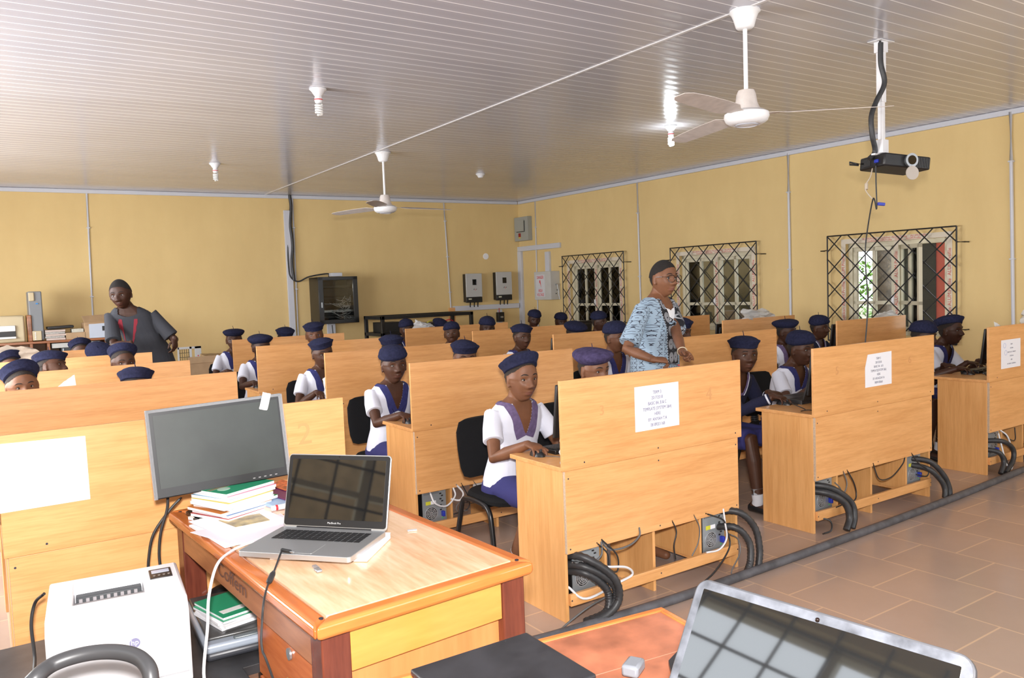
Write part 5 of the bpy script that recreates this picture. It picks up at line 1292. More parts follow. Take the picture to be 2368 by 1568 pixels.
def hand(mb, wr, f, n, side, sc=1.0, curl=(.35,.5,.4), spread=.10, thumb_in=.0, grip=0.0):
    """wrist, finger direction f, back-of-hand normal n; side=+1 when thumb lies toward f x n * side"""
    f = f.normalized(); n = (n - f*n.dot(f)).normalized(); s = f.cross(n)*side   # s = toward the thumb
    P = lambda a, b, c: wr + (f*a + s*b + n*c)*sc
    mb.rings([ring(P(-.025,0,0), .024*sc, .018*sc, s, n), ring(P(0,0,0), .026*sc, .017*sc, s, n), ring(P(.03,.002,.002), .036*sc, .017*sc, s, n), ring(P(.062,.002,.003), .041*sc, .015*sc, s, n), ring(P(.082,0,.002), .040*sc, .012*sc, s, n), ring(P(.090,0,0), .034*sc, .008*sc, s, n)])
    for i, (off, L, r, sp) in enumerate(((.028,.070,.0088,1.2),(.0095,.079,.009,.3),(-.0095,.073,.0086,-.5),(-.027,.057,.0076,-1.5))):
        d = (f + s*(spread*sp)).normalized(); p = P(.080 - (.008 if i == 3 else 0), off, .001); pts = [p]; ang = grip*.5
        for q, (fr, cu) in enumerate(zip((.46,.30,.24), curl)):
            ang += cu*(1+grip*1.4)*(1 + .12*i)
            dd = d*cos(ang) - n*sin(ang); p = p + dd*(L*fr*sc); pts.append(p)
        mb.tube(pts, [r*sc*1.05, r*sc*.98, r*sc*.92, r*sc*.78], n=10, round_=True)
    t0 = P(.018, .024, -.004); d1 = (f*.75 + s*(.75-thumb_in) - n*.25).normalized(); t1 = t0 + d1*.038*sc; d2 = (f*.95 + s*(.30-thumb_in) - n*(.2+grip*.4)).normalized(); t2 = t1 + d2*.030*sc; t3 = t2 + d2*.022*sc
    mb.tube([t0, t1, t2, t3], [.0135*sc, .0108*sc, .0098*sc, .0078*sc], n=10, round_=True)
    tips = None
BER = {0: [(.079,-.010),(.0845,-.006),(.087,.006),(.092,.018),(.101,.031),(.1035,.038),(.099,.042),(.090,.045),(.076,.057),(.050,.068),(.02,.073),(.004,.074)],   # flared rim
       1: [(.079,-.012),(.087,-.008),(.094,.002),(.0955,.012),(.091,.022),(.088,.034),(.080,.052),(.062,.068),(.038,.078),(.015,.082),(.004,.083)],                 # bowl
       2: [(.079,-.010),(.088,-.004),(.102,.010),(.111,.024),(.111,.034),(.100,.046),(.076,.056),(.045,.063),(.015,.066),(.004,.066)]}                                # pancake
def person(name, label, root, rz, skin='dark', sit=True, s=1.0, lean=.10, side=0.0, head=(0,0,0), rh=None, lh=None, outfit='school', collar=None, beret=1, bt=(0,0,0), beretm=None, vox=.006, lo=False, seat=.45, hz=0.0, gaze=(0,0), hsc=1.13, rgrip=0, lgrip=0, hairy=False, rn=None, ln=None, chairl=None, necklace=False, foot=.10, rfdir=None, lfdir=None, shoes=False):
    """root: floor point under the hips; local +Y is the facing direction, +X the person's right... local frame is right handed so right hand = +X"""
    c = thing('person', label, 'person', loc=(root[0], root[1], 0), rz=rz)
    C = MB(); Z = V((0,0,1)); X = V((1,0,0)); Y = V((0,1,0))
    base = (seat+.01) if sit else .86*s
    H = lambda z: base + z*s + hz          # heights above the hip base
    def sp(z):  # spine centre at height above base
        return V((side*z, lean*z + .35*lean*z*z, base + z*s*cos(min(.9,abs(lean)*.55))*1.0 + (hz if z > .05 else hz*z/.05)))
    wm = 1.0 if outfit == 'school' or outfit == 'sweater' else 1.10
    T = [(-.03,.13,.10),(.02,.165,.125),(.10,.16,.12),(.20,.130,.10),(.29,.128,.098),(.37,.145,.105),(.44,.160,.100),(.485,.150,.086),(.52,.118,.068),(.548,.078,.056),(.565,.055,.05)]
    def torso(mb, g, z0=-1, z1=9, T=T, pw=2.4, wscale=1.0):
        rs = []
        for z, a, b in T:
            if z < z0-1e-6 or z > z1+1e-6: continue
            rs.append(ring(sp(z), (a*s*wm+g)*wscale, b*s*wm+g, X, Y, 24, pw))
        mb.rings(rs)
    torso(C, -.004)
    nb = sp(.54); hc = sp(.66) + V((0, .045*s, .01)); hs_ = hsc*s
    
    HM = Matrix.Translation(hc) @ Euler((radians(head[0]), radians(head[1]), radians(head[2])), 'ZYX').to_matrix().to_4x4() @ Matrix.Scale(hs_, 4)
    HR = HM.to_3x3().normalized()
    nk = HM @ V((0,-.030,-.055)); C.tube([sp(.47), nb, nb.lerp(nk,.6), nk], [.062*s*wm, .055*s*wm, .050*s, .050*s], n=16, round_=True)
    head_mesh(C, HM)
    for e in (-1, 1):
        C.ell(HM @ V((e*.0765,-.006,-.008)), (.007*hs_,.018*hs_,.030*hs_), HR @ Euler((radians(-10),0,radians(e*-18))).to_matrix(), 10, 8)
        C.ell(HM @ V((e*.078,.002,-.03)), (.006*hs_,.009*hs_,.011*hs_), HR, 8, 6)
    shl = {}
    arms = {}
    UA, FA = .272*s*(1.18 if not sit else 1), .245*s*(1.10 if not sit else 1)
    for e, tgt in ((1, rh), (-1, lh)):
        sh = sp(.465) + X*(e*.162*s*wm); 
        if tgt is None: tgt = V((e*.15, .36*s, .80)) if sit else sh + V((e*.05,.05,-.49*s))
        el, wr = ik(sh, V(tgt), UA, FA, V((e*.50,-.20,-.90)) if sit else V((e*.55,-.45,-.8)))
        arms[e] = (sh, el, wr)
        C.tube([sh-X*(e*.03), sh, sh.lerp(el,.5), el, el.lerp(wr,.35), wr], [.042*s, .043*s, .041*s, .036*s, .036*s, .0235*s], n=14, round_=True)
        fd = (rfdir if e > 0 else lfdir); nd = (rn if e > 0 else ln); fd = V(fd) if fd else (V((0,1,-.05)) if sit else (wr-el)); nd = V(nd) if nd else (Z if sit else X*e)
        hand(C, wr, fd, nd, (-1 if e > 0 else 1)*1, s*.98, grip=(rgrip if e > 0 else lgrip))
    legs = {}
    for e in (-1, 1):
        hip = V((e*.085*s, 0, base+.02*s)) 
        if sit: kn = V((e*.10*s, .40*s, seat+.045)); an = V((e*.11*s, .36*s+foot, .085))
        else: kn = V((e*.10*s, .02, .47*s)); an = V((e*.11*s, -.02, .085))
        legs[e] = (hip, kn, an)
        C.tube([hip, hip.lerp(kn,.5), kn, kn.lerp(an,.35), an], [.082*s, .070*s, .053*s, .052*s, .034*s], n=16, round_=True)
        C.tube([an+V((0,-.03,-.035)), an+V((0,.05,-.045)), an+V((e*.01,.14,-.055))], [.034,.034,.026], n=12, round_=True)
    body = remesh(C, vox, 3 if vox < .005 else 2, .45)
    # lips: material zone around the mouth in head space
    inv = HM.inverted(); mi = []
    for p in body.polygons:
        q = inv @ p.center
        mi.append(1 if (q.y > .06 and abs(q.x) < .025 and abs(q.z+.063) < .0115*(1-(q.x/.028)**2)) else 0)
    body.materials.clear(); 
    bo = meshobj('body', body, [SKIN[skin], LIPS[skin]], c)
    body.polygons.foreach_set('material_index', mi)
    # eyes, brows, hair
    for e in (-1, 1):
        ex = .0305; fy = max(headpt(math.asin(min(1,ex/.0745))*1.0, pi/2+.03).y, .05)
        # find the surface depth at the eye
        best = min(((headpt(u_*.02, pi/2+.012*w_) - V((ex,0,.004))) for u_ in range(8,45) for w_ in range(-6,10)), key=lambda d: abs(d.x)+abs(d.z))
        yy = best.y
        mb = MB(); R = HR @ Euler((0,0,radians(-e*14))).to_matrix()
        mb.ell(HM @ V((e*ex, yy-.0042, .004)), (.0135*hs_,.0072*hs_,.0058*hs_), R, 20, 12)
        mats = [M_EYEW, M_IRIS]
        gx, gy = gaze
        ii = HM @ V((e*ex + gx*.004, yy+.0012+ (-.0012*abs(gx)), .004+gy*.002)); b0 = len(mb.f)
        mb.ell(ii, (.0054*hs_,.0024*hs_,.0054*hs_), R, 12, 8, mi=1)
        mb.build('eye', mats, c)
        ab = MB(); pts = []
        for k in range(9):
            t = k/8*2-1; x = ex+t*.0175; z = .0275 + .004*(1-t*t) - (.002 if t > .5 else 0)
            bb_ = min(((headpt(u_*.02, pi/2+.02*w_) - V((x,0,z))) for u_ in range(3,60) for w_ in range(4,18)), key=lambda d: abs(d.x)+abs(d.z))
            pts.append(HM @ V((e*x, bb_.y+.0008, z)))
        ab.tube(pts, [.0014,.0026,.0034,.0036,.0036,.0033,.0028,.0020,.0012], n=6, round_=True); ab.build('eyebrow', M_HAIR, c)
        lid = MB(); pts = [HM @ V((e*(ex+t*.0145), yy+.0022-.0028*t*t-(.0015 if t*1 > 0 else 0)*t, .004+.0062*(1-t*t*.85))) for t in [k/4-1 for k in range(9)]]
        lid.tube(pts, [.0007]+[.0017]*7+[.0007], n=6, round_=True); lid.build('eyelid', M_HAIR, c)
    pts = []
    for k in range(9):
        x = (k/4-1)*.021; zl = -.0632 - .0022*(abs(x)/.021)**2
        bb_ = min(((headpt(u_*.02, pi/2-.02*w_) - V((abs(x),0,zl))) for u_ in range(0,30) for w_ in range(15,42)), key=lambda d: abs(d.x)+abs(d.z))
        pts.append(HM @ V((x, bb_.y-.0004, zl)))
    MB().tube(pts, [.0006,.0010,.0012,.0012,.0012,.0012,.0012,.0010,.0006], n=6).build('lip_line', M_HAIRS, c)
    hl = .078 if not hairy else .070
    def hair(q):
        t = ss(.030, .075, q.y); z0 = (.020 + .020*ss(-.01,.03,q.y))*(1-t) + hl*t
        if q.y < -.012: z0 = .020 - .070*ss(-.012, -.045, q.y)
        return q.z > z0
    patch_on_head(HM, hair, .0014, feat=0).build('hair', M_HAIR if hairy else M_HAIRS, c)
    # beret
    if beret is not None:
        BM = HM @ Matrix.Translation((0,-.010,.052)) @ Euler((radians(bt[0]), radians(bt[1]), radians(bt[2])), 'XYZ').to_matrix().to_4x4() @ Matrix.Diagonal((.97,1.13,1.0,1))
        mb = MB(); n = 40; rs = []
        sd = sum(map(ord, label))
        for r_, z in BER[beret]:
            rs.append([BM @ V((r_*cos(2*pi*j/n)*(1+.02*sin(2*2*pi*j/n+sd)), r_*sin(2*pi*j/n)*(1+.02*sin(3*2*pi*j/n+sd)), z+.005*sin(2*2*pi*j/n+sd*1.7)*(r_/.11))) for j in range(n)])
        mb.rings(rs); bo_ = mb.build('beret', beretm or M_BERET, c)
        zt = BER[beret][-1][1]; MB().tube([BM @ V((0,0,zt-.002)), BM @ V((.003,0,zt+.015)), BM @ V((.008,.002,zt+.03))], [.0035,.0026,.002], n=7, round_=True).build('stalk', beretm or M_BERET, bo_)
    # clothes
    def cut(me, fn):
        bm = bmesh.new(); bm.from_mesh(me); bm.faces.ensure_lookup_table()
        dl = [f for f in bm.faces if fn(f.calc_center_median())]
        bmesh.ops.delete(bm, geom=dl, context='FACES'); bm.to_mesh(me); bm.free()
    def surf(me): 
        bm = bmesh.new(); bm.from_mesh(me); t = BVHTree.FromBMesh(bm); return t, bm
    TC = T
    cm = {'school': M_BLOUSE, 'sweater': M_SWEATER, 'tunic': M_GREYTUNIC, 'print': None}[outfit]
    mb = MB(); g = .012
    if outfit in ('school', 'sweater'):
        rs_ = [( .02,.168,.130),(.05,.172,.133),(.12,.160,.125),(.20,.140,.110),(.29,.138,.106),(.37,.152,.112),(.44,.162,.105),(.485,.152,.090),(.52,.120,.072),(.545,.086,.062)]
    else:
        lowz = -.35 if not sit else -.02
        rs_ = [(lowz,.19,.14),(-.15,.185,.138),(.02,.175,.132),(.12,.168,.128),(.20,.158,.12),(.29,.155,.116),(.37,.160,.115),(.44,.165,.107),(.485,.155,.092),(.52,.122,.073),(.545,.088,.063)]
    rr_ = [ring(sp(z), (a*s*wm+g*.6), b*s*wm+g*.6, X, Y, 28, 2.35) for z, a, b in rs_]; mb.rings(rr_)
    for e in (-1, 1):
        sh, el, wr = arms[e]
        if outfit == 'sweater':
            mb.tube([sh-X*(e*.04), sh, sh.lerp(el,.5), el, el.lerp(wr,.4), el.lerp(wr,.90)], [.055*s,.062*s,.055*s,.050*s,.045*s,.036*s], n=18)
        elif outfit == 'school':
            mb.tube([sh-X*(e*.05), sh-X*(e*.01)+Z*.002, sh.lerp(el,.3), sh.lerp(el,.62)], [.049*s,.055*s,.056*s,.060*s], n=18)
        else:
            mb.tube([sh-X*(e*.05), sh, sh.lerp(el,.4), sh.lerp(el,.86)], [.048*s,.058*s,.062*s,.072*s], n=18)
    cl = remesh(mb, max(.0055, vox*1.1), 5, .5)
    NV = sp(.545); vd = {'school': .165, 'sweater': .15, 'tunic': .05, 'print': .20}[outfit]*s
    vb = sp(.50); apex = V((vb.x, 0, vb.z - vd*.95))
    topz = sp(.532).z
    wtop = {'school': .068, 'sweater': .062, 'tunic': .075, 'print': .075}[outfit]*s*wm
    def neckcut(q):
        if q.z > topz and abs(q.x - NV.x) < .10: return True
        yc = sp((q.z-base-hz)/s if s else 0).y if False else NV.y
        if q.y > NV.y - .01:
            t = (q.z-apex.z)/(topz-apex.z)
            if t > 0:
                w_ = wtop*(t**.85 if outfit != 'tunic' else min(1, t*3)**.5)
                return abs(q.x-NV.x) < w_
        return (Vector((q.x-NV.x, q.y-NV.y)).length < .066*s*wm and q.z > topz-.03)
    cut(cl, neckcut)
    nm = {'school': 'blouse', 'sweater': 'sweater', 'tunic': 'tunic', 'print': 'patterned_shirt'}[outfit]
    tree, tbm = surf(cl)
    if outfit == 'print': cm = M_PRINT()
    co = meshobj(nm, cl, cm, c)
    def band(inner, width_dir, widths, name, m, off=.005, nseg=5, parent=c, thick=.0035):
        """ribbon lying on the clothing: inner edge points, outward directions, widths"""
        top = []; 
        for p, d, w_ in zip(inner, width_dir, widths):
            row = []
            for k in range(nseg+1):
                q = p + d*(w_*k/nseg); loc, nrm, _, _ = tree.find_nearest(q)
                if loc is None: loc, nrm = q, Y
                o_ = loc - q
                o_ = loc
                ndir = (loc-sp(.45)); ndir.z = 0.25*ndir.length if loc.z > sp(.46).z else 0; ndir.normalize()
                if nrm.dot(ndir) < 0: nrm = -nrm
                row.append((o_ + nrm*off, nrm))
            top.append(row)
        mb = MB(); R_ = []
        for row in top: R_.append([a_ for a_, n_ in row] + [a_ - n_*thick for a_, n_ in reversed(row)])
        mb.rings(R_); return mb.build(name, m, parent)
    if outfit in ('school', 'sweater'):
        colm = collar or M_COLNAVY
        for e in (-1, 1):
            inner = []; dirs = []; ws = []
            N_ = 13
            for k in range(N_):
                t = k/(N_-1)
                if t < .35:   # from back of neck around the side
                    a = pi*1.5 - (t/.35)*(pi*.5+.5)      # angle around the neck: back -> side-front
                    ca = V((cos(a)*-1*e*-1, 0, 0)); 
                    x = e*abs(cos(a))*.070*s*wm; y = sin(a)*.062*s*wm + .0
                    inner.append(V((NV.x+x, NV.y+y, topz+.006))); d = V((x*1.0, y*1.0, -.02)); dirs.append(d.normalized()); ws.append(.055*s)
                else:
                    u_ = (t-.35)/.65; zz = topz + (apex.z-topz)*u_ ; x = e*wtop*(1-u_)**.85
                    yf = NV.y + .03 + .09*s*ss(0,.5,u_); x -= e*.015*(1-u_*.55)
                    inner.append(V((NV.x+x+e*.002, yf, zz-.002))); dirs.append(V((e*1.0, 0, .12-.50*u_**3)).normalized()); ws.append((.060 + .016*u_)*s if outfit == 'school' else (.03)*s)
            band(inner, dirs, ws, 'collar', colm)
            if outfit == 'sweater': band([p + d*.03*s for p, d in zip(inner, dirs)], dirs, [.008]*len(inner), 'neck_stripe', M_BLOUSE, off=.007)
        if outfit == 'sweater':
            for e in (-1, 1):
                sh, el, wr = arms[e]; d_ = (wr-el).normalized(); p = el.lerp(wr,.80)
                MB().cyl(p, p+d_*.012, .0405*s, .040*s, n=20).build('cuff_stripe', M_BLOUSE, c)
        # skirt
        mb = MB()
        if sit:
            for e in (-1, 1):
                hip, kn, an = legs[e]; mb.tube([hip+V((0,-.05,.0)), hip.lerp(kn,.3)+V((0,0,.005)), hip.lerp(kn,.7), hip.lerp(kn,.97)], [.095*s,.088*s,.080*s,.078*s], n=18)
            mb.box(V((0,.20*s,seat+.05)), (.16*s,.36*s,.11*s))
        mb.rings([ring(sp(z), a*s+.012, b*s+.014, X, Y, 24, 2.4) for z, a, b in ((-.04,.165,.13),(.02,.172,.132),(.08,.160,.122),(.12,.150,.115))])
        meshobj('skirt', remesh(mb, .009, 4, .5), M_SKIRT, c)
    else:
        mb = MB()
        for e in (-1, 1):
            hip, kn, an = legs[e]; mb.tube([hip+V((0,0,.03)), hip.lerp(kn,.5), kn, kn.lerp(an,.5), an+V((0,0,.02))], [.10*s,.088*s,.075*s,.070*s,.068*s], n=18)
        mb.rings([ring(sp(z), .165*s, .125*s, X, Y, 20, 2.3) for z in (-.08,.0,.08)])
        meshobj('trousers', remesh(mb, .010, 4, .5), M_GREYTUNIC if outfit == 'tunic' else mat('dark_trousers', (0.03,0.03,0.035), .85), c)
    if outfit == 'print':
        # embroidered neck panel running down the front and a white undershirt
        mu = MB(); mu.rings([ring(sp(z), a*s*wm+.006, b*s*wm+.008, X, Y, 28, 2.35) for z, a, b in ((.2,.13,.10),(.29,.13,.10),(.37,.147,.107),(.44,.158,.100),(.47,.150,.09),(.50,.135,.075))])
        us = remesh(mu, .007, 3, .5)
        zc_ = sp(.452).z
        cut(us, lambda q: q.z > zc_ + .35*abs(q.x-NV.x) and q.y > NV.y-.02)
        meshobj('undershirt', mat('white_vest', (0.8,0.8,0.82), .8), c) if False else meshobj('undershirt', us, mat('white_vest', (0.8,0.8,0.82), .8), c)
        for e in (-1, 1):
            N_ = 18; top = []
            for k in range(N_):
                t = k/(N_-1); zz = topz + .01 - t*.46*s
                u_ = min(1, t*.46*s/(topz-apex.z)); xi = wtop*(1-u_)**.85
                w_ = (.030 + .042*ss(0,.25,t))*s
                row = []
                for j in range(6):
                    x = NV.x + e*(xi - .009 + w_*j/5); o_, n_, _, _ = tree.ray_cast(V((x, NV.y+.6, zz)), V((0,-1,0)))
                    if o_ is None: o_, n_, _, _ = tree.find_nearest(V((x, NV.y+.1, zz)))
                    if n_.y < 0: n_ = -n_
                    row.append((o_ + n_*.004, t, j/5))
                top.append(row)
            mb = MB(); me = bpy.data.meshes.new('embroidered_panel'); vs = [r_[0] for row in top for r_ in row]; fs = [(a*6+b, a*6+b+1, (a+1)*6+b+1, (a+1)*6+b) for a in range(N_-1) for b in range(5)]
            if e < 0: fs = [tuple(reversed(f)) for f in fs]
            me.from_pydata([tuple(v) for v in vs], [], fs); uv = me.uv_layers.new(name='UVMap'); me.update()
            for lp in me.loops: a, b = divmod(lp.vertex_index, 6); uv.data[lp.index].uv = (b/5, a/(N_-1))
            po = meshobj('embroidered_panel', me, M_PANEL(), c); so = po.modifiers.new('thickness', 'SOLIDIFY'); so.thickness = .003; so.offset = -1
    if outfit == 'tunic':
        for e in (-1, 1):
            for q_ in range(1):
                inner = []; dirs = []; ws = []
                for k in range(12):
                    t = k/11; zz = topz - .03 - t*.40*s
                    x = NV.x + e*(.060 - .045*t)*s; o_, n_, _, _ = tree.ray_cast(V((x, NV.y+.8, zz)), V((0,-1,0)))
                    inner.append(o_ if o_ is not None else V((x, NV.y+.1, zz))); dirs.append(X*e); ws.append((.032*(1-t)+.003)*(1 + .25*(k % 2))*s)
                band(inner, dirs, ws, 'red_embroidery', M_EMBRED, off=.002, thick=.002)
    if necklace:
        pts = []
        for k in range(15):
            t = k/14*2-1; x = NV.x + t*.045*s; zz = apex.z + .02 - .075*s*(1-abs(t)); o_, n_, _, _ = tree.ray_cast(V((x, NV.y+.5, zz)), V((0,-1,0)))
            if o_ is not None: pts.append(o_ + V((0,.005,0)))
        if len(pts) > 3:
            nk_ = MB().tube(pts, .0016, n=5).build('necklace', M_BLACK, c); m_ = pts[len(pts)//2]; MB().box(m_+V((0,.004,-.012)), (.012,.006,.026)).build('pendant', M_SILVER, nk_)
    if shoes:
        for e in (-1, 1):
            hip, kn, an = legs[e]
            MB().tube([kn.lerp(an,.80), kn.lerp(an,.9), an, an+V((0,-.01,-.03))], [.040,.042,.040,.038], n=16).build('sock', M_SOCK, c)
            mb = MB(); rs = []
            for y_, w_, h_ in ((-.075,.020,.03),(-.065,.034,.055),(-.02,.037,.060),(.05,.042,.050),(.12,.047,.040),(.17,.042,.032),(.20,.022,.02)):
                rs.append(ring(an+V((0,y_,-.085+h_/2+.002)), w_, h_/2, X, Z, 16, 2.6))
            mb.rings(rs).build('shoe', M_SHOE, c)
    return c, HM, arms
_pm = {}
def M_PRINT():
    if 'p' in _pm: return _pm['p']
    a = NT('blue_woven_print'); o = a.tc.outputs['Object']
    x, y, z = a.sep(o)[:3]
    h = a.math('ADD', a.math('MULTIPLY', x, 1.0), a.math('MULTIPLY', y, .6))
    cmb = a.n('ShaderNodeCombineXYZ', {'X': h, 'Y': z}).outputs[0]
    v = a.mapping(cmb, scale=(46,46,46), rot=(0,0,radians(40)))
    u, w, _ = a.sep(v)[:3]
    wu = a.math('ADD', u, a.math('MULTIPLY', a.math('SINE', a.math('MULTIPLY', w, pi)), .16)); ww = a.math('ADD', w, a.math('MULTIPLY', a.math('SINE', a.math('MULTIPLY', u, pi)), .16))
    def fam(p, q_):
        ln_ = a.math('LESS_THAN', a.math('ABSOLUTE', a.math('SUBTRACT', a.math('FRACT', p), .5)), .075)
        ds = a.math('LESS_THAN', a.math('FRACT', a.math('ADD', a.math('MULTIPLY', q_, .5), a.math('MULTIPLY', a.math('FLOOR', p), .5))), .66)
        return a.math('MULTIPLY', ln_, ds)
    line = a.math('MAXIMUM', fam(wu, w), fam(ww, u))
    col = a.mix(line, (0.30,0.40,0.50,1), (0.03,0.035,0.055,1)); a.bump(a.noise(o, 9, 3), .5, .03)
    _pm['p'] = a.done(col, .85); return _pm['p']
def M_PANEL():
    if 'q' in _pm: return _pm['q']
    a = NT('black_white_embroidery'); u, v, _ = a.sep(a.tc.outputs['UV'])[:3]
    vv = a.math('MULTIPLY', v, 5.0); fr = a.math('SUBTRACT', a.math('FRACT', vv), .5); fu = a.math('SUBTRACT', u, .5)
    d = a.math('SQRT', a.math('ADD', a.math('MULTIPLY', a.math('MULTIPLY', fr, fr), 1.3), a.math('MULTIPLY', a.math('MULTIPLY', fu, fu), 1.6)))
    rings_ = a.math('GREATER_THAN', a.math('SINE', a.math('MULTIPLY', d, 62.0)), -.1)
    inside = a.math('LESS_THAN', d, .44); core = a.math('GREATER_THAN', d, .07)
    edge = a.math('MULTIPLY', a.math('GREATER_THAN', a.math('ABSOLUTE', fu), .455), a.math('GREATER_THAN', a.math('SINE', a.math('MULTIPLY', v, 160.0)), .0))
    m_ = a.math('MAXIMUM', a.math('MULTIPLY', a.math('MULTIPLY', rings_, inside), core), edge)
    _pm['q'] = a.done(a.mix(m_, (0.012,0.012,0.016,1), (0.42,0.43,0.46,1)), .85); return _pm['q']

def seated(px, py, yw, rzoff=0, **kw):
    """px,py: centre of the face in the photo; yw: world y of the head. Students face -Y (rz = pi)."""
    p = aty(px, py, yw); s = kw.get('s', .97); lean = kw.get('lean', .10); seat = kw.get('seat', .45)
    zz = (seat+.01) + .66*s*cos(abs(lean)*.55) + .01
    kw['hz'] = p.z - zz + .012
    fwd = lean*.66 + .35*lean*.66**2 + .045*s + .05
    rz = pi + radians(rzoff); f = V((-sin(rz), cos(rz), 0)); root = V((p.x, p.y, 0)) - f*fwd
    kw.pop('chairl', None)
    lab = kw.pop('label')
    return person('person', lab, root, rz, **kw), root, rz
def loc2(root, rz, P):  # world point -> person local
    d = V(P) - V((root.x, root.y, 0)); return Matrix.Rotation(-rz, 3, 'Z') @ d
ST = []
def student(px, py, yw, label, chair=None, mouse=None, **kw):
    p = aty(px, py, yw); s = kw.setdefault('s', .97); lean = kw.get('lean', .10)
    fwd = lean*.66 + .35*lean*.66**2 + .045*s + .05; rz = pi + radians(kw.get('rzoff', 0)); f = V((-sin(rz), cos(rz), 0)); root = V((p.x, p.y, 0)) - f*fwd
    if mouse is not None: kw['rh'] = loc2(root, rz, V(mouse) + V((0,.085,.045)) - f*0)
    (pc, HM, arms), root, rz = seated(px, py, yw, label=label, **kw)
    if chair: place_chair(root.x + 0*f.x, root.y + 0*f.y, rz, chair)
    ST.append(pc); return pc, root, rz
FAST = False
NEAR = .0042; MID = .0055; FAR = .0075
"""PEOPLE-LIST"""
student(1218, 882, 3.60, 'student with a faded purple collar and tilted navy beret, hand on a mouse', chair='black chair of the student with the faded purple collar at the nearest middle desk',
        mouse=MOUSE['M1'], skin='warm', collar=M_COLPUR, beret=0, bt=(30,-3,0), head=(-3,0,-2), vox=NEAR, shoes=True, lean=.12, foot=-.20)
student(1385, 860, 3.74, 'student in a faded purple beret looking down behind the nearest middle desk', chair='black chair hidden behind the nearest middle desk', skin='warm', collar=M_COLPUR, beret=2, beretm=M_BERETP, bt=(4,6,0), head=(-10,0,4), vox=NEAR, lean=.10)
student(918, 850, 5.07, 'student with a round navy beret and necklace at the second middle desk', chair='black chair of the student with the necklace', mouse=MOUSE['M2'], skin='dark', beret=1, bt=(-2,4,0), head=(0,0,-6), vox=NEAR, necklace=True)
student(1083, 833, 5.20, 'student mostly hidden behind the second middle desk, only beret and forehead showing', skin='mid', beret=0, bt=(0,0,0), head=(-8,0,-16), vox=MID)
student(750, 822, 6.62, 'student in a white blouse sitting at the left end of the third middle desk', chair='black chair at the left end of the third middle desk', skin='dark', beret=0, bt=(8,9,0), head=(-6,0,2), vox=MID)
student(912, 812, 6.64, 'student in a dark beret directly behind the round beret of the student with the necklace', skin='dark', beret=0, bt=(10,0,0), head=(-10,0,5), vox=MID, beretm=M_BERET)
student(607, 806, 8.0, 'student in a white blouse with hand on a mouse at the fourth middle desk', chair='black chair at the left end of the fourth middle desk', mouse=MOUSE['M4'], skin='deep', beret=2, bt=(4,2,0), head=(-8,0,8), vox=MID)
student(731, 778, 8.0, 'student looking over the fourth middle desk with nose and eyes showing', skin='mid', beret=0, bt=(-4,5,0), head=(0,0,-14), vox=MID)
student(544, 789, 9.4, 'student in a white blouse at the left end of the back middle desk', chair='black chair at the left end of the back middle desk', skin='dark', beret=2, bt=(0,0,0), head=(0,0,-20), vox=FAR)
student(663, 786, 9.42, 'student of whom only a small navy beret shows, behind the back middle desk', skin='deep', beret=0, bt=(0,0,0), head=(-12,0,0), vox=FAR)
student(944, 765, 9.38, 'student at the left end of the back right-centre desk, before the steel rack', chair='black chair at the left end of the back right-centre desk', skin='deep', beret=1, bt=(0,8,0), head=(-2,0,-12), vox=FAR, outfit='sweater')
student(1022, 763, 9.5, 'student of whom only a beret with a stalk shows beside the plastic bag', skin='deep', beret=0, bt=(0,0,0), head=(-25,0,0), vox=FAR, s=.95)
student(1050, 775, 8.0, 'student with wide eyes looking to the side, face fully visible between two desks', skin='dark', beret=1, bt=(4,0,0), head=(4,0,-34), gaze=(-.6,.4), vox=MID)
student(1132, 762, 8.02, 'student whose eyes and beret show behind the fourth right-centre desk', skin='deep', beret=1, bt=(0,0,0), head=(-6,0,-20), vox=FAR)
student(1214, 783, 6.62, 'white-bloused student at the left end of the third right-centre desk', chair='black chair at the left end of the third right-centre desk', skin='dark', beret=0, bt=(4,-4,0), head=(-3,0,-2), vox=MID)
student(1240, 741, 9.45, 'student looking down, seated before the danger box on the wall', chair='black chair below the danger box', skin='deep', beret=1, bt=(2,0,0), head=(-14,0,-22), vox=FAR)
student(1302, 747, 9.45, 'student partly hidden by a black monitor at the left side of the first grille', chair='black chair beyond the monitor near the first grille', skin='deep', beret=1, bt=(0,0,0), head=(-6,0,-14), vox=FAR)
student(1392, 747, 8.0, 'student in profile in front of the first window grille', chair='black chair in front of the first window grille', skin='deep', beret=1, bt=(0,6,0), head=(-2,0,14), vox=MID)
student(1337, 776, 6.64, 'student with only a flat beret showing behind the third right-centre desk', skin='dark', beret=2, bt=(4,4,0), head=(-20,0,4), vox=MID)
student(1433, 785, 5.16, 'student in a blue collar half hidden by the standing man with glasses', chair='black chair hidden by the standing man with glasses', skin='mid', beret=1, bt=(4,6,0), head=(-2,0,6), vox=MID)
student(1583, 772, 5.20, 'student just visible to the right of the standing man with glasses', chair='black chair behind the second right-centre desk', skin='dark', beret=0, bt=(4,0,0), head=(-8,0,10), vox=MID)
student(1735, 826, 3.74, 'student in a navy sweater with white trim looking at the camera, hand on a mouse', chair='black chair of the student in the navy sweater', mouse=MOUSE['R1'], skin='dark', collar=M_COLPUR, outfit='sweater', beret=0, bt=(4,-3,0), head=(0,0,-26), vox=NEAR, shoes=True, lean=.27)
student(1866, 812, 3.80, 'student in a white blouse sitting close to the opened black laptop', chair='black chair of the student at the opened laptop', skin='dark', beret=1, bt=(2,6,0), head=(-5,0,-4), vox=NEAR, lean=.20, rh=(.13,.42,.82), lh=(-.10,.44,.82))
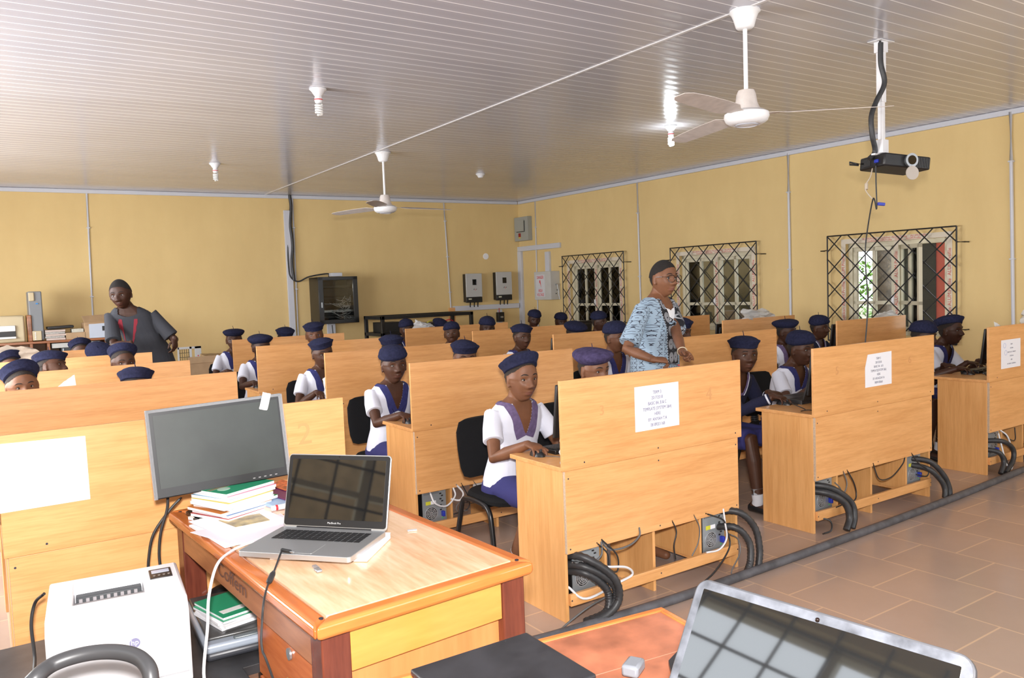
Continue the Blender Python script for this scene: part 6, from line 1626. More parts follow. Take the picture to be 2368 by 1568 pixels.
student(1828, 770, 5.22, 'student with a faded purple collar seated behind the student at the laptop', chair='black chair behind the student at the laptop', skin='deep', collar=M_COLPUR, beret=2, bt=(2,4,0), head=(-2,0,8), vox=MID)
student(1905, 761, 5.5, 'student in a navy sweater in front of the largest grille, beside a monitor', chair='black chair before the largest window grille', skin='dark', outfit='sweater', collar=M_COLPUR, beret=1, bt=(0,8,0), head=(-2,0,6), vox=MID)
student(2150, 783, 3.74, 'student with bowed head and arm stretched to a mouse at the right edge desk', chair='black chair at the left end of the desk at the right edge', mouse=MOUSE['C1'], skin='deep', beret=1, bt=(2,2,0), head=(-5,0,2), vox=NEAR, lean=.26, shoes=True, foot=-.02)
student(2212, 768, 3.72, 'student in profile at the right, in a white blouse with arm on the keyboard', chair='black chair of the student in profile at the right', skin='deep', beret=0, bt=(14,-14,0), head=(0,0,0), vox=NEAR, lean=.25, rh=(.06,.42,.81), lh=(-.14,.42,.81))
student(52, 899, 5.72, 'student with a large navy beret, eyes just above the second left desk', chair=None, skin='warm', beret=0, bt=(42,-6,0), head=(-6,4,10), vox=NEAR, lean=.1)
student(320, 903, 5.72, 'student of whom only beret and hairline show behind the second left desk', chair=None, skin='mid', beret=0, bt=(28,-10,0), head=(-12,0,10), vox=MID)
student(122, 856, 6.98, 'student with tilted-back head in profile behind the third left desk', skin='dark', beret=0, bt=(0,0,0), head=(22,0,58), vox=MID)
student(287, 842, 7.0, 'student with eyes showing under a tilted navy beret at the third left desk', skin='dark', beret=0, bt=(40,-16,0), head=(-6,0,8), vox=MID)
student(24, 853, 8.3, 'student behind the fourth left desk at the left edge, dark beret over a forehead', skin='mid', beret=0, bt=(32,10,0), head=(-6,0,0), vox=MID)
student(236, 834, 8.3, 'student whose dark beret shows just left of the student with the tilted beret', skin='deep', beret=0, bt=(-10,6,0), head=(-30,10,30), vox=FAR)
student(188, 817, 9.45, 'student with forehead showing under a dark beret below the storage shelf', skin='dark', beret=0, bt=(34,6,0), head=(-8,0,0), vox=FAR)

# the standing teacher with glasses
yT = 4.02; hp = aty(1532, 644, yT)
sT = 1.0; leanT = .06; topT = .86*sT + .66*sT + .01; rzT = pi + radians(14)
f = V((-sin(rzT), cos(rzT), 0)); rootT = V((hp.x, hp.y, 0)) - f*(leanT*.66+.045)
def tl(px, py, y): return loc2(rootT, rzT, aty(px, py, y))
w1 = tl(1512, 832, yT-.30); w2 = tl(1580, 822, yT-.34); print('teacher', w1, w2)
(pc, HM, arms) = person('person', 'standing man with glasses in a blue patterned shirt with a black embroidered front', rootT, rzT, skin='warm', sit=False, s=sT, lean=leanT, hz=hp.z-topT, head=(-3,0,-12), beret=None, outfit='print', vox=.0042, hairy=True, hsc=1.10,
                         rh=w1, lh=w2, rn=(.35,.1,1), ln=(-.8,.2,.8), rfdir=(-.75,.75,-.12), lfdir=(.25,.9,-.25), rgrip=.5, lgrip=.9)
# spectacles
g = MB(); M_SPEC = mat('black_acetate', (0.008,0.007,0.007), .2)
for e in (-1, 1):
    cx, cy, cz = e*.0325, .100, .001
    pts = [HM @ V((cx+.0262*cos(a)*(abs(cos(a))**-.18 if abs(cos(a)) > .01 else 1), cy-.006*abs(cos(a))*(1 if cos(a)*e > 0 else 0), cz+.0215*sin(a)*(abs(sin(a))**-.18 if abs(sin(a)) > .01 else 1))) for a in [2*pi*k/28+.01 for k in range(29)]]
    g.tube(pts, .0021, n=7)
    g.tube([HM @ V((e*.058,.094,.012)), HM @ V((e*.078,.06,.012)), HM @ V((e*.080,.0,.008)), HM @ V((e*.079,-.012,-.002))], .0019, n=7)
g.tube([HM @ V((-.0075,.100,.006)), HM @ V((0,.103,.0085)), HM @ V((.0075,.100,.006))], .0019, n=7)
g.build('glasses', M_SPEC, pc)
wl = arms[-1][2]; el_ = arms[-1][1]; d = (wl-el_).normalized(); p = wl - d*.02; a_, b_, _ = frame(d)
MB().tube([p + a_*(.031*cos(2*pi*k/20)) + b_*(.031*sin(2*pi*k/20)) for k in range(21)], .0035, n=6).build('bracelet', mat('pale_bracelet', (0.6,0.5,0.35), .35), pc)
Mw = ROOTM[pc.name]; wr = arms[1][2]; fd = V((-.75,.75,-.12)).normalized(); p0 = Mw @ (wr + fd*.085 + V((.0,0,-.012))); p1 = Mw @ (wr + fd*.155 + V((0,.0,-.022)))
c = thing('marker_pen', 'dark marker pen with a red tip held by the man with glasses', 'pen', loc=tuple(p0)); dd = (p1-p0).normalized()
MB().cyl(p0-dd*.05, p1, .0045, n=12).build('barrel', mat('dark_grey_pen', (0.06,0.06,0.07), .3), c, world=True); MB().cyl(p1, p1+dd*.010, .0048, .003, n=12).build('tip', M_RED, c, world=True)
# the man bending at the left
yM = 8.5; hp = aty(279, 680, yM); sM = 1.03; leanM = .30; sideM = .42; rzM = pi - radians(8)
zM = .86*sM + .66*sM*cos(.9 if abs(leanM)*.55 > .9 else leanM*.55) + .01
f = V((-sin(rzM), cos(rzM), 0)); r_ = V((cos(rzM), sin(rzM), 0)); rootM_ = V((hp.x, hp.y, 0)) - f*(leanM*.66+.35*leanM*.66**2+.045) - r_*(sideM*.66)
def ml(px, py, y): return loc2(rootM_, rzM, aty(px, py, y))
person('person', 'standing man in a charcoal tunic with red embroidery, leaning over the left desks', rootM_, rzM, skin='deep', sit=False, s=sM, lean=leanM, side=sideM, hz=hp.z-zM, head=(-10,8,-18), beret=None, outfit='tunic', vox=.005, hairy=True, hsc=1.20,
       rh=ml(303, 795, 8.2), lh=ml(404, 783, 8.22), rfdir=(.1,.6,-.6), lfdir=(.05,.05,-1), ln=(-.6,.5,0))

# ================================================================== FOREGROUND: TEACHER'S TABLE
ZT = .835; ZB = .50
A_ = V((.612,1.790,0)); B_ = V((1.274,1.835,0)); D_ = V((.544,3.141,0)); C_ = V((1.203,3.15,0))
def TT(u, v, z): p = A_.lerp(B_,u).lerp(D_.lerp(C_,u), v); return V((p.x, p.y, z))
def qbox(mb, u0, u1, v0, v1, z0, z1, mi=0):
    vs = [TT(u,v,z) for z in (z0,z1) for u, v in ((u0,v0),(u1,v0),(u1,v1),(u0,v1))]
    return mb.add(vs, [(3,2,1,0),(4,5,6,7),(0,1,5,4),(1,2,6,5),(2,3,7,6),(3,0,4,7)], mi)
t = thing('wooden_table', 'varnished orange wooden table with a worn light top, carrying books and the silver laptop', 'table', loc=(.91,2.47,0))
fu = .075; fv = .036
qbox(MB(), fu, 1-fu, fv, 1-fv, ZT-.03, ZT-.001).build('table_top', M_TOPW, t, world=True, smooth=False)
def qpoly(mb, pts, z0, z1): return mb.rings([[TT(u,v,z) for u, v in pts] for z in (z0, z1)])
for a in ([(0,0),(fu,fv),(fu,1-fv),(0,1)], [(1,1),(1-fu,1-fv),(1-fu,fv),(1,0)]):
    qpoly(MB(), a, ZT-.04, ZT).build('edge_moulding', M_TRIMW, t, world=True, bevel=.013, seg=4)
M_TRIMX = wood('varnished_front_moulding', (0.60,0.19,0.045), (0.45,0.125,0.03), 'X', .14, 8, 5)
for a in ([(.0006,0),(.9994,0),(1-fu,fv-.0004),(fu,fv-.0004)], [(fu,1-fv+.0004),(1-fu,1-fv+.0004),(.9994,1),(.0006,1)]):
    qpoly(MB(), a, ZT-.04, ZT).build('edge_moulding', M_TRIMX, t, world=True, bevel=.011, seg=4)
lu = .035; lw = .115; lv = .016; lh = .053
M_SIDEW = wood('brown_side_rail', (0.40,0.165,0.075), (0.26,0.095,0.045), 'Y', .3, 8, 7)
for k, (u, v) in enumerate(((lu,lv),(1-lu-lw,lv),(lu,1-lv-lh),(1-lu-lw,1-lv-lh))):
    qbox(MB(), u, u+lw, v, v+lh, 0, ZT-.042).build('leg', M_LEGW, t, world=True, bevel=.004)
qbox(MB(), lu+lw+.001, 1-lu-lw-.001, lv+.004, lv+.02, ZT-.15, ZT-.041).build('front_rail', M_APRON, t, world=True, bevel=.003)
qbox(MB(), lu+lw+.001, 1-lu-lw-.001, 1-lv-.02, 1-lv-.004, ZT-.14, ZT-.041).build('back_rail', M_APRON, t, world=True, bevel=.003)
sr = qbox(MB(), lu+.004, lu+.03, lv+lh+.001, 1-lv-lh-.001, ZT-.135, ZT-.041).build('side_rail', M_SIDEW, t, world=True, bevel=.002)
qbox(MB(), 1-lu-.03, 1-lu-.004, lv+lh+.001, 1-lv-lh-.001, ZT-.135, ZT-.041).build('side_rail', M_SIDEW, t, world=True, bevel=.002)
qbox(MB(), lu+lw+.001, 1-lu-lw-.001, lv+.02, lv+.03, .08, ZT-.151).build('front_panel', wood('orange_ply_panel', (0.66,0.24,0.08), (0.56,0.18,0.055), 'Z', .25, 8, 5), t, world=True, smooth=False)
# drawer pedestal under the near half, drawers facing left
qbox(MB(), .09, .60, lv+lh+.004, .40, .12, ZT-.136).build('pedestal', M_ORANGEW, t, world=True, smooth=False)
for z0, z1 in ((.52,.695),(.30,.51),(.13,.29)):
    dr = qbox(MB(), .055, .0895, lv+lh+.012, .39, z0, z1).build('drawer', M_ORANGEW, t, world=True, bevel=.003)
    p = TT(.055, .20, z1-.03); MB().cyl(p, p+V((-.006,0,0)), .016, n=18).build('lock', M_SILVER, dr, world=True)
    p = TT(.055, .22, z0+.05); mb = MB(); mb.ell(p+V((-.004,0,.0)), (.004,.026,.016)); mb.ell(p+V((-.012,0,-.006)), (.010,.016,.010)); mb.ell(p+V((-.004,-.012,.014)), (.004,.012,.012)); mb.build('handle', M_BRASS, dr, world=True)
# writing on the side rail
d_ = (A_-D_).normalized(); n_ = V((-1,0,0)); p = TT(lu+.004, .52, ZT-.085) + n_*.0025
text('handwriting', 'Coffem', .062, Matrix.Translation(p) @ Matrix((d_, V((0,0,1)), d_.cross(V((0,0,1))))).transposed().to_4x4(), mat('pen_scrawl', (0.10,0.04,0.03), .6), sr, .0002, sx=1.5)
mb = MB()
for u, v in ((.05,.03),(.95,.03),(.05,.97),(.93,.97)): p = TT(u,v,ZT); mb.cyl(p+V((0,0,-.002)), p+V((0,0,.0006)), .006, n=10)
mb.build('screw_heads', mat('dark_screw', (0.05,0.05,0.07)), t, world=True)

# ---- silver laptop on a white pad
def padbook(cx, cy, z0, w, d, h, rz, mt, name, label, cat='book', cover=None):
    """paper block with a cover on top: local w x d"""
    c = thing(name, label, cat, loc=(cx,cy,z0), rz=rz)
    MB().box((0,0,h*.45), (w,d,h*.9)).build('pages', M_PAPER, c, smooth=False)
    MB().box((0,0,h*.95), (w+.002,d+.002,max(.0008,h*.1))).build('cover', mt, c, smooth=False)
    return c
LZ = .855; rzL = radians(-49.2); hm = V((.900,2.402,LZ))
fdir = V((sin(rzL), -cos(rzL), 0))
cpad = hm + fdir*.10 + V((.035,-.02,0)); padbook(cpad.x, cpad.y, ZT+.001, .30, .215, .0185, rzL+.10, M_PAPER, 'paper_pad', 'thick white paper pad underneath the silver laptop', 'paper')
c = thing('laptop', 'open silver laptop with a black glossy screen on the wooden table', 'laptop', loc=(hm.x, hm.y, LZ))
M_, L_ = laptop(c, hm, rzL, .362, .250, 74, M_ALU, M_SCREEN, th=.016, bezel=.016, lidth=.006, rad=.012, lid_h=.233)
text('lettering', 'MacBook Pro', .0085, L_ @ Matrix.Translation((0,.017,.0023)), mat('pale_lettering', (0.5,0.5,0.5), .5), c, .0001)
MB().ell(L_ @ V((0,.226,.0016)), .0022, nu=10, nv=6).build('camera_lens', M_IRIS, c, world=True)
# ---- bare monitor behind the books
c = thing('computer_monitor', 'bare dusty black flat monitor standing behind the pile of books', 'monitor', loc=(.69, 2.96, ZT), group=None)
R = Matrix.Rotation(radians(-7), 3, 'X') @ Matrix.Rotation(radians(-1.5), 3, 'Y'); o = V((.698, 2.94, 1.092))
MB().box(o, (.468,.022,.305), R).build('housing', M_BLACK, c, world=True, bevel=.004)
MB().box(o+R@V((0,-.0115,.006)), (.428,.0025,.250), R).build('screen', M_SCREEN2, c, world=True, smooth=False)
mb = MB()
for k in range(5): mb.box(o+R@V((.10+.02*k,-.0115,-.140)), (.008,.003,.003), R)
mb.build('buttons', M_TRAYG, c, world=True)
MB().box(o+R@V((.02,.03,-.03)), (.20,.04,.16), R).build('rear_housing', M_BLACK, c, world=True, bevel=.01)
MB().box((.70,2.985,ZT+.06), (.06,.03,.13)).build('neck', M_BLACK, c, world=True, bevel=.004); MB().box((.70,2.98,ZT+.006), (.22,.15,.011)).build('foot', M_BLACK, c, world=True, bevel=.004)
mb = MB(); mb.box(o+R@V((-.232,-.0125,0)), (.012,.0015,.305), R); mb.box(o+R@V((.228,-.0125,0)), (.014,.0015,.30), R); mb.box(o+R@V((0,-.0125,.147)), (.46,.0015,.01), R)
mb.build('clear_tape', mat('clear_tape', (0.30,0.30,0.31), .15, alpha=.45), c, world=True)
film([o+R@V((.145,-.0135,.105)), o+R@V((.175,-.0135,.095)), o+R@V((.195,-.016,.155)), o+R@V((.165,-.018,.165))], 21, 'strip of clear tape stuck on the top edge of the bare monitor', .002, n=5, nm='clear_tape', cat='tape')
# ---- pile of books
GQ = [atz(440,1130,.94), atz(520,1145,.94), atz(630,1113,.94), atz(552,1105,.94)]
ctr = sum(GQ, V((0,0,0)))/4; ax = (GQ[2]-GQ[1]); an = atan2(ax.y, ax.x); bw = ax.length; bd = min((GQ[1]-GQ[0]).length, .24)
print('book', bw, bd, an)
bw = min(bw, .30)
rd = random.Random(11); z = ZT+.001
covers = [('cream', (0.7,0.66,0.6)), ('red edged', (0.45,0.05,0.05)), ('blue edged', (0.06,0.18,0.42)), ('orange edged', (0.6,0.22,0.05)), ('green edged', (0.05,0.3,0.12)), ('white', (0.8,0.8,0.8)), ('yellow edged', (0.6,0.5,0.06)), ('pale blue', (0.3,0.5,0.65)), ('pink edged', (0.6,0.2,0.3))]
ords = ['lowest','second','third','fourth','fifth','sixth','seventh','eighth','ninth']
for k, (nm, col) in enumerate(covers):
    h = .0105; padbook(ctr.x+rd.uniform(-.012,.012)-.004*(4-k)*.5, ctr.y+rd.uniform(-.01,.01)-.01, z, bw*rd.uniform(.92,1.02), bd, h, an+rd.uniform(-.09,.09), mat('cover_'+nm.replace(' ','_'), col, .4), 'workbook', '%s workbook, %s from the bottom in the pile topped by a green book' % (nm, ords[k]) if k else 'cream workbook at the bottom of the pile topped by a green book', 'book')
    bpy.data.objects['workbook' if k == 0 else 'workbook.%03d' % k]['group'] = 'workbooks piled on the wooden table'
    z += h+.0004
gb = padbook(ctr.x, ctr.y, z, bw, bd, .010, an, M_GREEN, 'workbook', 'green-covered workbook on top of the pile on the wooden table', 'book'); gb['group'] = 'workbooks piled on the wooden table'
mb = MB(); mb.box((.06,.035,.0103), (.09,.06,.0006)); mb.build('cover_panel', mat('grey_green_panel', (0.25,0.38,0.30), .5), gb); MB().box((-.03,.0,.0103), (.14,.018,.0006)).build('title_strip', mat('brown_title_strip', (0.22,0.20,0.12), .5), gb)
MB().lathe([(.001,.0099),(.022,.0099),(.022,.0108),(.001,.0108)], 20, Matrix.Translation((-.06,-.03,0))).build('round_emblem', mat('pale_emblem', (0.4,0.55,0.45), .5), gb)
def sheet(px4, z, mt, name, label, cat='paper', h=.0012):
    P = [atz(x, y, z) for x, y in px4]; mb = MB(); mb.rings([[V((p.x,p.y,z)) for p in P], [V((p.x,p.y,z+h)) for p in P]]); return tag(mb.build(name, mt, smooth=False), label, cat)
sheet([(437,1218),(520,1268),(700,1225),(640,1185)], ZT+.001, M_PAPER, 'paper_sheets', 'lowest of the loose white papers spread before the book pile', h=.006)
sheet([(440,1232),(540,1262),(690,1238),(650,1190)], ZT+.0075, mat('pink_edged_sheet', (0.78,0.70,0.76), .7), 'paper_sheets', 'pinkish sheet between the loose white papers', h=.002)
sheet([(438,1208),(530,1245),(670,1205),(600,1175)], ZT+.010, M_PAPER, 'paper_sheets', 'topmost white sheet spread before the book pile', h=.004)
o = sheet([(505,1204),(545,1219),(624,1203),(600,1188)], ZT+.0145, mat('olive_orange_photo', (0.34,0.26,0.10), .35, noise=.8, nscale=18), 'colour_print', 'small printed colour picture lying on the loose white sheets', 'picture')
sheet([(612,1143),(668,1160),(700,1140),(640,1125)], .875, M_PURPLEB, 'booklet', 'dark purple booklet right of the green book', 'book', h=.004)
sheet([(600,1165),(640,1180),(690,1155),(645,1140)], .862, mat('pale_blue_cover', (0.35,0.5,0.7), .4), 'booklet', 'pale blue booklet under the purple one', 'book', h=.012)
sheet([(580,1180),(640,1196),(700,1168),(640,1150)], ZT+.0005, mat('peach_cover', (0.75,0.5,0.4), .4), 'booklet', 'peach and white booklets under the pale blue one', 'book', h=.026)
sheet([(622,1122),(660,1135),(690,1120),(652,1110)], .881, mat('red_yellow_flyer', (0.62,0.16,0.06), .4, noise=.7, nscale=40), 'flyer', 'red and yellow printed flyer next to the monitor corner', 'paper', h=.002)
a = atz(628,1176,.885); b = atz(672,1168,.885); c = thing('marker_pen', 'white marker pen with a red band by the silver laptop', 'pen', loc=a); MB().cyl(a, b, .009, n=14).build('barrel', M_WHITE, c, world=True); MB().cyl(a.lerp(b,.2), a.lerp(b,.32), .0094, n=14).build('red_band', M_RED, c, world=True)
a = atz(735,1318,ZT+.004); c = thing('usb_stick', 'small silver memory stick on the table before the laptop', 'memory stick', loc=a)
MB().box(a+V((0,.0,0)), (.016,.03,.007)).build('cap', M_SILVER, c, world=True, bevel=.002); MB().box(a+V((.004,.027,0)), (.012,.03,.005)).build('plug', M_TRAYG, c, world=True)
a = atz(953,1226,ZT+.002); tag(MB().box(a, (.03,.012,.003), Euler((0,0,-.3))).build('tape_scrap', mat('whitish_tape', (0.6,0.6,0.62), .4)), 'tiny whitish scrap stuck on the table top right of the laptop', 'scrap')
# ---- cables over the table
a = ZT+.006
tag(MB().tube(bez([atz(655,1232,a), atz(575,1256,a), atz(530,1278,a), aty(500,1310,2.37), aty(483,1380,2.32), aty(480,1450,2.28), aty(472,1568,2.22), V((.475,2.2,.56)), V((.47,2.19,ZB+.006)), V((.44,2.15,ZB+.006))],8), .0042, n=8).build('white_cable', M_CABLEW), 'white cable hanging over the left edge of the wooden table', 'cable')
c = thing('charger_cable', 'black laptop charger cable with a silver tip hanging over the table edge', 'cable', loc=atz(640,1310,a))
ZL = LZ+.017
P = [atz(652,1272,ZL+.006), atz(645,1290,ZL+.004), atz(634,1320,ZT+.02), atz(621,1348,ZT+.008), aty(611,1385,1.93), aty(606,1440,1.90), aty(606,1500,1.88), aty(628,1560,1.86), V((.615,1.84,.35)), V((.60,1.80,.01)), V((.55,1.70,.006))]
MB().tube(bez(P,8), .0028, n=8).build('cord', M_CABLE, c, world=True)
MB().tube([P[2].lerp(P[3],.1), P[2].lerp(P[3],.3), P[2].lerp(P[3],.9), P[3]], [.005,.008,.008,.005], n=10).build('cord_sleeve', M_CABLE, c, world=True)
q = atz(672,1276,ZL+.006); MB().cyl(P[0], q, .0055, n=10).build('plug', M_BLACK, c, world=True); MB().cyl(q, q+(q-P[0])*.35, .003, n=10).build('plug_tip', M_SILVER, c, world=True)
for k, (pts, lab) in enumerate((([(388,1150),(386,1180),(372,1230),(368,1280),(372,1325)], 'right one of two black cables hanging from the bare monitor behind the printer'), ([(420,1150),(392,1180),(355,1235),(344,1290),(343,1330)], 'left one of two black cables hanging from the bare monitor behind the printer'))):
    tag(MB().tube(bez([aty(x, y, 3.03+.03*k) for x, y in pts] + [aty(pts[-1][0], pts[-1][1]+60, 3.05)],6), .005, n=8).build('cable', M_CABLE), lab, 'cable')

# ---- low black table, printer, scanner
ZB = .50
c = thing('low_table', 'low black scuffed table under the printer and scanner', 'table', loc=(.3,2.6,0))
MB().prism([(-.12,2.05),(.60,2.05),(.60,2.42),(.86,2.42),(.86,3.05),(-.12,3.05)], (0,0,ZB-.03), (1,0,0), (0,1,0), (0,0,.03)).build('table_top', M_BLKTABLE, c, world=True, smooth=False, bevel=.002)
for x, y in ((-.09,2.08),(.57,2.08),(-.09,3.02),(.83,3.02)): MB().bb((x-.02,y-.02,0),(x+.02,y+.02,ZB-.031)).build('leg', M_BLACKM, c, world=True)
pz = ZB+.001; w, d, h = .365, .37, .245; rp = radians(-6)
c = thing('laser_printer', 'white laser printer on the low black table, seen from above', 'printer', loc=(.30,2.635,pz), rz=rp)
x0, x1, y0, y1 = -w/2, w/2, -d/2, d/2; rx0, rx1, ry0, ry1 = -.115, .075, -.055, .150
mb = MB(); vs = [(x0,y0,0),(x1,y0,0),(x1,y1,0),(x0,y1,0), (x0,y0,h-.035),(x1,y0,h-.035),(x1,y1,h),(x0,y1,h), (x0,y0+.04,h),(x1,y0+.04,h),
      (rx0,ry0,h),(rx1,ry0,h),(rx1,ry1,h),(rx0,ry1,h), (rx0,ry0+.002,h-.008),(rx1,ry0+.002,h-.008),(rx1,ry1-.02,h-.06),(rx0,ry1-.02,h-.06)]
fs = [(3,2,1,0),(0,1,5,4),(4,5,9,8),(1,2,6,9,5),(3,0,4,8,7),(2,3,7,6),(8,9,11,10),(9,6,12,11),(6,7,13,12),(7,8,10,13),(10,11,15,14),(11,12,16,15),(12,13,17,16),(13,10,14,17)]
mb.add([V(v) for v in vs], fs); mb.build('body', mat('white_printer_plastic', (0.80,0.80,0.83), .35), c, bevel=.007, seg=3)
MB().add([V(vs[i])+V((0,0,.003)) for i in (14,15,16,17)] + [V(vs[i])+V((0,0,-.001)) for i in (14,15,16,17)], [(0,1,2,3),(7,6,5,4),(0,4,5,1),(1,5,6,2),(2,6,7,3),(3,7,4,0)]).build('output_tray', M_TRAYG, c, smooth=False)
mb = MB(); mb.bb((rx0+.004,ry1-.060,h-.058),(rx1-.004,ry1-.022,h-.030)); mb.build('roller_housing', mat('dark_printer_inner', (0.05,0.055,0.06), .5), c, bevel=.003)
mb = MB()
for k in range(9): mb.bb((rx0+.012+.019*k,ry1-.066,h-.052),(rx0+.022+.019*k,ry1-.055,h-.034))
mb.build('rollers', M_TRAYG, c, bevel=.001)
mb = MB(); mb.bb((rx0+.01,ry1-.020,h-.01),(rx1-.01,ry1-.012,h-.003)); mb.build('static_brush', mat('white_brush', (0.7,0.72,0.75), .4), c)
mb = MB(); mb.box((-.02,.005,h-.028), (.12,.004,.004), Euler((-.25,0,0))); mb.box((-.02,-.035,h-.012), (.15,.008,.003), Euler((-.25,0,0))); mb.build('tray_ridges', mat('tray_ridge', (0.42,0.43,0.46), .4), c)
cp = MB().bb((.095,.045,h-.004),(.160,.135,h+.003)); cpo = cp.build('control_panel', M_BLACK, c, bevel=.002)
MB().bb((.102,.092,h+.0031),(.153,.120,h+.0042)).build('display', mat('pale_display', (0.5,0.55,0.68), .3), cpo)
mb = MB()
for k in range(4): mb.cyl((.108+.014*k,.066,h+.003),(.108+.014*k,.066,h+.005), .004, n=10)
mb.build('buttons', mat('button_grey', (0.2,0.17,0.15), .5), cpo)
Fm = Matrix.Translation((.035,y0-.0012,h-.098)) @ Matrix(((1,0,0),(0,0,-1),(0,1,0))).to_4x4()
MB().lathe([(.001,0),(.014,0),(.014,.0008),(.001,.0008)], 32, Fm).build('logo', mat('violet_grey_logo', (0.22,0.21,0.34), .4), c, smooth=False)
lg = [o for o in c.children if o.name.startswith('logo')][0]
tx_ = text('logo_letters', 'hp', .021, Matrix.Translation(V((.30,2.635,pz))) @ Matrix.Rotation(rp,4,'Z') @ Fm @ Matrix.Translation((0,.0015,.001)) @ Matrix.Shear('XZ', 4, (0,0)), mat('white_printer_plastic', (0.80,0.80,0.83)), c, .0003)
MB().bb((x0+.01,y0-.002,.03),(x1-.01,y0,.034)).build('tray_seam', mat('seam_grey', (0.4,0.4,0.42), .5), c)
p = V((.10,2.82,.52)); tag(MB().tube(bez([V((.125,2.90,.70)), V((.10,2.95,.66)), V((.085,2.93,.60)), V((.085,2.85,.52)), V((.07,2.7,.508))],7), .005, n=8).build('power_cable', M_CABLE), 'black cable behind the left side of the white printer', 'cable')
# scanner
c = thing('flatbed_scanner', 'grey and black flatbed scanner partly under the wooden table', 'scanner', loc=(.665,2.71,ZB+.001), rz=radians(-4))
MB().box((0,0,.018), (.27,.43,.030)).build('base', mat('dark_slate_base', (0.035,0.037,0.045), .4), c, bevel=.012)
MB().box((0,0,.043), (.275,.435,.028)).build('upper_rim', mat('blue_grey_rim', (0.28,0.32,0.38), .3), c, bevel=.010, seg=3)
MB().box((0,.015,.060), (.25,.39,.014)).build('lid', mat('black_scuffed_lid', (0.05,0.05,0.05), .3, noise=.4, nscale=15), c, bevel=.005)
MB().box((.03,-.200,.058), (.16,.02,.010)).build('button_bar', mat('dark_button_bar', (0.1,0.12,0.13), .3), c, bevel=.004)
zz = ZB+.069
for k in range(5):
    g = padbook(.70+.004*sin(k*2), 2.685+.005*cos(k*3), zz, .29, .20, .008, radians(12+3*sin(k*2.3)), M_GREEN if k > 2 else mat('cover_white', (0.8,0.8,0.8)), 'workbook', '%s of the five green workbooks on the scanner' % ['lowest','second from the bottom','middle one','second from the top','topmost'][k], 'book')
    g['group'] = 'workbooks on the scanner'; zz += .0086
MB().box((-.05,-.055,.0082), (.16,.03,.0006)).build('title_strip', mat('white_title_strip', (0.75,0.78,0.76), .5), g)
a = atz(520,1378,ZB+.002); m = dup(mouse0, a, radians(-70), 'black mouse lying on the low table behind the scanner', 'desk mice'); m.scale = (1.5,1.5,1.3)

# ---- second table with the two dark laptops
T0 = V((.585,.40)); 
c = thing('wooden_table', 'reddish brown worn table at the bottom edge, carrying two dark laptops', 'table', loc=(.95,.9,0))
P1 = atz(1530,1402,ZT); P2 = atz(1250,1475,ZT); dx_ = (P1-P2).normalized(); dy_ = V((dx_.y,-dx_.x,0)); 
far = P1; lft = P1 - dx_*.75
def U(a_, b_, z): q = P1 - dx_*a_ + dy_*b_; return V((q.x,q.y,z))
def ubox(mb, a0, a1, b0, b1, z0, z1):
    vs = [U(a,b,z) for z in (z0,z1) for a, b in ((a0,b0),(a1,b0),(a1,b1),(a0,b1))]
    return mb.add(vs, [(3,2,1,0),(4,5,6,7),(0,1,5,4),(1,2,6,5),(2,3,7,6),(3,0,4,7)])
ubox(MB(), .018, .73, .018, .98, ZT-.03, ZT-.004).build('table_top', M_TABLE2, c, world=True, smooth=False)
for a_ in ((0,.75,0,.0178),(0,.75,.982,1.0),(0,.0178,.0178,.982),(.7322,.75,.0178,.982)): ubox(MB(), *a_, ZT-.035, ZT).build('edge_moulding', M_TRIMX, c, world=True, bevel=.004)
for a_, b_ in ((.03,.03),(.66,.03),(.03,.91),(.66,.91)): ubox(MB(), a_, a_+.06, b_, b_+.06, 0, ZT-.036).build('leg', M_LEGW, c, world=True, bevel=.003)
for b_ in (.04,.94): ubox(MB(), .10, .65, b_, b_+.02, ZT-.13, ZT-.036).build('rail', M_SIDEW, c, world=True)
mb = MB()
for k in (.20,.40,.60): ubox(mb, .019, .729, k, k+.0015, ZT-.0039, ZT-.0034)
mb.build('board_joints', mat('board_joint', (0.42,0.20,0.13), .5), c, world=True)
# closed dark laptop
q1 = atz(1217,1462,.862); q2 = atz(948,1548,.862); ax_ = (q1-q2); L0 = ax_.length; rz_ = atan2(ax_.y, ax_.x); print('closed laptop', L0)
c = thing('laptop', 'closed black laptop on the reddish table at the bottom edge', 'laptop', loc=(q2.x, q2.y, ZT))
Mx = Matrix.Translation((q2.x, q2.y, ZT)) @ Matrix.Rotation(rz_, 4, 'Z')
def lb(mb, x0, x1, y0, y1, z0, z1): 
    return mb.add([Mx @ V((x,y,z)) for z in (z0,z1) for x, y in ((x0,y0),(x1,y0),(x1,y1),(x0,y1))], [(3,2,1,0),(4,5,6,7),(0,1,5,4),(1,2,6,5),(2,3,7,6),(3,0,4,7)])
L0 = min(max(L0,.28),.36)
M_SOFTB = mat('scuffed_black_lid', (0.018,0.018,0.021), .38, noise=.5, nscale=11)
lb(MB(), .004, L0-.004, -.235, -.004, .002, .014).build('base', M_BLACK, c, world=True, bevel=.003)
lb(MB(), 0, L0, -.24, 0, .0155, .028).build('lid', M_SOFTB, c, world=True, bevel=.004)
lb(MB(), .03, L0-.03, -.008, .004, .006, .018).build('hinge', M_BLACK, c, world=True, bevel=.003)
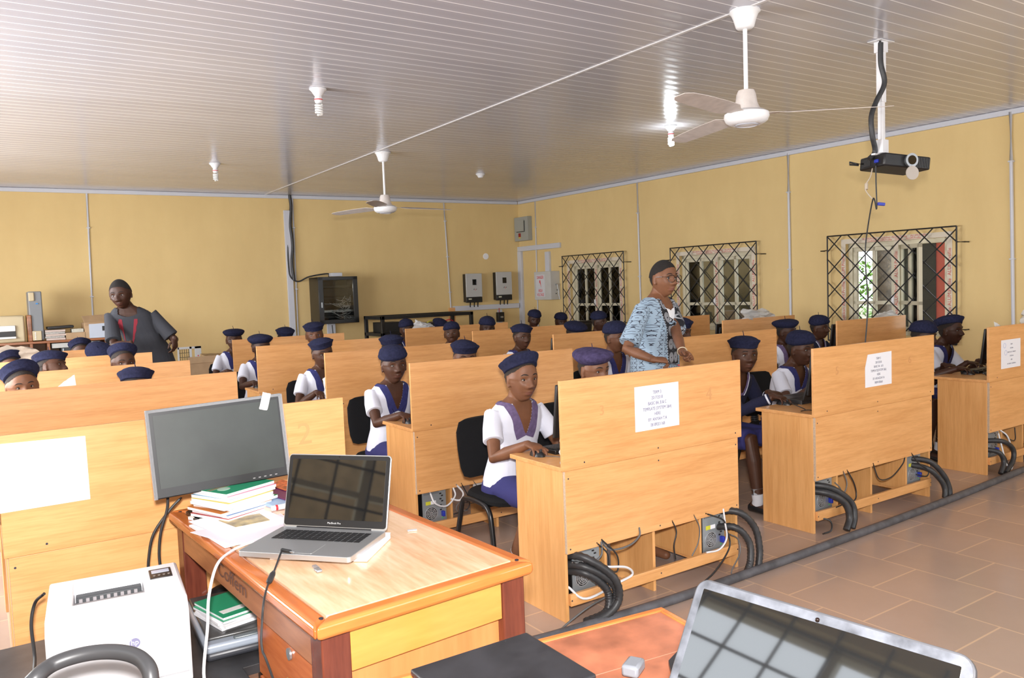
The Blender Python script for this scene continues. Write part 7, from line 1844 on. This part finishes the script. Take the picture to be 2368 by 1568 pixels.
# open dark laptop: hinge line, screen towards the camera
tlp = V((.939,.916,1.12)); trp = V((.990,.540,1.12)); hlp = V((.790,.862,.868)); 
wd = (trp-tlp).length; ex_ = (trp-tlp).normalized(); rz_ = atan2(ex_.y, ex_.x)
hmid = hlp + ex_*(wd/2); up = (tlp - hlp); up -= ex_*up.dot(ex_); Hh = up.length; bk = V((-sin(rz_), cos(rz_), 0)); ang = math.degrees(atan2(up.z, up.dot(bk)))
print('open laptop', wd, Hh, ang)
c = thing('laptop', 'open laptop with a scratched grey rim and glossy screen at the bottom right', 'laptop', loc=(hmid.x, hmid.y, ZT))
M_RIM = mat('scratched_grey_rim', (0.09,0.095,0.11), .3, .2, noise=.5, nscale=30)
wd += .035; Hh += .02
M2, L2 = laptop(c, (hmid.x, hmid.y, ZT+.002), rz_, wd, .245, ang, mat('dark_grey_shell', (0.05,0.05,0.055), .35), M_SCREEN, th=.026, bezel=.016, lidth=.009, rad=.022, lid_h=Hh, bz=M_RIM)
MB().ell(L2 @ V((0,Hh-.012,.002)), .0035, nu=10, nv=6).build('camera_lens', M_IRIS, c, world=True)
a = atz(1465,1556,ZT); tag(MB().box((a.x,a.y,ZT+.012), (.05,.035,.024), Euler((0,0,.5))).build('power_adapter', mat('grey_adapter', (0.16,0.17,0.19), .35), bevel=.006), 'small grey plastic adapter beside the open laptop at the bottom', 'adapter')
a = atz(1530,1530,ZT); tag(MB().prism([(-.10,-.09),(.06,-.05),(.075,.05),(-.02,.01)], (a.x+.02,a.y-.03,ZT), (1,0,0), (0,1,0), (0,0,.010)).build('document_wallet', M_SOFTB), 'dark flat wallet lying behind the open laptop', 'wallet')
# ---- office chair arm at the lower left
c = thing('office_chair', 'black padded chair of which only a looped armrest shows, before the white printer', 'chair', loc=(.10,1.35,0))
za = .835
pts = [atz(20,1640,za-.10), atz(70,1580,za-.01), atz(120,1538,za+.005), atz(190,1514,za+.012), atz(260,1507,za+.012), atz(315,1518,za+.005), atz(345,1548,za-.01), atz(350,1600,za-.05)]
MB().tube(bez(pts,8), .0165, n=14, round_=True).build('armrest', mat('soft_grey_black_rubber', (0.05,0.05,0.053), .4), c, world=True)
m_ = [bez(pts,8)[0], V((.02,1.40,.62)), V((.05,1.38,.50))]; MB().tube(m_, .012).build('arm_support', M_BLACKM, c, world=True)
m_ = [bez(pts,8)[-1], V((.20,1.42,.62)), V((.18,1.38,.50))]; MB().tube(m_, .012).build('arm_support', M_BLACKM, c, world=True)
MB().box((.08,1.22,.47), (.46,.44,.07)).build('seat', M_FABRIC, c, world=True, bevel=.03)
MB().cyl((.08,1.22,.12), (.08,1.22,.44), .03).build('gas_column', M_BLACKM, c, world=True)
mb = MB()
for k in range(5): a = k*2*pi/5; mb.tube([V((.08,1.22,.12)), V((.08+.26*cos(a),1.22+.26*sin(a),.06))], [.025,.015])
mb.build('star_base', M_BLACKM, c, world=True)
for k in range(5): a = k*2*pi/5; MB().ell((.08+.27*cos(a),1.22+.27*sin(a),.028), (.022,.022,.028), nu=12, nv=8).build('castor', M_BLACK, c, world=True)
